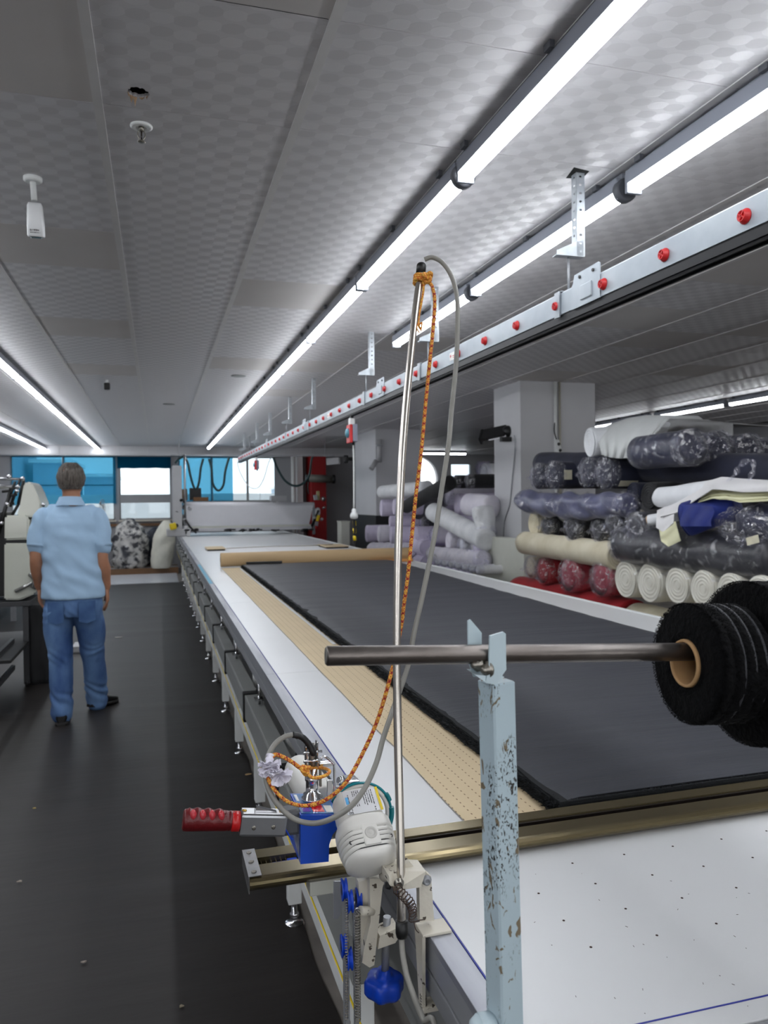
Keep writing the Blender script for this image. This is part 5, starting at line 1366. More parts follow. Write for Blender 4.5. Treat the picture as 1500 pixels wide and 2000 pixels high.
# bottom visible layer, parallel to the table
pr, rr_ = aX(1215, 1180, 3.02), .12
froll('flat red roll lying lowest, under the film-wrapped red rolls', (3.16, 4.62, .655), (3.16, 6.35, .655), .155, M_redc, sq=1., group=G)
froll('cream roll lying lowest, under the row of white roll ends', (3.16, 3.0, .64), (3.16, 4.56, .64), .155, M_creamc, group=G)
def endroll(px, py, rp, m, end, wrap, label, L=1.05, x=XP, **k):
    p, r = E(px, py, rp, x); return froll(label, p, p + V((L, 0, 0)), r, m, end, wrap, G, **k)
endroll(1036, 1108, 21, M_creamc, 'gather', M_film, 'small cream roll end at the far left of the red rolls', x=3.12, L=.6)
endroll(1060, 1116, 25, M_redc, 'gather', M_filmr, 'leftmost film-wrapped red roll, darkest red', x=3.05)
endroll(1110, 1124, 33, M_redp, 'gather', M_filmr, 'middle film-wrapped red roll of the three')
endroll(1173, 1131, 34, M_redp, 'gather', M_filmr, 'rightmost film-wrapped red roll, beside the first white roll end')
for k, (px, py, rp) in enumerate(((1222, 1131, 37), (1268, 1138, 39), (1323, 1143, 37), (1373, 1150, 37), (1426, 1154, 36), (1484, 1160, 37))):
    endroll(px, py, rp, M_wht, 'spiral', M_film, 'white roll end, %s from the left in the row behind the black rolls' % ORD[k], x=3.0 - .015 * k)
# long rolls parallel to the table, above
a, ra = aX(1208, 1085, 2.98), 28
froll('long cream roll lying above the red rolls', aX(1207, 1086, 3.06), aX(1026, 1060, 3.06), .098, M_creamc, 'spiral', None, G, wrinkle=.03)
froll('long dark grey film-wrapped roll lying over the white roll ends', aX(1222, 1062, 3.04), aX(1530, 1090, 3.04), .125, M_char, 'gather', M_film, G, r1=.128, sag=.01, wrinkle=.06)
# row with gathered plastic ends
endroll(1043, 1022, 24, M_creamc, 'spiral', M_film, 'cream roll end at the left, below the sagging lilac-grey bag', x=3.08)
endroll(1068, 1026, 18, M_blk, 'gather', M_film, 'plastic-gathered roll end right of the cream roll end', x=3.04)
endroll(1085, 1031, 19, M_blk, 'core', None, 'left black roll end showing its cardboard core', x=3.1)
endroll(1116, 1030, 25, M_blk, 'gather', M_film, 'plastic-gathered black roll between the two cardboard cores', x=3.0)
endroll(1143, 1031, 20, M_blk, 'core', None, 'right black roll end showing its cardboard core', x=3.1)
endroll(1168, 1034, 23, M_blk, 'gather', M_film, 'plastic-gathered roll right of the second cardboard core', x=3.02)
endroll(1198, 1024, 24, M_blk, 'gather', M_film, 'brightest crinkled plastic roll end left of the dark bundle', x=2.98)
endroll(1240, 1030, 31, M_char, 'gather', M_film, 'dark bundled film-wrapped roll end left of the tan core tube', x=2.96)
# sagging lilac-grey bag roll
t = froll('sagging roll in loose lilac-grey film under the navy rolls', aX(1228, 985, 3.0), aX(1026, 978, 3.0), .088, M_lav, 'gather', M_film, G, r1=.095, sag=.03, wrinkle=.22)
froll('thin royal blue roll end in the shadow below the navy rolls', aX(1236, 962, 3.1), aX(1236, 962, 3.1) + V((.8, 0, 0)), .07, M_navy, 'spiral', None, G)
endroll(1268, 968, 27, M_blk, 'spiral', None, 'black roll end in the shadow right of the lilac-grey bag', x=3.05)
# navy roll ends
for k, (px, py, rp, tg) in enumerate(((1050, 930, 25, 0), (1080, 928, 27, 1), (1147, 923, 29, 0), (1181, 924, 31, 1))):
    t = endroll(px, py, rp, M_navy, 'gather', None, ['leftmost navy roll with starry plastic end', 'second navy roll from the left, cream label on its side', 'third navy roll from the left, plastic gathered', 'fourth and longest navy roll, label under its end'][k], L=1.6, x=3.05 - .02 * k)
    if tg:
        q = aX(px + (24 if k == 1 else 26), py + (4 if k == 1 else 20), 3.05 - .02 * k); rr = E(px, py, rp)[1]
        c0 = V(t.location) + V((0, 0, rr)); dirv = V((0, -1, 0)) if k == 1 else V((0, -.75, -.66))
        paper_label(t, c0 + V((.07 if k == 1 else .13, 0, 0)) + dirv.normalized() * (rr + .004), (1, 0, 0), (0, dirv.z, -dirv.y), .07 if k == 1 else .14, .075 if k == 1 else .05)
froll('dark navy roll lying along the stack behind the navy roll ends', aX(1500, 925, 3.25) + V((0, -.2, 0)), aX(1060, 905, 3.3), .10, M_navy, 'spiral', None, G)
# top layer, near ends facing us
yt = aX(1355, 874, 3.02).y
for k, (px, py, rp) in enumerate(((1353, 874, 36), (1404, 874, 32), (1464, 880, 33), (1512, 884, 30))):
    p = aY(px, py, yt + .04 * k); r = rp * depth(p) / FPX
    froll(['top navy roll in film, its near end towards the camera', 'second top navy roll with a dangling plastic tail', 'third top navy roll in film, near the picture edge', 'fourth top navy roll cut by the picture edge'][k], p, p + V((0, .50, 0)), r, M_navyp if k == 0 else M_navy, 'gather', M_film, G)
# white roll and its draped cloth
wp = aX(1152, 864, 3.02); wr = 29 * depth(wp) / FPX
froll('white roll on top of the stack, end facing left', wp, wp + V((.9, -.15, .06)), wr, M_wht2, 'spiral', None, G, core=.02)
def drape(bm):
    top = [(1164, 842), (1190, 830), (1225, 818), (1262, 812), (1300, 812), (1308, 818)]
    lo = [(1176, 888), (1190, 893), (1206, 895), (1224, 895), (1241, 896), (1248, 880)]
    g = []
    for i in range(31):
        t = i / 30 * 5; k = min(4, int(t)); f = t - k
        a = V(top[k] + (0,)).lerp(V(top[k + 1] + (0,)), f); b_ = V(lo[k] + (0,)).lerp(V(lo[k + 1] + (0,)), f); row = []
        for j in range(13):
            s = j / 12; px = a.x + (b_.x - a.x) * s; py = a.y + (b_.y - a.y) * s
            x = 3.16 - .19 * math.sin(min(1, s * 1.15) * PI / 2) + .02 * math.sin(i * 1.25 + s) * s - .0
            row.append(aX(px, py, x))
        back = row[0] + V((.25, .0, .0)); g.append([back] + row)
    sheet(bm, g, .004)
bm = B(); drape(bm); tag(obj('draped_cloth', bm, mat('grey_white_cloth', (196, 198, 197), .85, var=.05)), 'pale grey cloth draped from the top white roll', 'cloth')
bm = B()
g = []
for i in range(20):
    px = 1296 + (1432 - 1296) * i / 19; row = []
    for j in range(8):
        s = j / 7; py = (818 + 12 * i / 19) + 34 * s + 2 * math.sin(i * .9); row.append(aX(px, py, 3.62 - .1 * math.sin(s * PI / 2) + .01 * math.sin(i * 1.1)))
    g.append([row[0] + V((.3, 0, -.01))] + row)
sheet(bm, g, .004); tag(obj('draped_cloth', bm, mat('mid_grey_cloth', (158, 158, 158), .85)), 'greyer cloth lying behind the top navy rolls under the lamp', 'cloth')  # one even mid grey, darker than the front drape
# cloth heap: white/cream striped cloth, light grey roll, royal blue, clear bag
froll('light grey fluffy roll end above the striped white cloth', aX(1290, 972, 2.98), aX(1420, 958, 3.0), .062, M_wht2, 'spiral', None, G, r1=.07, wrinkle=.06)
froll('tan cardboard tube wound with white cloth sticking out', aX(1268, 1016, 2.93), aX(1330, 1006, 3.05), .034, M_wht2, 'core', None, G, core=.026)
rb = aX(1340, 1014, 2.90)
froll('royal blue cloth roll hanging below the striped white cloth', rb, aX(1440, 985, 3.05), .098, M_royal, 'spiral', None, G, r1=.085, wrinkle=.07)
bm = B(); g = []
for i in range(40):
    row = []
    for j in range(30):
        s = j / 29; t = i / 39; px = 1332 + 60 * t + 3 * math.sin(j * .2); py = 986 + 42 * s + 4 * t * (1 - s) + 0; row.append(aX(px, py, 2.775 + .07 * (1 - s) ** 2 + .006 * math.sin(i * .3 + j * .12)))
    g.append(row)
sheet(bm, g, .004); tag(obj('folded_cloth', bm, M_royal), 'loose royal blue flap folded over the blue roll', 'cloth')
M_strp = mat('white_cloth_cream_lining', (216, 214, 214), .8, var=.04)
M_ylw = mat('pale_yellow_lining', (214, 212, 176), .85, var=.08, vscale=12)
def flow(bm, top, bot, x0, x1, nx, folds, am, th=.004):
    g = []
    for i in range(nx + 1):
        t = i / nx * (len(top) - 1); k = min(len(top) - 2, int(t)); f = t - k
        a = V(top[k] + (0,)).lerp(V(top[k + 1] + (0,)), f); b_ = V(bot[k] + (0,)).lerp(V(bot[k + 1] + (0,)), f); row = []
        for j in range(11):
            s = j / 10; row.append(aX(a.x + (b_.x - a.x) * s, a.y + (b_.y - a.y) * s, x1 + (x0 - x1) * s + am * math.sin(folds * s * PI + i * .25)))
        g.append(row)
    sheet(bm, g, th)
bm = B(); flow(bm, [(1284, 998), (1310, 985), (1345, 962), (1385, 940), (1410, 932), (1450, 936), (1520, 940)], [(1290, 1010), (1322, 1002), (1358, 978), (1392, 956), (1420, 958), (1450, 962), (1520, 960)], 2.88, 2.96, 40, 2, .006)
sc = thing('striped_cloth', 'long white cloth with pale yellow lining flowing over the stack', 'cloth', tuple(aX(1400, 975, 2.9)))
for v_ in bm.verts: pass
obj('white_face', bm, M_strp, sc)
bm = B(); flow(bm, [(1352, 980), (1385, 957), (1410, 957), (1440, 961), (1520, 962)], [(1356, 984), (1392, 974), (1420, 975), (1445, 982), (1520, 978)], 2.90, 2.94, 36, 5, .008); obj('yellow_lining', bm, M_ylw, sc, 'crumpled pale yellow lining')
bm = B(); flow(bm, [(1284, 1000), (1300, 1006), (1318, 1000)], [(1282, 1030), (1296, 1040), (1316, 1022)], 2.87, 2.90, 16, 2, .004); obj('hanging_end', bm, M_strp, sc)
bm = B(); flow(bm, [(1288, 1034), (1302, 1028), (1320, 1018)], [(1292, 1058), (1306, 1068), (1330, 1056)], 2.86, 2.88, 16, 3, .006); obj('hanging_lining', bm, M_ylw, sc, 'pale yellow hanging end')
# clear bag with navy cloth and label
cb0 = aX(1440, 1028, 2.92)
t = thing('clear_bag', 'crumpled clear plastic bag with navy cloth and cream label', 'plastic bag', tuple(cb0))
def blob(bm, c, sx, sy, sz, amp, sc_, u=28, v=18):
    vs = ball(bm, c, 1, sx, sy, sz, u, v)
    for q in vs: q.co += (q.co - V(c)).normalized() * (amp * noise.noise(q.co * sc_) + amp * .5 * noise.noise(q.co * sc_ * 2.7))
part('navy_cloth', M_navyp, t, lambda bm: blob(bm, cb0 + V((.10, -.06, .02)), .10, .17, .10, .03, 9))
part('plastic', M_gath, t, lambda bm: blob(bm, cb0 + V((.06, -.02, 0)), .115, .20, .125, .05, 11, 40, 26))
paper_label(t, aX(1470, 1055, 2.865), (0, -1, .25), (0, .25, 1), .085, .04)
bm = B(); tube(bm, spl([aX(1420, 945, 2.95), aX(1436, 925, 2.95), aX(1446, 908, 2.96), aX(1468, 900, 2.97), aX(1472, 918, 2.96), aX(1462, 938, 2.95)], 6), [.012 + .006 * math.sin(i) for i in range(31)], 8); jitter(bm, .008, 30)
tag(obj('plastic_loop', bm, M_gath), 'twisted plastic loop sticking up from the striped cloth', 'plastic')

# ---- things on the first pillar
pl_ = thing('wall_heater', 'black infrared heater lamp on the near pillar', 'heater', tuple(aX(1000, 845, 3.70)))
ha, hb2 = aX(938, 848, 3.52), aX(985, 838, 3.58)
hb2 = aY(988, 843, 7.75); ha = aY(941, 853, 7.95)
hd2 = (hb2 - ha).normalized()
part('reflector', M_dark, pl_, lambda bm: obox(bm, (ha + hb2) / 2 + V((0, 0, .01)), hd2, (0, -1, -.6), (hb2 - ha).length, .16, .05, .008))
part('element', emis('dim_element', (190, 190, 196), .3), pl_, lambda bm: obox(bm, (ha + hb2) / 2 + V((.02, -.055, -.03)), hd2, (0, -1, -.6), (hb2 - ha).length * .7, .07, .012, .004))
part('end_cap', M_black, pl_, lambda bm: (obox(bm, ha, hd2, (0, -1, -.6), .03, .18, .08, .008), ball(bm, hb2 + V((.02, 0, .0)), .075, .8, 1, .9)))
part('wall_arm', M_black, pl_, lambda bm: box(bm, 3.60, 3.7195, 7.66, 7.72, 2.14, 2.19, .006))
part('cord', M_rim, pl_, lambda bm: tube(bm, spl([aX(1004, 850, 3.70), aX(1006, 875, 3.708), aX(1000, 940, 3.71), aX(995, 985, 3.71), aX(985, 1020, 3.71), aX(983, 1060, 3.708)], 8), .006, 6))
t = thing('conduit', 'pale vertical conduits on the near pillar face', 'pipe', (4.14, 7.44, 1.0))
part('pipe', M_legw, t, lambda bm: cyl(bm, (4.125, 7.43, .9), (4.125, 7.43, CE - .001), .019, n=10)); part('pipe', mat('buff_pipe', (176, 172, 158), .5), t, lambda bm: cyl(bm, (4.18, 7.435, .9), (4.18, 7.435, CE - .001), .012, n=10))
q = aY(1092, 880, 7.40)
t = thing('power_strip', 'white socket strip hanging on the near pillar', 'socket strip', tuple(q))
part('housing', M_legw, t, lambda bm: obox(bm, q, (-.25, 0, 1), (0, -1, 0), .24, .05, .04, .008))
for k in range(3): part('socket', M_shd, t, lambda bm: cyl(bm, q + V((-.25, 0, 1)).normalized() * (.07 * (k - 1)) + V((0, -.0265, 0)), q + V((-.25, 0, 1)).normalized() * (.07 * (k - 1)) + V((0, -.0245, 0)), .018, n=14))
part('cord', M_black, t, lambda bm: tube(bm, spl([q + V((-.03, 0, .12)), q + V((-.05, .01, .2)), q + V((-.04, .02, .3))], 4), .006, 6))
# radiator cover beside the pillar
t = thing('radiator', 'cream panel radiator with valve in front of the near pillar', 'radiator', (3.5, 7.7, 0))
rx = 3.52
part('front_panel', M_machine, t, lambda bm: box(bm, rx, rx + .03, 7.02, 8.35, .12, 1.10, .008)); part('rear_panel', M_machine, t, lambda bm: box(bm, rx + .08, rx + .11, 7.02, 8.35, .12, 1.10, .006))
part('top_grille', M_machine, t, lambda bm: box(bm, rx + .0305, rx + .0795, 7.03, 8.34, 1.06, 1.09))
part('side_panel', M_machine, t, lambda bm: box(bm, rx + .0, rx + .11, 7.0, 7.019, .14, 1.10, .003))
part('foot', M_legw, t, lambda bm: (box(bm, rx + .03, rx + .08, 7.2, 7.24, 0, .13), box(bm, rx + .03, rx + .08, 8.1, 8.14, 0, .13)))
part('valve', M_stick, t, lambda bm: cyl(bm, (rx + .06, 6.97, 1.02), (rx + .14, 6.97, 1.03), .03, .02, 14))
part('pipe', M_legw, t, lambda bm: (cyl(bm, (rx + .17, 6.95, .0), (rx + .17, 6.95, 1.08), .014, n=10), cyl(bm, (rx + .22, 6.98, .0), (rx + .22, 6.98, 1.0), .014, n=10)))

# ---- middle stack between the pillars
G2 = 'rolls in the middle stack'
def R2(label, a, b_, rp, m, end='spiral', wrap=None, xa=3.75, xb=None, **k):
    if a[0] < 800: xa = 3.3; xb = 3.5
    p = aX(a[0], a[1], xa); q = aX(b_[0], b_[1], xb or xa); return froll(label, p, q, rp * depth(p) / FPX, m, end, wrap, G2, **k)
def R2e(label, a, rp, m, end='spiral', wrap=None, xa=3.75, L=1.2, **k):
    if a[0] < 800: xa = 3.3; L = 1.1
    p = aX(a[0], a[1], xa); return froll(label, p, p + V((L, -.1, 0)), rp * depth(p) / FPX, m, end, wrap, G2, **k)
for k in range(4): froll('lilac roll of the hidden base under the middle stack', (3.95 + .3 * (k % 2), 8.6 + (k // 2) * .02, .15 + .29 * (k // 2)), (3.95 + .3 * (k % 2), 12.8, .15 + .29 * (k // 2)), .145, M_lil, group='hidden base rolls of the middle stack')
for x_, y0_, y1_, z_ in ((3.62, 11.4, 12.95, .122), (3.62, 11.4, 12.95, .363), (3.62, 11.4, 12.95, .604), (3.66, 10.3, 11.3, .122), (3.66, 10.3, 11.3, .363), (3.66, 10.3, 11.3, .604), (3.66, 10.3, 11.3, .83), (4.15, 8.5, 10.6, .75), (4.15, 8.5, 10.6, 1.0), (4.15, 8.5, 10.4, 1.25), (4.3, 8.5, 10.0, 1.49)): froll('lilac roll of the hidden base under the middle stack', (x_, y0_, z_), (x_, y1_, z_), .12, M_lil, group='hidden base rolls of the middle stack')
R2('pale grey roll on top left of the middle stack', (747, 961), (835, 953), 12.5, M_wht2)
R2e('upper lilac roll end left of the pole', (745, 992), 16.5, M_lil); R2e('lilac roll end just behind the pole', (770, 990), 16, M_lil)
R2e('small lilac roll end in the gap below the upper two', (762, 1018), 11, M_lil)
R2e('lowest-left lilac roll end before the black wainscot', (716, 1042), 16.5, M_lil, L=1.5); R2e('lilac-white roll end with tape bands behind the pole', (740, 1043), 16, M_lilw); R2e('lilac roll end right behind the pole', (764, 1045), 17, M_lil)
R2('loose white roll lowest left of the middle stack', (728, 1072), (800, 1074), 13, M_lilw, wrinkle=.08)
R2('black roll leaning diagonally up to the right', (793, 990), (880, 942), 13, M_blk, xa=3.6, xb=3.9)
R2('second black roll leaning below the first', (800, 1012), (885, 968), 12, M_char, xa=3.65, xb=3.95)
R2('wide black bundle standing in the middle stack behind the pole', (803, 1058), (800, 1000), 19, M_blk, xa=3.7)
R2e('dark grey roll end under the leaning black rolls', (826, 1022), 17, M_char, 'gather'); R2e('lilac roll end right of the orange rope', (812, 1048), 20, M_lil, 'spiral', xa=3.6)
R2e('plastic-gathered lilac roll end beside the grey cable', (846, 1046), 16, M_lilw, 'gather'); R2e('large lilac roll end high beside the grey cable', (874, 970), 17, M_lilw, 'gather')
t = R2('fat lilac-white roll high in the middle, ochre sticker on its end', (914, 985), (962, 990), 22, M_lilw, xa=3.45, xb=3.6)
p = aX(903, 982, 3.58); part('ochre_sticker', mat('ochre_sticker', (160, 130, 50), .6), t, lambda bm: box(bm, p.x - .01, p.x + .0, p.y - .03, p.y + .03, p.z - .03, p.z + .03))
R2e('lilac roll left of the ochre-stickered one', (893, 985), 21, M_lil, xa=3.7)
R2e('left black roll on top with white plastic end', (889, 941), 13, M_blk, 'gather', L=1.4); R2e('right black roll on top with white plastic end', (915, 940), 14, M_blk, 'gather', L=1.4)
R2('long white roll slanting down to the right', (847, 1000), (950, 1055), 18, M_wht2, xa=3.45, xb=3.45)
R2('tall plastic-wrapped bundle against the near pillar', (949, 1042), (943, 992), 21, M_wht2, 'gather', M_film, xa=3.5, wrinkle=.15)
R2e('lilac roll end with crumpled face low in the middle', (876, 1058), 20, M_lilw, 'spiral', M_film, xa=3.55); R2e('smaller crumpled white end beside it on the right', (902, 1066), 17, M_wht2, 'gather', M_film, xa=3.5); R2e('crumpled lilac end right of the small white one', (925, 1072), 14, M_lil, 'gather', M_film, xa=3.4, L=.26)
R2('long lilac film-wrapped roll along the table edge', (944, 1094), (846, 1082), 18, M_lilw, 'gather', M_film, xa=3.4, xb=3.4, wrinkle=.08)
for k in range(7):
    px = 852 + 13.5 * k; py = 1098 + 2.6 * k
    p = aX(px, py, 3.25); r = (5.5 + .5 * k) * depth(p) / FPX
    froll('small white roll end, %s from the left in the lowest row by the radiator' % ORD[k], p, p + V((.5, 0, 0)), r, M_wht2, 'gather', None, 'small white rolls by the radiator')
froll('long white roll carrying the row of small roll ends', (3.42, 8.5, aX(890, 1105, 3.25).z - .27), (3.42, 11.0, aX(890, 1105, 3.25).z - .27), .13, M_wht2, group=G2)
# far stack seen through the gap under the round opening
for k, (px, py, rp, m_) in enumerate(((945, 925, 20, M_wht2), (958, 920, 18, M_char), (935, 915, 14, M_lil))):
    p = aX(px, py, 5.3 + .35 * k); r = rp * depth(p) / FPX
    froll(['pale wrapped bundle on the distant heap', 'dark bundle on the distant heap', 'small lilac bundle on the distant heap'][k], p, p + V((.9, 0, 0)), r, m_, 'gather', M_film, 'distant heap')
bm = B(); blob(bm, (6.2, 13.5, .0), 1.1, 1.4, 1.95, .15, 1.5); bmesh.ops.bisect_plane(bm, geom=bm.verts[:] + bm.edges[:] + bm.faces[:], plane_co=(0, 0, .001), plane_no=(0, 0, -1), clear_outer=True)
tag(obj('cloth_heap', bm, M_char), 'tall dark heap of bagged cloth behind the middle stack', 'cloth heap')
# ================================================================== FAR END OF THE TABLE: spreader, cables
YS = 14.8
sp = thing('spreading_machine', 'far cloth spreading machine with wide white cloth across the table', 'spreading machine', (1.6, YS, TZ))
za, zb_ = aY(480, 984, YS).z, aY(480, 1026, YS).z
M_wc = mat('white_spread_cloth', (214, 214, 218), .6, var=.03)
part('cloth_roll', M_wc, sp, lambda bm: cyl(bm, (.49, YS, za - .02), (2.93, YS, za - .045), .062, n=20))
def cface(bm):
    g = []
    for i in range(25):
        t = i / 24; row = []
        for j in range(9):
            s = j / 8; x = .50 + (2.90 - .08 * s - .50) * t; row.append(V((x, YS - .06 + .02 * s + .006 * math.sin(i * .8) * s, za - .03 - .015 * t + (zb_ - za + .04) * s)))
        g.append(row)
    sheet(bm, g, .004)
part('cloth_face', M_wc, sp, cface)
part('lower_panel', M_machine, sp, lambda bm: box(bm, .50, 2.86, YS - .03, YS + .3, TZ + .09, zb_ - .002, .004))
part('lower_bar', mat('grey_bar', (186, 186, 190), .4), sp, lambda bm: box(bm, .50, 2.86, YS - .10, YS - .04, TZ + .08, TZ + .14, .004))
def clumps(bm):
    rnd = random.Random(4)
    for px, w_ in ((449, .09), (480, .13), (500, .11), (540, .06), (600, .08), (375, .10)):
        q = aY(px, 1037, 14.58)
        for _ in range(7):
            blob(bm, q + V((rnd.uniform(-w_, w_), rnd.uniform(-.05, .05), rnd.uniform(.0, .03))), rnd.uniform(.02, .05), .03, rnd.uniform(.01, .025), .01, 20, 8, 6)
q_ = part('black_lint', M_blk, sp, clumps); q_['kind'] = 'stuff'
M_lgrey = mat('light_grey_machine_paint', (178, 178, 180), .45, var=.05)
# left carriage column
part('column', M_lgrey, sp, lambda bm: box(bm, aY(336, 893, YS).x, aY(354, 893, YS).x, YS - .1, YS + .18, TZ + .12, aY(345, 910, YS).z, .015))
part('rod', M_brushed, sp, lambda bm: cyl(bm, (aY(360, 893, YS).x, YS - .05, TZ + .2), (aY(360, 893, YS).x, YS - .05, aY(360, 888, YS).z), .022, n=10))
part('carriage', M_lgrey, sp, lambda bm: box(bm, .15, .48, YS - .2, YS + .3, TZ + .002, TZ + .14, .02))
def gears(bm, px, lo):
    rnd = random.Random(px)
    for k in range(9):
        q = aY(px + rnd.uniform(-9, 9), lo + rnd.uniform(-30, 24), YS - .12 + .02 * k); s = rnd.uniform(.02, .05)
        if k % 3: cyl(bm, q, q + V((rnd.uniform(-.05, .05), -.04, rnd.uniform(-.04, .04))), s, n=10)
        else: obox(bm, q, (1, 0, rnd.uniform(-.4, .4)), (0, 1, 0), s * 1.6, .05, s * 2.4, .004)
q_ = part('left_gears', M_brushed, sp, lambda bm: gears(bm, 365, 1022)); q_['kind'] = 'stuff'
q_ = part('left_knobs', M_black, sp, lambda bm: gears(bm, 352, 1002)); q_['kind'] = 'stuff'
part('hanging_lever', M_black, sp, lambda bm: tube(bm, spl([aY(362, 1015, YS - .15), aY(372, 1030, YS - .18), aY(384, 1041, YS - .2)], 4), .02, 8))
part('yellow_guard', M_yellow, sp, lambda bm: obox(bm, aY(338, 1028, YS - .25), (1, 0, .2), (0, 1, 0), .12, .05, .12, .02))
rx_ = aY(620, 1000, YS).x
part('right_carriage', M_lgrey, sp, lambda bm: box(bm, 2.945, 3.04, YS - .1, YS + .2, TZ + .35, 1.36, .03))
q_ = part('right_gears', M_brushed, sp, lambda bm: gears(bm, 622, 1000)); q_['kind'] = 'stuff'
part('right_bracket', M_rim, sp, lambda bm: obox(bm, (2.93, YS + .05, TZ + .25), (0, 0, 1), (0, 1, 0), .55, .06, .05, .01))
part('yellow_knob', M_yellow, sp, lambda bm: obox(bm, aY(621, 1012, YS - .12), (.3, 0, 1), (0, 1, 0), .12, .04, .05, .01))
part('red_lever', M_red, sp, lambda bm: obox(bm, aY(617, 1027, YS - .12), (0, 0, 1), (0, 1, 0), .10, .03, .03, .006))
part('tan_switch', mat('tan_switch', (150, 140, 96), .5), sp, lambda bm: obox(bm, aY(621, 968, YS), (0, 0, 1), (0, 1, 0), .18, .05, .06, .01))
part('side_arm', M_black, sp, lambda bm: tube(bm, [V((2.86, YS, TZ + .10)), V((3.0, YS - .1, TZ + .45))], .025, 8))
# slack cables on an overhead wire
fz_ = aY(450, 890, 15.0).z
t = thing('cable_festoon', 'looped dark green cables hanging over the spreading machine', 'cable', (1.8, 15.0, fz_))
part('track_wire', M_rim, t, lambda bm: box(bm, .25, 3.4, 14.985, 15.015, fz_ - .005, fz_ + .015))
M_grn = mat('dark_green_cable', (16, 48, 50), .5)
loops = [((342, 905), (350, 896), (360, 893), (367, 905), (371, 925), (378, 950), (384, 955), (389, 940), (392, 915), (397, 896)),
         ((408, 896), (413, 915), (416, 945), (426, 958), (436, 948), (440, 920), (447, 894)),
         ((534, 894), (541, 913), (556, 938), (575, 949), (592, 944), (604, 928), (608, 900), (611, 892))]
for l in loops: part('cable', M_grn, t, lambda bm: tube(bm, spl([aY(a, b_, 15.0) for a, b_ in l], 6), .022, 8))
part('thin_cable', M_legw, t, lambda bm: tube(bm, spl([aY(a, b_, 15.05) for a, b_ in ((463, 902), (470, 925), (486, 950), (503, 953), (515, 935), (524, 905), (530, 893))], 6), .010, 6))
part('hanger', M_rim, t, lambda bm: (box(bm, .60, .62, 14.99, 15.01, fz_ + .01, 2.565), box(bm, 2.9, 2.92, 14.99, 15.01, fz_ + .01, 2.565), box(bm, 1.7, 1.72, 14.99, 15.01, fz_ + .01, 2.565))) if False else None
for xx_ in (.40, 1.72, 3.2): part('hanger', M_rim, t, lambda bm: cyl(bm, (xx_, 15.0, fz_ + .015), (xx_, 15.0, CE - .004), .006, n=6))
part('pull_cord', M_rim, t, lambda bm: cyl(bm, aY(508, 953, 15.02), aY(508, 1000, 15.02), .004, n=6))
# cylinder heater on the red pillar
a, b_ = aY(603, 934, 16.6), aY(652, 936, 16.6)
t = thing('tube_heater', 'grey cylindrical heater with black end in front of the red pillar', 'heater', tuple((a + b_) / 2))
part('barrel', mat('olive_grey_barrel', (112, 110, 104), .5, .3), t, lambda bm: cyl(bm, a, b_, .085, n=18)); part('end_ring', M_black, t, lambda bm: lathe(bm, b_, b_ - a, [(-.04, .095), (.02, .1), (.02, .07), (-.02, .06)], 18))
part('bracket', M_black, t, lambda bm: (obox(bm, a + V((-.02, 0, .0)), (1, 0, 0), (0, 1, 0), .10, .1, .16, .02), box(bm, (a.x + b_.x) / 2 - .02, (a.x + b_.x) / 2 + .02, 16.68, 17.6195, a.z - .02, a.z + .02)))
part('cord', M_black, t, lambda bm: tube(bm, spl([a + V((0, 0, -.08)), a + V((-.02, 0, -.2)), a + V((.0, 0, -.35))], 5), .014, 6))
# second floodlight on the far pillar
a = aX(676, 897, 3.60)
t = thing('wall_heater', 'small dark heater lamp on the far pillar behind the white lead', 'heater', tuple(a))
part('housing', M_black, t, lambda bm: obox(bm, a, (1, -.3, 0), (0, 1, 0), .10, .16, .16, .03)); part('reflector', M_lgrey, t, lambda bm: obox(bm, a + V((-.22, .2, -.03)), (1, -.3, .1), (0, 1, 0), .26, .16, .14, .02)); part('wall_arm', M_black, t, lambda bm: box(bm, 3.62, 3.7195, a.y - .03, a.y + .03, a.z - .03, a.z + .03))
a = aY(736, 880, 13.05)
t = thing('ventilation_pipe', 'short pale pipe with angled spout on the far pillar', 'pipe', tuple(a))
part('pipe', M_lgrey, t, lambda bm: tube(bm, [aY(741, 858, 13.05), aY(741, 903, 13.05)], .045, 12)); part('spout', M_lgrey, t, lambda bm: tube(bm, [aY(735, 900, 13.0), aY(725, 916, 12.95)], .045, 12))
part('strap', M_rim, t, lambda bm: box(bm, aY(741, 870, 13.05).x - .05, aY(741, 870, 13.05).x + .05, 13.0, 13.1195, aY(741, 870, 13.05).z - .02, aY(741, 870, 13.05).z + .02))
# cream cabinet beyond the table
ca = aY(667, 1060, 12.4); cb2 = aY(683, 1020, 12.4)
t = thing('cabinet', 'narrow cream cabinet standing beyond the table by the far pillar', 'cabinet', ((ca.x + cb2.x) / 2, 12.55, 0))
part('body', M_machine, t, lambda bm: box(bm, ca.x, cb2.x, 12.4, 12.7, 0, cb2.z, .006)); part('top', M_machine, t, lambda bm: box(bm, ca.x - .008, cb2.x + .008, 12.39, 12.71, cb2.z + .0005, cb2.z + .02, .004)); part('door', M_machine, t, lambda bm: box(bm, ca.x + .008, cb2.x - .008, 12.392, 12.3995, .05, cb2.z - .02))
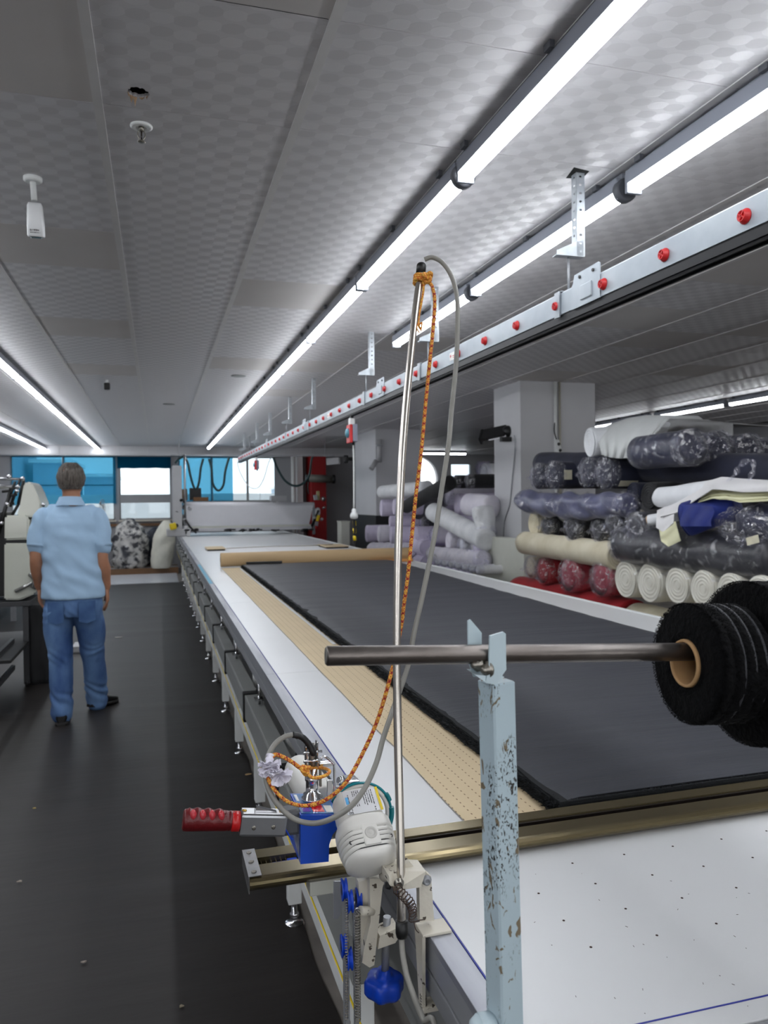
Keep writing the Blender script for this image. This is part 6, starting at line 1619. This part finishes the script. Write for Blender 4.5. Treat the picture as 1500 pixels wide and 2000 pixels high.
# boxes on the sill side of the right bay
for k, (px0, px1, py0, py1, m_, lb) in enumerate(((371, 393, 953, 977, M_black, 'black box on the bench behind the spreader'), (378, 407, 971, 979, mat('brown_box', (110, 76, 44), .7), 'low brown box in front of the black box'), (354, 366, 955, 977, mat('brown_panel', (92, 78, 62), .7), 'brown upright panel left of the black box'), (530, 560, 968, 979, M_lgrey, 'pale box on the bench, right'))):
    a, b_ = aY(px0, py1, 17.2 - .1 * k), aY(px1, py0, 17.2 - .1 * k)
    bm = B(); box(bm, a.x, b_.x, 17.2 - .1 * k, 17.5 - .1 * k + .0, 1.40 if False else a.z, b_.z, .006); tag(obj('storage_box', bm, m_), lb, 'box')
zz = aY(380, 977, 17.2).z
t = thing('bench', 'wide pale bench under the right window bay behind the spreader', 'bench', (1.6, 17.4, 0))
part('top', M_lgrey, t, lambda bm: box(bm, .5, 2.6, 16.8, 17.9, aY(380, 977, 17.2).z - .05, aY(380, 979.5, 16.9).z - .003, .004))
for x in (.55, 2.5):
    for y in (16.85, 17.8): part('leg', M_legw, t, lambda bm: box(bm, x, x + .05, y, y + .05, 0, aY(380, 977, 17.2).z - .051))
# low white table with fan left, under the first window
t = thing('side_bench', 'white bench with brown edge under the left window', 'bench', (-1.6, 17.6, 0))
part('top', M_legw, t, lambda bm: box(bm, -2.9, -1.14, 17.3, 17.95, .80, .93, .01)); part('brown_edge', M_wood, t, lambda bm: box(bm, -2.9, .3, 18.30, 18.345, .98, 1.04))
for x in (-2.8, -1.25): part('leg', M_rim, t, lambda bm: box(bm, x, x + .05, 17.4, 17.45, .136, .799))
q = aY(193, 995, 17.4)
q.x = -1.2
t = thing('desk_fan', 'small grey fan on the bench right of the man', 'fan', (q.x, 17.5, .93))
part('stand', M_lgrey, t, lambda bm: (cyl(bm, (q.x, 17.5, .931), (q.x, 17.5, 1.32), .02, n=10), lathe(bm, (q.x, 17.5, .931), (0, 0, 1), [(0, .1), (.02, .1), (.03, .03)], 18)))
part('motor', M_lgrey, t, lambda bm: ball(bm, (q.x - .06, 17.5, 1.36), .07, 1.3, 1, 1)); fd = V((.95, -.3, .0)).normalized(); fcn = V((q.x + .06, 17.47, 1.42)); fu, fv_ = frame(fd)
def cage(bm):
    for r in (.17, .12, .07): 
        pts = ring(fcn, fu, fv_, r, n=24); tube(bm, pts + [pts[0]], .004, 5)
    for k in range(14): a = 2 * PI * k / 14; tube(bm, [fcn + (fu * math.cos(a) + fv_ * math.sin(a)) * .03, fcn + (fu * math.cos(a) + fv_ * math.sin(a)) * .17], .003, 4)
part('cage', M_rim, t, cage)
for k in range(3):
    a = 2 * PI * k / 3; part('blade', M_lgrey, t, lambda bm: prism(bm, [fcn - fd * .02 + (fu * math.cos(a + s) + fv_ * math.sin(a + s)) * r for s, r in ((0, .03), (-.4, .14), (.5, .14))], fd * .004))
# round exhaust fan in the far right wall
t = thing('exhaust_fan', 'large round wall fan with dark blades against the daylight', 'fan', (pf.x, YR, pf.z - .6))
part('rim', M_rim, t, lambda bm: lathe(bm, (pf.x, YR - .03, pf.z), (0, 1, 0), [(0, .66), (0, .60), (.02, .595), (.18, .595), (.18, .60)], 36, False))
part('hub', M_dark, t, lambda bm: cyl(bm, (pf.x + .05, YR + .02, pf.z - .25), (pf.x + .05, YR + .15, pf.z - .25), .12, n=14))
for k in range(5):
    a = .35 + 2 * PI * k / 5; c = V((pf.x + .05, YR + .1, pf.z - .25)); L_ = .42 if math.sin(a) > -.2 else .30
    part('blade', M_dark, t, lambda bm: prism(bm, [c + V((math.cos(a + s) * r, .03 * s, math.sin(a + s) * r)) for s, r in ((-.3, .1), (-.10, L_), (.12, L_ * .95), (.35, .1))], (0, .008, 0)))
window(4, pw0.x, pw1.x, pw1.z - .25, pw0.z, [], y=YR)

# ---- plastic bags on the platform
def bag(name, label, cx, cy, z, w_, d_, h_, m_, amp, sc_, lean=0, kids=()):
    t = thing(name, label, 'bag', (cx, cy, z))
    def f(bm):
        rings = []; n = 36
        for i in range(22):
            s = i / 21; r = (1 - (max(0, s - .55) / .45) ** 2.2 * .75) * (.86 + .14 * math.sin(min(1, s * 3) * PI / 2))
            row = []
            for j in range(n):
                a = 2 * PI * j / n; p = V((cx + lean * s + r * w_ / 2 * math.cos(a), cy + r * d_ / 2 * math.sin(a), z + h_ * s))
                k = 1 + amp * nz(p, sc_) + amp * .6 * nz(p, sc_ * 2.6); row.append(V((cx + lean * s + (p.x - cx - lean * s) * k, cy + (p.y - cy) * k, p.z + amp * .3 * nz(p, 5) * (s > .1))))
            rings.append(row)
        loft(bm, rings)
    o = part('sack', m_, t, f); return t, f
a, b_ = aZ(216, 1098, .125), aZ(290, 1098, .125)
bx = (aY(216, 1050, 17.45).x + aY(290, 1050, 17.45).x) / 2; bw = abs(aY(290, 1050, 17.45).x - aY(216, 1050, 17.45).x)
M_scr = mat('mixed_grey_scraps', (196, 194, 190), .8, col2=(40, 42, 50), vscale=7, lo=.42, hi=.56, bump=.5, bscale=20)
t, f = bag('scrap_bag', 'big clear sack of grey and white cloth scraps on the platform', bx, 17.3, .122, bw * .92, .7, 1.02, M_scr, .24, 6.5, .0)
part('plastic', M_film, t, lambda bm: (f(bm), [setattr(v_, 'co', V((bx + (v_.co.x - bx) * 1.06, 17.3 + (v_.co.y - 17.3) * 1.06, v_.co.z * 1.015))) for v_ in bm.verts]))
bx2 = aY(314, 1050, 17.0).x
bag('white_sack', 'tall white plastic sack beside the table end', bx2, 17.0, .122, .47, .5, 1.0, mat('white_sack', (214, 212, 198), .5, var=.08, bump=.6, bscale=14), .10, 5, .12)
bx3 = aY(288, 1050, 17.75).x
bag('navy_sack', 'dark navy sack half hidden between the clear and white sacks', bx3 + .08, 17.75, .122, .46, .3, .84, mat('navy_sack', (16, 26, 44), .5, bump=.4, bscale=12), .08, 4, .1)

# ================================================================== MACHINE ON THE LEFT
YM = 6.9
def W(px, py, y=YM): return aY(px, py, y)
mc = thing('feeding_machine', 'cream-cased cloth machine with black rails at the left edge', 'machine', (-1.25, YM + .2, 0))
M_shine = mat('cream_gloss_case', (204, 205, 192), .2, var=.04, coat=.6)
def pm(bm, pts, y0, y1, bev=.012):
    prism(bm, [W(px, py) - V((0, YM - y0, 0)) for px, py in pts], (0, y1 - y0, 0))
    bmesh.ops.bevel(bm, geom=[e for e in bm.edges], offset=bev, segments=2, affect='EDGES')
part('hood', M_shine, mc, lambda bm: pm(bm, [(44, 945), (50, 940), (60, 943), (70, 962), (79, 985), (80, 994), (72, 1012), (30, 1008), (36, 990)], YM + .05, YM + .55))
part('upper_case', M_shine, mc, lambda bm: pm(bm, [(9, 1007), (52, 1006), (57, 1012), (56, 1054), (8, 1055)], YM, YM + .6, .015))
part('lower_case', M_shine, mc, lambda bm: pm(bm, [(8, 1061), (56, 1061), (58, 1100), (72, 1130), (74, 1145), (68, 1160), (40, 1172), (8, 1172)], YM, YM + .6, .012))
part('seam_band', M_black, mc, lambda bm: pm(bm, [(6, 1054.5), (57, 1054.5), (57, 1061.5), (6, 1061.5)], YM + .02, YM + .58, .002))
part('side_case', M_machine, mc, lambda bm: pm(bm, [(57, 1012), (70, 1010), (72, 1050), (58, 1054)], YM + .1, YM + .5, .006))
part('handle_cover', mat('polished_cover', (170, 170, 166), .15, .8), mc, lambda bm: (tube(bm, spl([W(30, 1155, YM - .02), W(48, 1146, YM - .03), W(62, 1138, YM - .02)], 5), .016, 10), tube(bm, spl([W(60, 1120, YM), W(70, 1133, YM - .02), W(66, 1148, YM - .01)], 5), .028, 10)))
def bars(bm):
    for a, b_, r in (((40, 935), (20, 990), .012), ((46, 938), (36, 985), .014), ((30, 940), (8, 1000), .012), ((20, 960), (-6, 1050), .016), ((36, 985), (24, 1006), .012)): tube(bm, [W(*a, YM + .1), W(*b_, YM + .1)], r, 8)
    for px, py in ((28, 968), (22, 985), (16, 960), (30, 955)): tube(bm, [W(px - 12, py, YM + .1), W(px + 6, py - 2, YM + .1)], .012, 8)
part('side_rails', M_black, mc, bars)
part('cross_bar', M_brushed, mc, lambda bm: (tube(bm, [W(-60, 934, YM + .15), W(44, 936, YM + .15)], .012, 10), tube(bm, [W(-60, 950, YM + .3), W(30, 951, YM + .3)], .016, 10)))
part('rod_knobs', M_chrome, mc, lambda bm: [ball(bm, W(px, py, YM + .05), .018) for px, py in ((17, 931), (44, 935), (35, 951), (33, 959), (14, 985), (3, 1022), (84, 986))])
part('back_plate', M_dark, mc, lambda bm: box(bm, W(-40, 1000).x, W(8, 1000).x, YM + .1, YM + .5, .75, 1.45, .01))
# steel trolley below
tr = thing('steel_trolley', 'grey steel trolley frame carrying the cream machine', 'trolley', (-1.3, YM + .2, 0))
zt2 = W(30, 1172).z - .012
def frm(bm):
    for x in (-1.75, -1.06):
        for y in (YM + .02, YM + .52): box(bm, x - .022, x + .022, y - .022, y + .022, .03, zt2 - .041, .003)
M_tro = mat('dark_trolley_paint', (66, 66, 68), .5, .2)
part('legs_frame', M_tro, tr, frm)
part('top_frame', M_tro, tr, lambda bm: box(bm, -1.80, -1.02, YM - .02, YM + .56, zt2 - .04, zt2, .004))
part('shelf', M_dark, tr, lambda bm: box(bm, -1.8, -1.04, YM - .8, YM + .56, .36, .385, .004))
part('long_rail', M_tro, tr, lambda bm: (box(bm, -1.17, -1.14, 4.9, YM - .03, .16, .20, .003), box(bm, -1.17, -1.14, 4.9, YM - .03, .38, .42, .003), box(bm, -1.18, -1.13, 4.86, 4.90, .0, .45, .003)))
part('castor', M_black, tr, lambda bm: [cyl(bm, (x - .012, y, .03), (x + .012, y, .03), .03, n=14) for x in (-1.75, -1.06) for y in (YM + .02, YM + .52)])
bm = B(); q0_ = V((-.98, YM + .18, 0)); rr_ = []
for k_ in range(16):
    z_ = .0145 + .66 * k_ / 15; w_ = .13 + .02 * math.sin(k_ * .5) - .03 * (k_ / 15) ** 2; row_ = []
    for j_ in range(28):
        a_ = 2 * PI * j_ / 28; c_, s_ = math.cos(a_), math.sin(a_); kk = 1 / max(abs(c_), abs(s_)) ** .6; ff = 1 + .10 * nz((c_ * 2, s_ * 2, z_ * 3)) + .04 * math.sin(a_ * 6 + z_ * 4)
        row_.append(V((q0_.x + w_ * c_ * kk * ff * .75, q0_.y + .2 * s_ * kk * ff * .75, z_)))
    rr_.append(row_)
loft(bm, rr_)
tag(obj('black_cloth_sack', bm, M_blk), 'black cloth sack standing beside the trolley behind the man', 'bag')
q = aZ(150, 1275, .012)
bm = B(); box(bm, q.x - .045, q.x + .06, q.y, q.y + .28, .0115, .075, .006)
tag(obj('foot_pedal', bm, M_lgrey), 'pale grey block on the mat between the man\'s legs', 'pedal')
# second long table far left, dim
t = thing('side_table', 'dim grey work table along the left side beyond the machine', 'table', (-2.6, 10.5, 0))
part('tabletop', M_lgrey, t, lambda bm: box(bm, -3.6, -1.75, 8.2, 13.5, .84, .88, .006))
for x in (-3.5, -1.8):
    for y in (8.3, 10.8, 13.3): part('leg', M_rim, t, lambda bm: box(bm, x - .03, x + .03, y - .03, y + .03, 0.0, .838))
# ================================================================== THE MAN
MY = 5.72                     # depth of his body
def Mx(px, py, dy=0.): return aY(px, py, MY + dy)
HX = Mx(139, 940).x
man = thing('person', 'man in pale blue polo shirt and blue jeans walking away down the aisle', 'person', (Mx(150, 1200).x, MY, .0))
def remesh(bm, vox, smooth_it=0):
    me = bpy.data.meshes.new('tmp'); bmesh.ops.recalc_face_normals(bm, faces=bm.faces[:]); bm.to_mesh(me); bm.free()
    o = bpy.data.objects.new('tmp', me); C.objects.link(o)
    md_ = o.modifiers.new('r', 'REMESH'); md_.mode = 'VOXEL'; md_.voxel_size = vox; md_.use_smooth_shade = True
    if smooth_it: s = o.modifiers.new('s', 'SMOOTH'); s.iterations = smooth_it; s.factor = .5
    dg = bpy.context.evaluated_depsgraph_get(); dg.update(); m2 = bpy.data.meshes.new_from_object(o.evaluated_get(dg)); bpy.data.objects.remove(o)
    b2 = bmesh.new(); b2.from_mesh(m2); bpy.data.meshes.remove(m2)
    for f in b2.faces: f.smooth = True
    return b2
X_, Yv, Z_ = V((1, 0, 0)), V((0, 1, 0)), V((0, 0, 1))
def limb(bm, joints, n=16):
    """joints: (point, radius a, radius b) ; smooth tapered tube with elliptical section (a across X, b across Y)"""
    pts = spl([j[0] for j in joints], 5); K = len(pts); rings = []; m_ = len(joints) - 1
    for i, p in enumerate(pts):
        t = i / (K - 1) * m_; k = min(m_ - 1, int(t)); f = t - k; f = f * f * (3 - 2 * f)
        a = joints[k][1] * (1 - f) + joints[k + 1][1] * f; b_ = joints[k][2] * (1 - f) + joints[k + 1][2] * f
        d = (pts[min(i + 1, K - 1)] - pts[max(i - 1, 0)]).normalized()
        u = (X_ - d * d.x); u = u.normalized() if u.length > .2 else (Yv - d * d.y).normalized(); v = d.cross(u).normalized(); rings.append(ring(p, u, v, a, b_, n))
    loft(bm, rings); ball(bm, pts[0], min(joints[0][1], joints[0][2]) * .96); ball(bm, pts[-1], min(joints[-1][1], joints[-1][2]) * .96)
# joints
sh_l, sh_r = Mx(82, 1010), Mx(196, 1010)
el_l, wr_l = Mx(71, 1090, -.02), Mx(78, 1150, .10)
el_r, wr_r = Mx(199, 1090, -.03), Mx(208, 1150, .04)
hip_l, kn_l, an_l = Mx(114, 1195, 0), Mx(119, 1300, -.02), Mx(121, 1392, -.06)
hip_r, kn_r, an_r = Mx(171, 1195, .02), Mx(184, 1295, .14), Mx(190, 1370, .26)
def hand(bm, w_, dirh, side_, out):
    """w_: wrist; dirh: hand direction; side_: towards the thumb; out: back of the hand"""
    d = V(dirh).normalized(); s = (V(side_) - d * V(side_).dot(d)).normalized(); o_ = d.cross(s).normalized()
    if o_.dot(V(out)) < 0: o_ = -o_
    rings = []
    for t, a, b_ in ((-.03, .024, .019), (.0, .026, .017), (.03, .036, .016), (.065, .041, .0155), (.088, .040, .0135)): rings.append(ring(w_ + d * t, s, o_, a, b_, 14))
    loft(bm, rings)
    for k, (off, ln, bend) in enumerate(((.030, .072, .5), (.0105, .080, .6), (-.0095, .075, .75), (-.029, .060, .9))):
        b0_ = w_ + d * .078 + s * off; dd = d; pts = [b0_ - d * .015, b0_]; rr = [.0100, .0098]
        for q in range(3):
            an = bend * (q + 1) / 3 * .9; dd = (d * math.cos(an) - o_ * math.sin(an)).normalized(); pts.append(pts[-1] + dd * ln * (.42, .32, .26)[q]); rr.append((.0092, .0086, .0075)[q])
        tube(bm, pts, rr, 10); ball(bm, pts[-1], .0075)
    tb = w_ + d * .018 + s * .022; tp_ = [tb, tb + s * .018 + d * .022 - o_ * .006, tb + s * .026 + d * .048 - o_ * .014, tb + s * .024 + d * .068 - o_ * .022]
    tube(bm, tp_, [.014, .0125, .0105, .0085], 10); ball(bm, tp_[-1], .0085)
hc_ = Mx(139, 938)            # head centre
NECK = Mx(140, 972)
bm = B()
# head: loft of horizontal sections (he faces +Y)
hz = [(-.118, .030, .036, .050), (-.105, .046, .056, .030), (-.085, .058, .072, .016), (-.06, .066, .082, .010), (-.03, .071, .090, .004), (0, .0755, .096, 0), (.03, .077, .099, -.004), (.06, .073, .095, -.008), (.085, .060, .079, -.010), (.102, .040, .054, -.010), (.112, .014, .02, -.008)]
loft(bm, [ring(hc_ + V((0, fy, z)), X_, Yv, a, b_, 24) for z, a, b_, fy in hz])
limb(bm, [(hc_ + V((0, -.005, -.08)), .058, .062), (NECK + V((0, -.005, 0)), .060, .062), (NECK + V((0, -.01, -.06)), .075, .070)])
ball(bm, hc_ + V((0, .108, -.02)), .014, .9, 1.1, 1.7)                                   # nose
ball(bm, hc_ + V((0, .092, -.062)), .020, 1.2, .6, .45)                                # mouth
ball(bm, hc_ + V((0, .080, -.095)), .024, 1.1, .9, .8)                                 # chin
for s in (-1, 1):
    ball(bm, hc_ + V((s * .078, .004, -.012)), .027, .35, .62, 1.15)                  # ears
    ball(bm, hc_ + V((s * .032, .086, .014)), .016, 1.5, .5, .55)                     # brow
    limb(bm, [(V((HX + s * .10, MY, sh_l.z - .03)), .055, .055), ((sh_l if s < 0 else sh_r) + V((-s * .03, 0, -.02)), .046, .050), ((sh_l if s < 0 else sh_r).lerp(el_l if s < 0 else el_r, .55), .050, .052), (el_l if s < 0 else el_r, .042, .044), ((el_l if s < 0 else el_r).lerp(wr_l if s < 0 else wr_r, .35), .048, .048), ((el_l if s < 0 else el_r).lerp(wr_l if s < 0 else wr_r, .8), .035, .033), (wr_l if s < 0 else wr_r, .027, .023)])
hand(bm, wr_r, (.05, .0, -1), (0, 1, 0), (1, 0, 0)); hand(bm, wr_l, (.0, .1, -1), (0, 1, 0), (-1, 0, 0))
cx = Mx(141, 1100).x
limb(bm, [(V((HX, MY, 1.48)), .13, .07), (V((HX, MY, 1.40)), .18, .10), (V((cx, MY, 1.22)), .175, .115), (V((cx, MY, 1.05)), .165, .11), (V((cx + .01, MY, .92)), .175, .12), (V((cx + .01, MY, .84)), .17, .12)])
for hp, kn, an in ((hip_l, kn_l, an_l), (hip_r, kn_r, an_r)):
    limb(bm, [(hp + V((0, 0, .04)), .085, .09), (hp.lerp(kn, .4), .080, .085), (kn, .055, .058), (kn.lerp(an, .35), .053, .058), (an, .036, .042)])
M_skin = mat('tanned_skin', (178, 126, 98), .5, var=.18, vscale=9)
body = obj('body', remesh(bm, .0068, 3), M_skin, man)
M_eye = mat('eye_white', (230, 228, 222), .2)
for s in (-1, 1):
    e = part('eye', M_eye, man, lambda bm: ball(bm, hc_ + V((s * .031, .083, .001)), .0115)); part('iris', M_ink, e, lambda bm: ball(bm, hc_ + V((s * .031, .0895, .001)), .0058))
# hair
def hair(bm):
    n = 48; rings = []
    for k in range(26):
        t = k / 25; z = -.062 + t * .184
        a = .0870 * math.sqrt(max(0, 1 - ((z - .012) / .115) ** 2)) + .003; b_ = .110 * math.sqrt(max(0, 1 - ((z - .012) / .115) ** 2)) + .003
        row = []
        for i in range(n):
            an = 2 * PI * i / n; c_, s_ = math.cos(an), math.sin(an)
            # face opening: keep the hairline back on the front lower part
            ff = 1.
            if s_ > .25 and z < .065: ff = .80
            if abs(c_) > .8 and -.1 < s_ < .4 and z < -.012: ff = .86
            p = hc_ + V((a * c_ * ff, (b_ * s_ - .004) * ff, z))
            q = .0045 * math.sin(an * 23 + 4 * nz((z * 20, an, 1))) + .008 * nz((c_ * 5, s_ * 5, z * 14)) + .004 * nz((c_ * 19, s_ * 19, z * 20))
            if s_ < 0 and z < -.045: q -= .004
            row.append(p + V((c_, s_, .25)) * q * ff)
        rings.append(row)
    loft(bm, rings)
M_hair = mat('grey_hair', (128, 120, 112), .6, col2=(56, 48, 42), vscale=60, stretch=(1.6, 1.6, .25), bump=.9, bscale=70, lo=.3, hi=.7)
part('hair', M_hair, man, hair)
def tufts(bm):
    rnd = random.Random(8)
    for _ in range(2600):
        a = rnd.uniform(0, 2 * PI); z = rnd.uniform(-.055, .12); c_, s_ = math.cos(a), math.sin(a)
        if s_ > .25 and z < .07: continue
        w_ = math.sqrt(max(0.02, 1 - ((z - .012) / .115) ** 2)); p = hc_ + V((.083 * w_ * c_, .106 * w_ * s_ - .004, z))
        d = V((c_ * .5 + rnd.uniform(-.3, .3), s_ * .5 + rnd.uniform(-.2, .2), -.9 if z < .08 else -.1)).normalized(); t = V((-s_, c_, 0)) * .0012
        q = p + V((c_, s_, .2)) * .004
        bm.faces.new([bm.verts.new(x) for x in (q + t, q - t, q + d * rnd.uniform(.012, .026) + V((c_, s_, 0)) * .005)])
q_ = part('hair_strands', M_hair, man, tufts); q_['kind'] = 'stuff'
# polo shirt
def hem_z(a): return .865
bm = B()
def tor(z, a, b_, dx=0, dy=0.): return ring(V((cx + dx, MY + dy, z)), X_, Yv, a, b_, 40)
zsh = Mx(139, 984).z
rs = [tor(.862, .205, .142, .004), tor(.90, .204, .143, .004), tor(1.0, .196, .138, .002), tor(1.1, .193, .132, 0), tor(1.2, .198, .130, -.002), tor(1.30, .204, .128, -.003), tor(1.38, .203, .120, -.004), tor(1.43, .190, .105, -.004), tor(1.465, .160, .088, -.004, -.002), tor(1.49, .118, .076, -.004, -.004), tor(1.515, .078, .068, -.004, -.005), tor(1.525, .070, .066, -.004, -.005)]
loft(bm, rs)
for s in (-1, 1):
    a, b_ = (sh_l, el_l) if s < 0 else (sh_r, el_r)
    limb(bm, [(V((cx + s * .10, MY, 1.44)), .060, .075), (a + V((s * -.022, 0, .006)), .064, .074), (a.lerp(b_, .3), .062, .070), (a.lerp(b_, .62) , .066, .072), (a.lerp(b_, .70), .066, .072)], 24)
sb = remesh(bm, .010, 4)
for v_ in sb.verts:
    p = v_.co; n_ = v_.normal
    fold = .003 + .014 * nz((p.x * 5 + p.z * 6, p.y * 3, p.z * 4 - p.x * 5)) + .008 * nz((p.x * 15 + p.z * 9, p.y * 6, p.z * 14)) + .004 * math.sin((p.x * .7 + p.z) * 52 + 3 * nz((p.x * 4, 0, p.z * 4))) * max(0, 1 - abs(p.z - 1.02) / .14)
    v_.co = p + n_ * fold
bmesh.ops.bisect_plane(sb, geom=sb.verts[:] + sb.edges[:] + sb.faces[:], plane_co=(0, MY, .868), plane_no=(0, .05, -1), clear_outer=True)
M_shirt = mat('pale_blue_pique', (164, 194, 222), .85, var=.05, vscale=5, bump=.15, bscale=240)
shirt = obj('polo_shirt', sb, M_shirt, man)
def collar(bm):
    g = []
    for i in range(25):
        a = -PI / 2 + (i / 24 - .5) * 2 * PI * .86; row = []
        for j in range(6):
            s = j / 5; r = .066 + .024 * s + .004 * math.sin(s * PI); z = 1.556 - .052 * s + (.010 if s < .2 else 0) - .012 * (1 + math.sin(a)) * .5
            row.append(V((cx - .004 + 1.05 * r * math.cos(a), MY - .008 + r * 1.0 * math.sin(a), z)))
        g.append(row)
    sheet(bm, g, .003)
part('collar', M_shirt, shirt, collar)
for s in (-1, 1):
    a, b_ = (sh_l, el_l) if s < 0 else (sh_r, el_r)
    c0, c1 = a.lerp(b_, .64), a.lerp(b_, .72)
    part('sleeve_hem', M_shirt, shirt, lambda bm: (lambda d: (lambda u: loft(bm, [ring(c0, u, d.cross(u), .0695, .0745, 28), ring(c0 + d * .004, u, d.cross(u), .0715, .0765, 28), ring(c1, u, d.cross(u), .0705, .0755, 28), ring(c1, u, d.cross(u), .060, .064, 28)], cap=False))((X_ - d * d.x).normalized()))((c1 - c0).normalized()))
# jeans
bm = B()
loft(bm, [ring(V((cx + .006, MY, z)), X_, Yv, a, b_, 36) for z, a, b_ in ((.93, .176, .118), (.90, .180, .124), (.84, .188, .132), (.78, .190, .136), (.74, .170, .125))])
for hp, kn, an in ((hip_l, kn_l, an_l), (hip_r, kn_r, an_r)):
    an2 = an + V((0, 0, -.008)); hx_ = -.008 if hp is hip_l else .008
    limb(bm, [(hp + V((0, -.01, .03)), .098, .118), (hp.lerp(kn, .3) + V((hx_, 0, 0)), .096, .108), (hp.lerp(kn, .7), .085, .092), (kn, .078, .082), (kn.lerp(an2, .3), .078, .082), (kn.lerp(an2, .75), .073, .076), (an2, .072, .078)], 24)
jb = remesh(bm, .010, 3)
for v_ in jb.verts:
    p = v_.co; low = max(0, 1 - abs(p.z - .16) / .12); kne = max(0, 1 - abs(p.z - .47) / .12); sk = max(0, 1 - abs(p.z - .76) / .1)
    v_.co = p + v_.normal * (.006 * nz((p.x * 7, p.y * 7, p.z * 5)) + (.006 * low + .0028 * kne + .003 * sk) * math.sin(p.z * 80 + p.x * 30 + 9 * nz((p.x * 6, p.y * 6, p.z * 5))))
M_jean = mat('washed_blue_denim', (108, 142, 186), .85, col2=(48, 78, 128), vscale=5, bump=.2, bscale=200, stretch=(1, 1, .5))
jeans = obj('jeans', jb, M_jean, man)
def pocket(x0, x1, z0, z1):
    def f(bm):
        g = []
        for i in range(9):
            x = x0 + (x1 - x0) * i / 8; row = []
            for j in range(9):
                z = z1 + (z0 - z1) * j / 8; z -= .018 * (1 - abs(2 * i / 8 - 1)) * (j / 8)
                nx_ = (x - cx) / .205; y = MY - .139 * math.sqrt(max(.05, 1 - nx_ * nx_)) - .012 + .03 * max(0, .74 - z) * 2; row.append(V((x, y, z)))
            g.append(row)
        sheet(bm, g, -.003)
    return f
M_jean2 = mat('darker_denim', (76, 108, 152), .85, col2=(50, 80, 126), vscale=8)
part('back_pocket', M_jean2, jeans, pocket(cx + .05, cx + .155, .715, .85)); part('back_pocket', M_jean2, jeans, pocket(cx - .15, cx - .045, .715, .85))
# shoes
def shoe(bm, an, yaw_, pitch_, lift):
    d = V((math.sin(yaw_), math.cos(yaw_), 0)); s = V((d.y, -d.x, 0)); L_ = .285
    heel = V((an.x, an.y, lift)) - d * .075
    for k, (t, w_, h_) in enumerate(()): pass
    rings = []
    for t, w_, h_ in ((0, .020, .05), (.03, .034, .075), (.10, .040, .085), (.2, .040, .080), (.34, .043, .075), (.5, .047, .066), (.68, .050, .052), (.85, .046, .042), (.95, .032, .034), (1.0, .012, .022)):
        zoff = math.sin(pitch_) * t * L_ if pitch_ > 0 else -math.sin(pitch_) * (1 - t) * L_
        c = heel + d * (t * L_) + V((0, 0, h_ / 2 + .012 + zoff)); rings.append(ring(c, s, Z_, w_, h_ / 2, 18))
    loft(bm, rings)
def sole(bm, an, yaw_, pitch_, lift):
    d = V((math.sin(yaw_), math.cos(yaw_), 0)); s = V((d.y, -d.x, 0)); L_ = .295
    heel = V((an.x, an.y, lift)) - d * .08; lo, hi = [], []
    for t, w_ in ((0, .024), (.04, .038), (.2, .042), (.4, .043), (.6, .051), (.8, .050), (.93, .036), (1.0, .014)):
        zoff = math.sin(pitch_) * t * L_ if pitch_ > 0 else -math.sin(pitch_) * (1 - t) * L_
        c = heel + d * (t * L_) + V((0, 0, zoff)); lo.append((c, w_))
    rings = [[c - s * w_, c + s * w_, c + s * w_ + V((0, 0, .02)), c - s * w_ + V((0, 0, .02))] for c, w_ in lo]
    loft(bm, rings)
M_shoe = mat('black_shoe', (16, 15, 15), .45); M_sole = mat('dark_sole', (30, 28, 27), .7)
for an, yw, pt, lf in ((an_l, -.05, 0, .0125), (an_r, .62, -.10, .0125)):
    so = part('shoe', M_shoe, man, lambda bm: shoe(bm, an, yw, pt, lf)); part('sole', M_sole, so, lambda bm: sole(bm, an, yw, pt, lf))
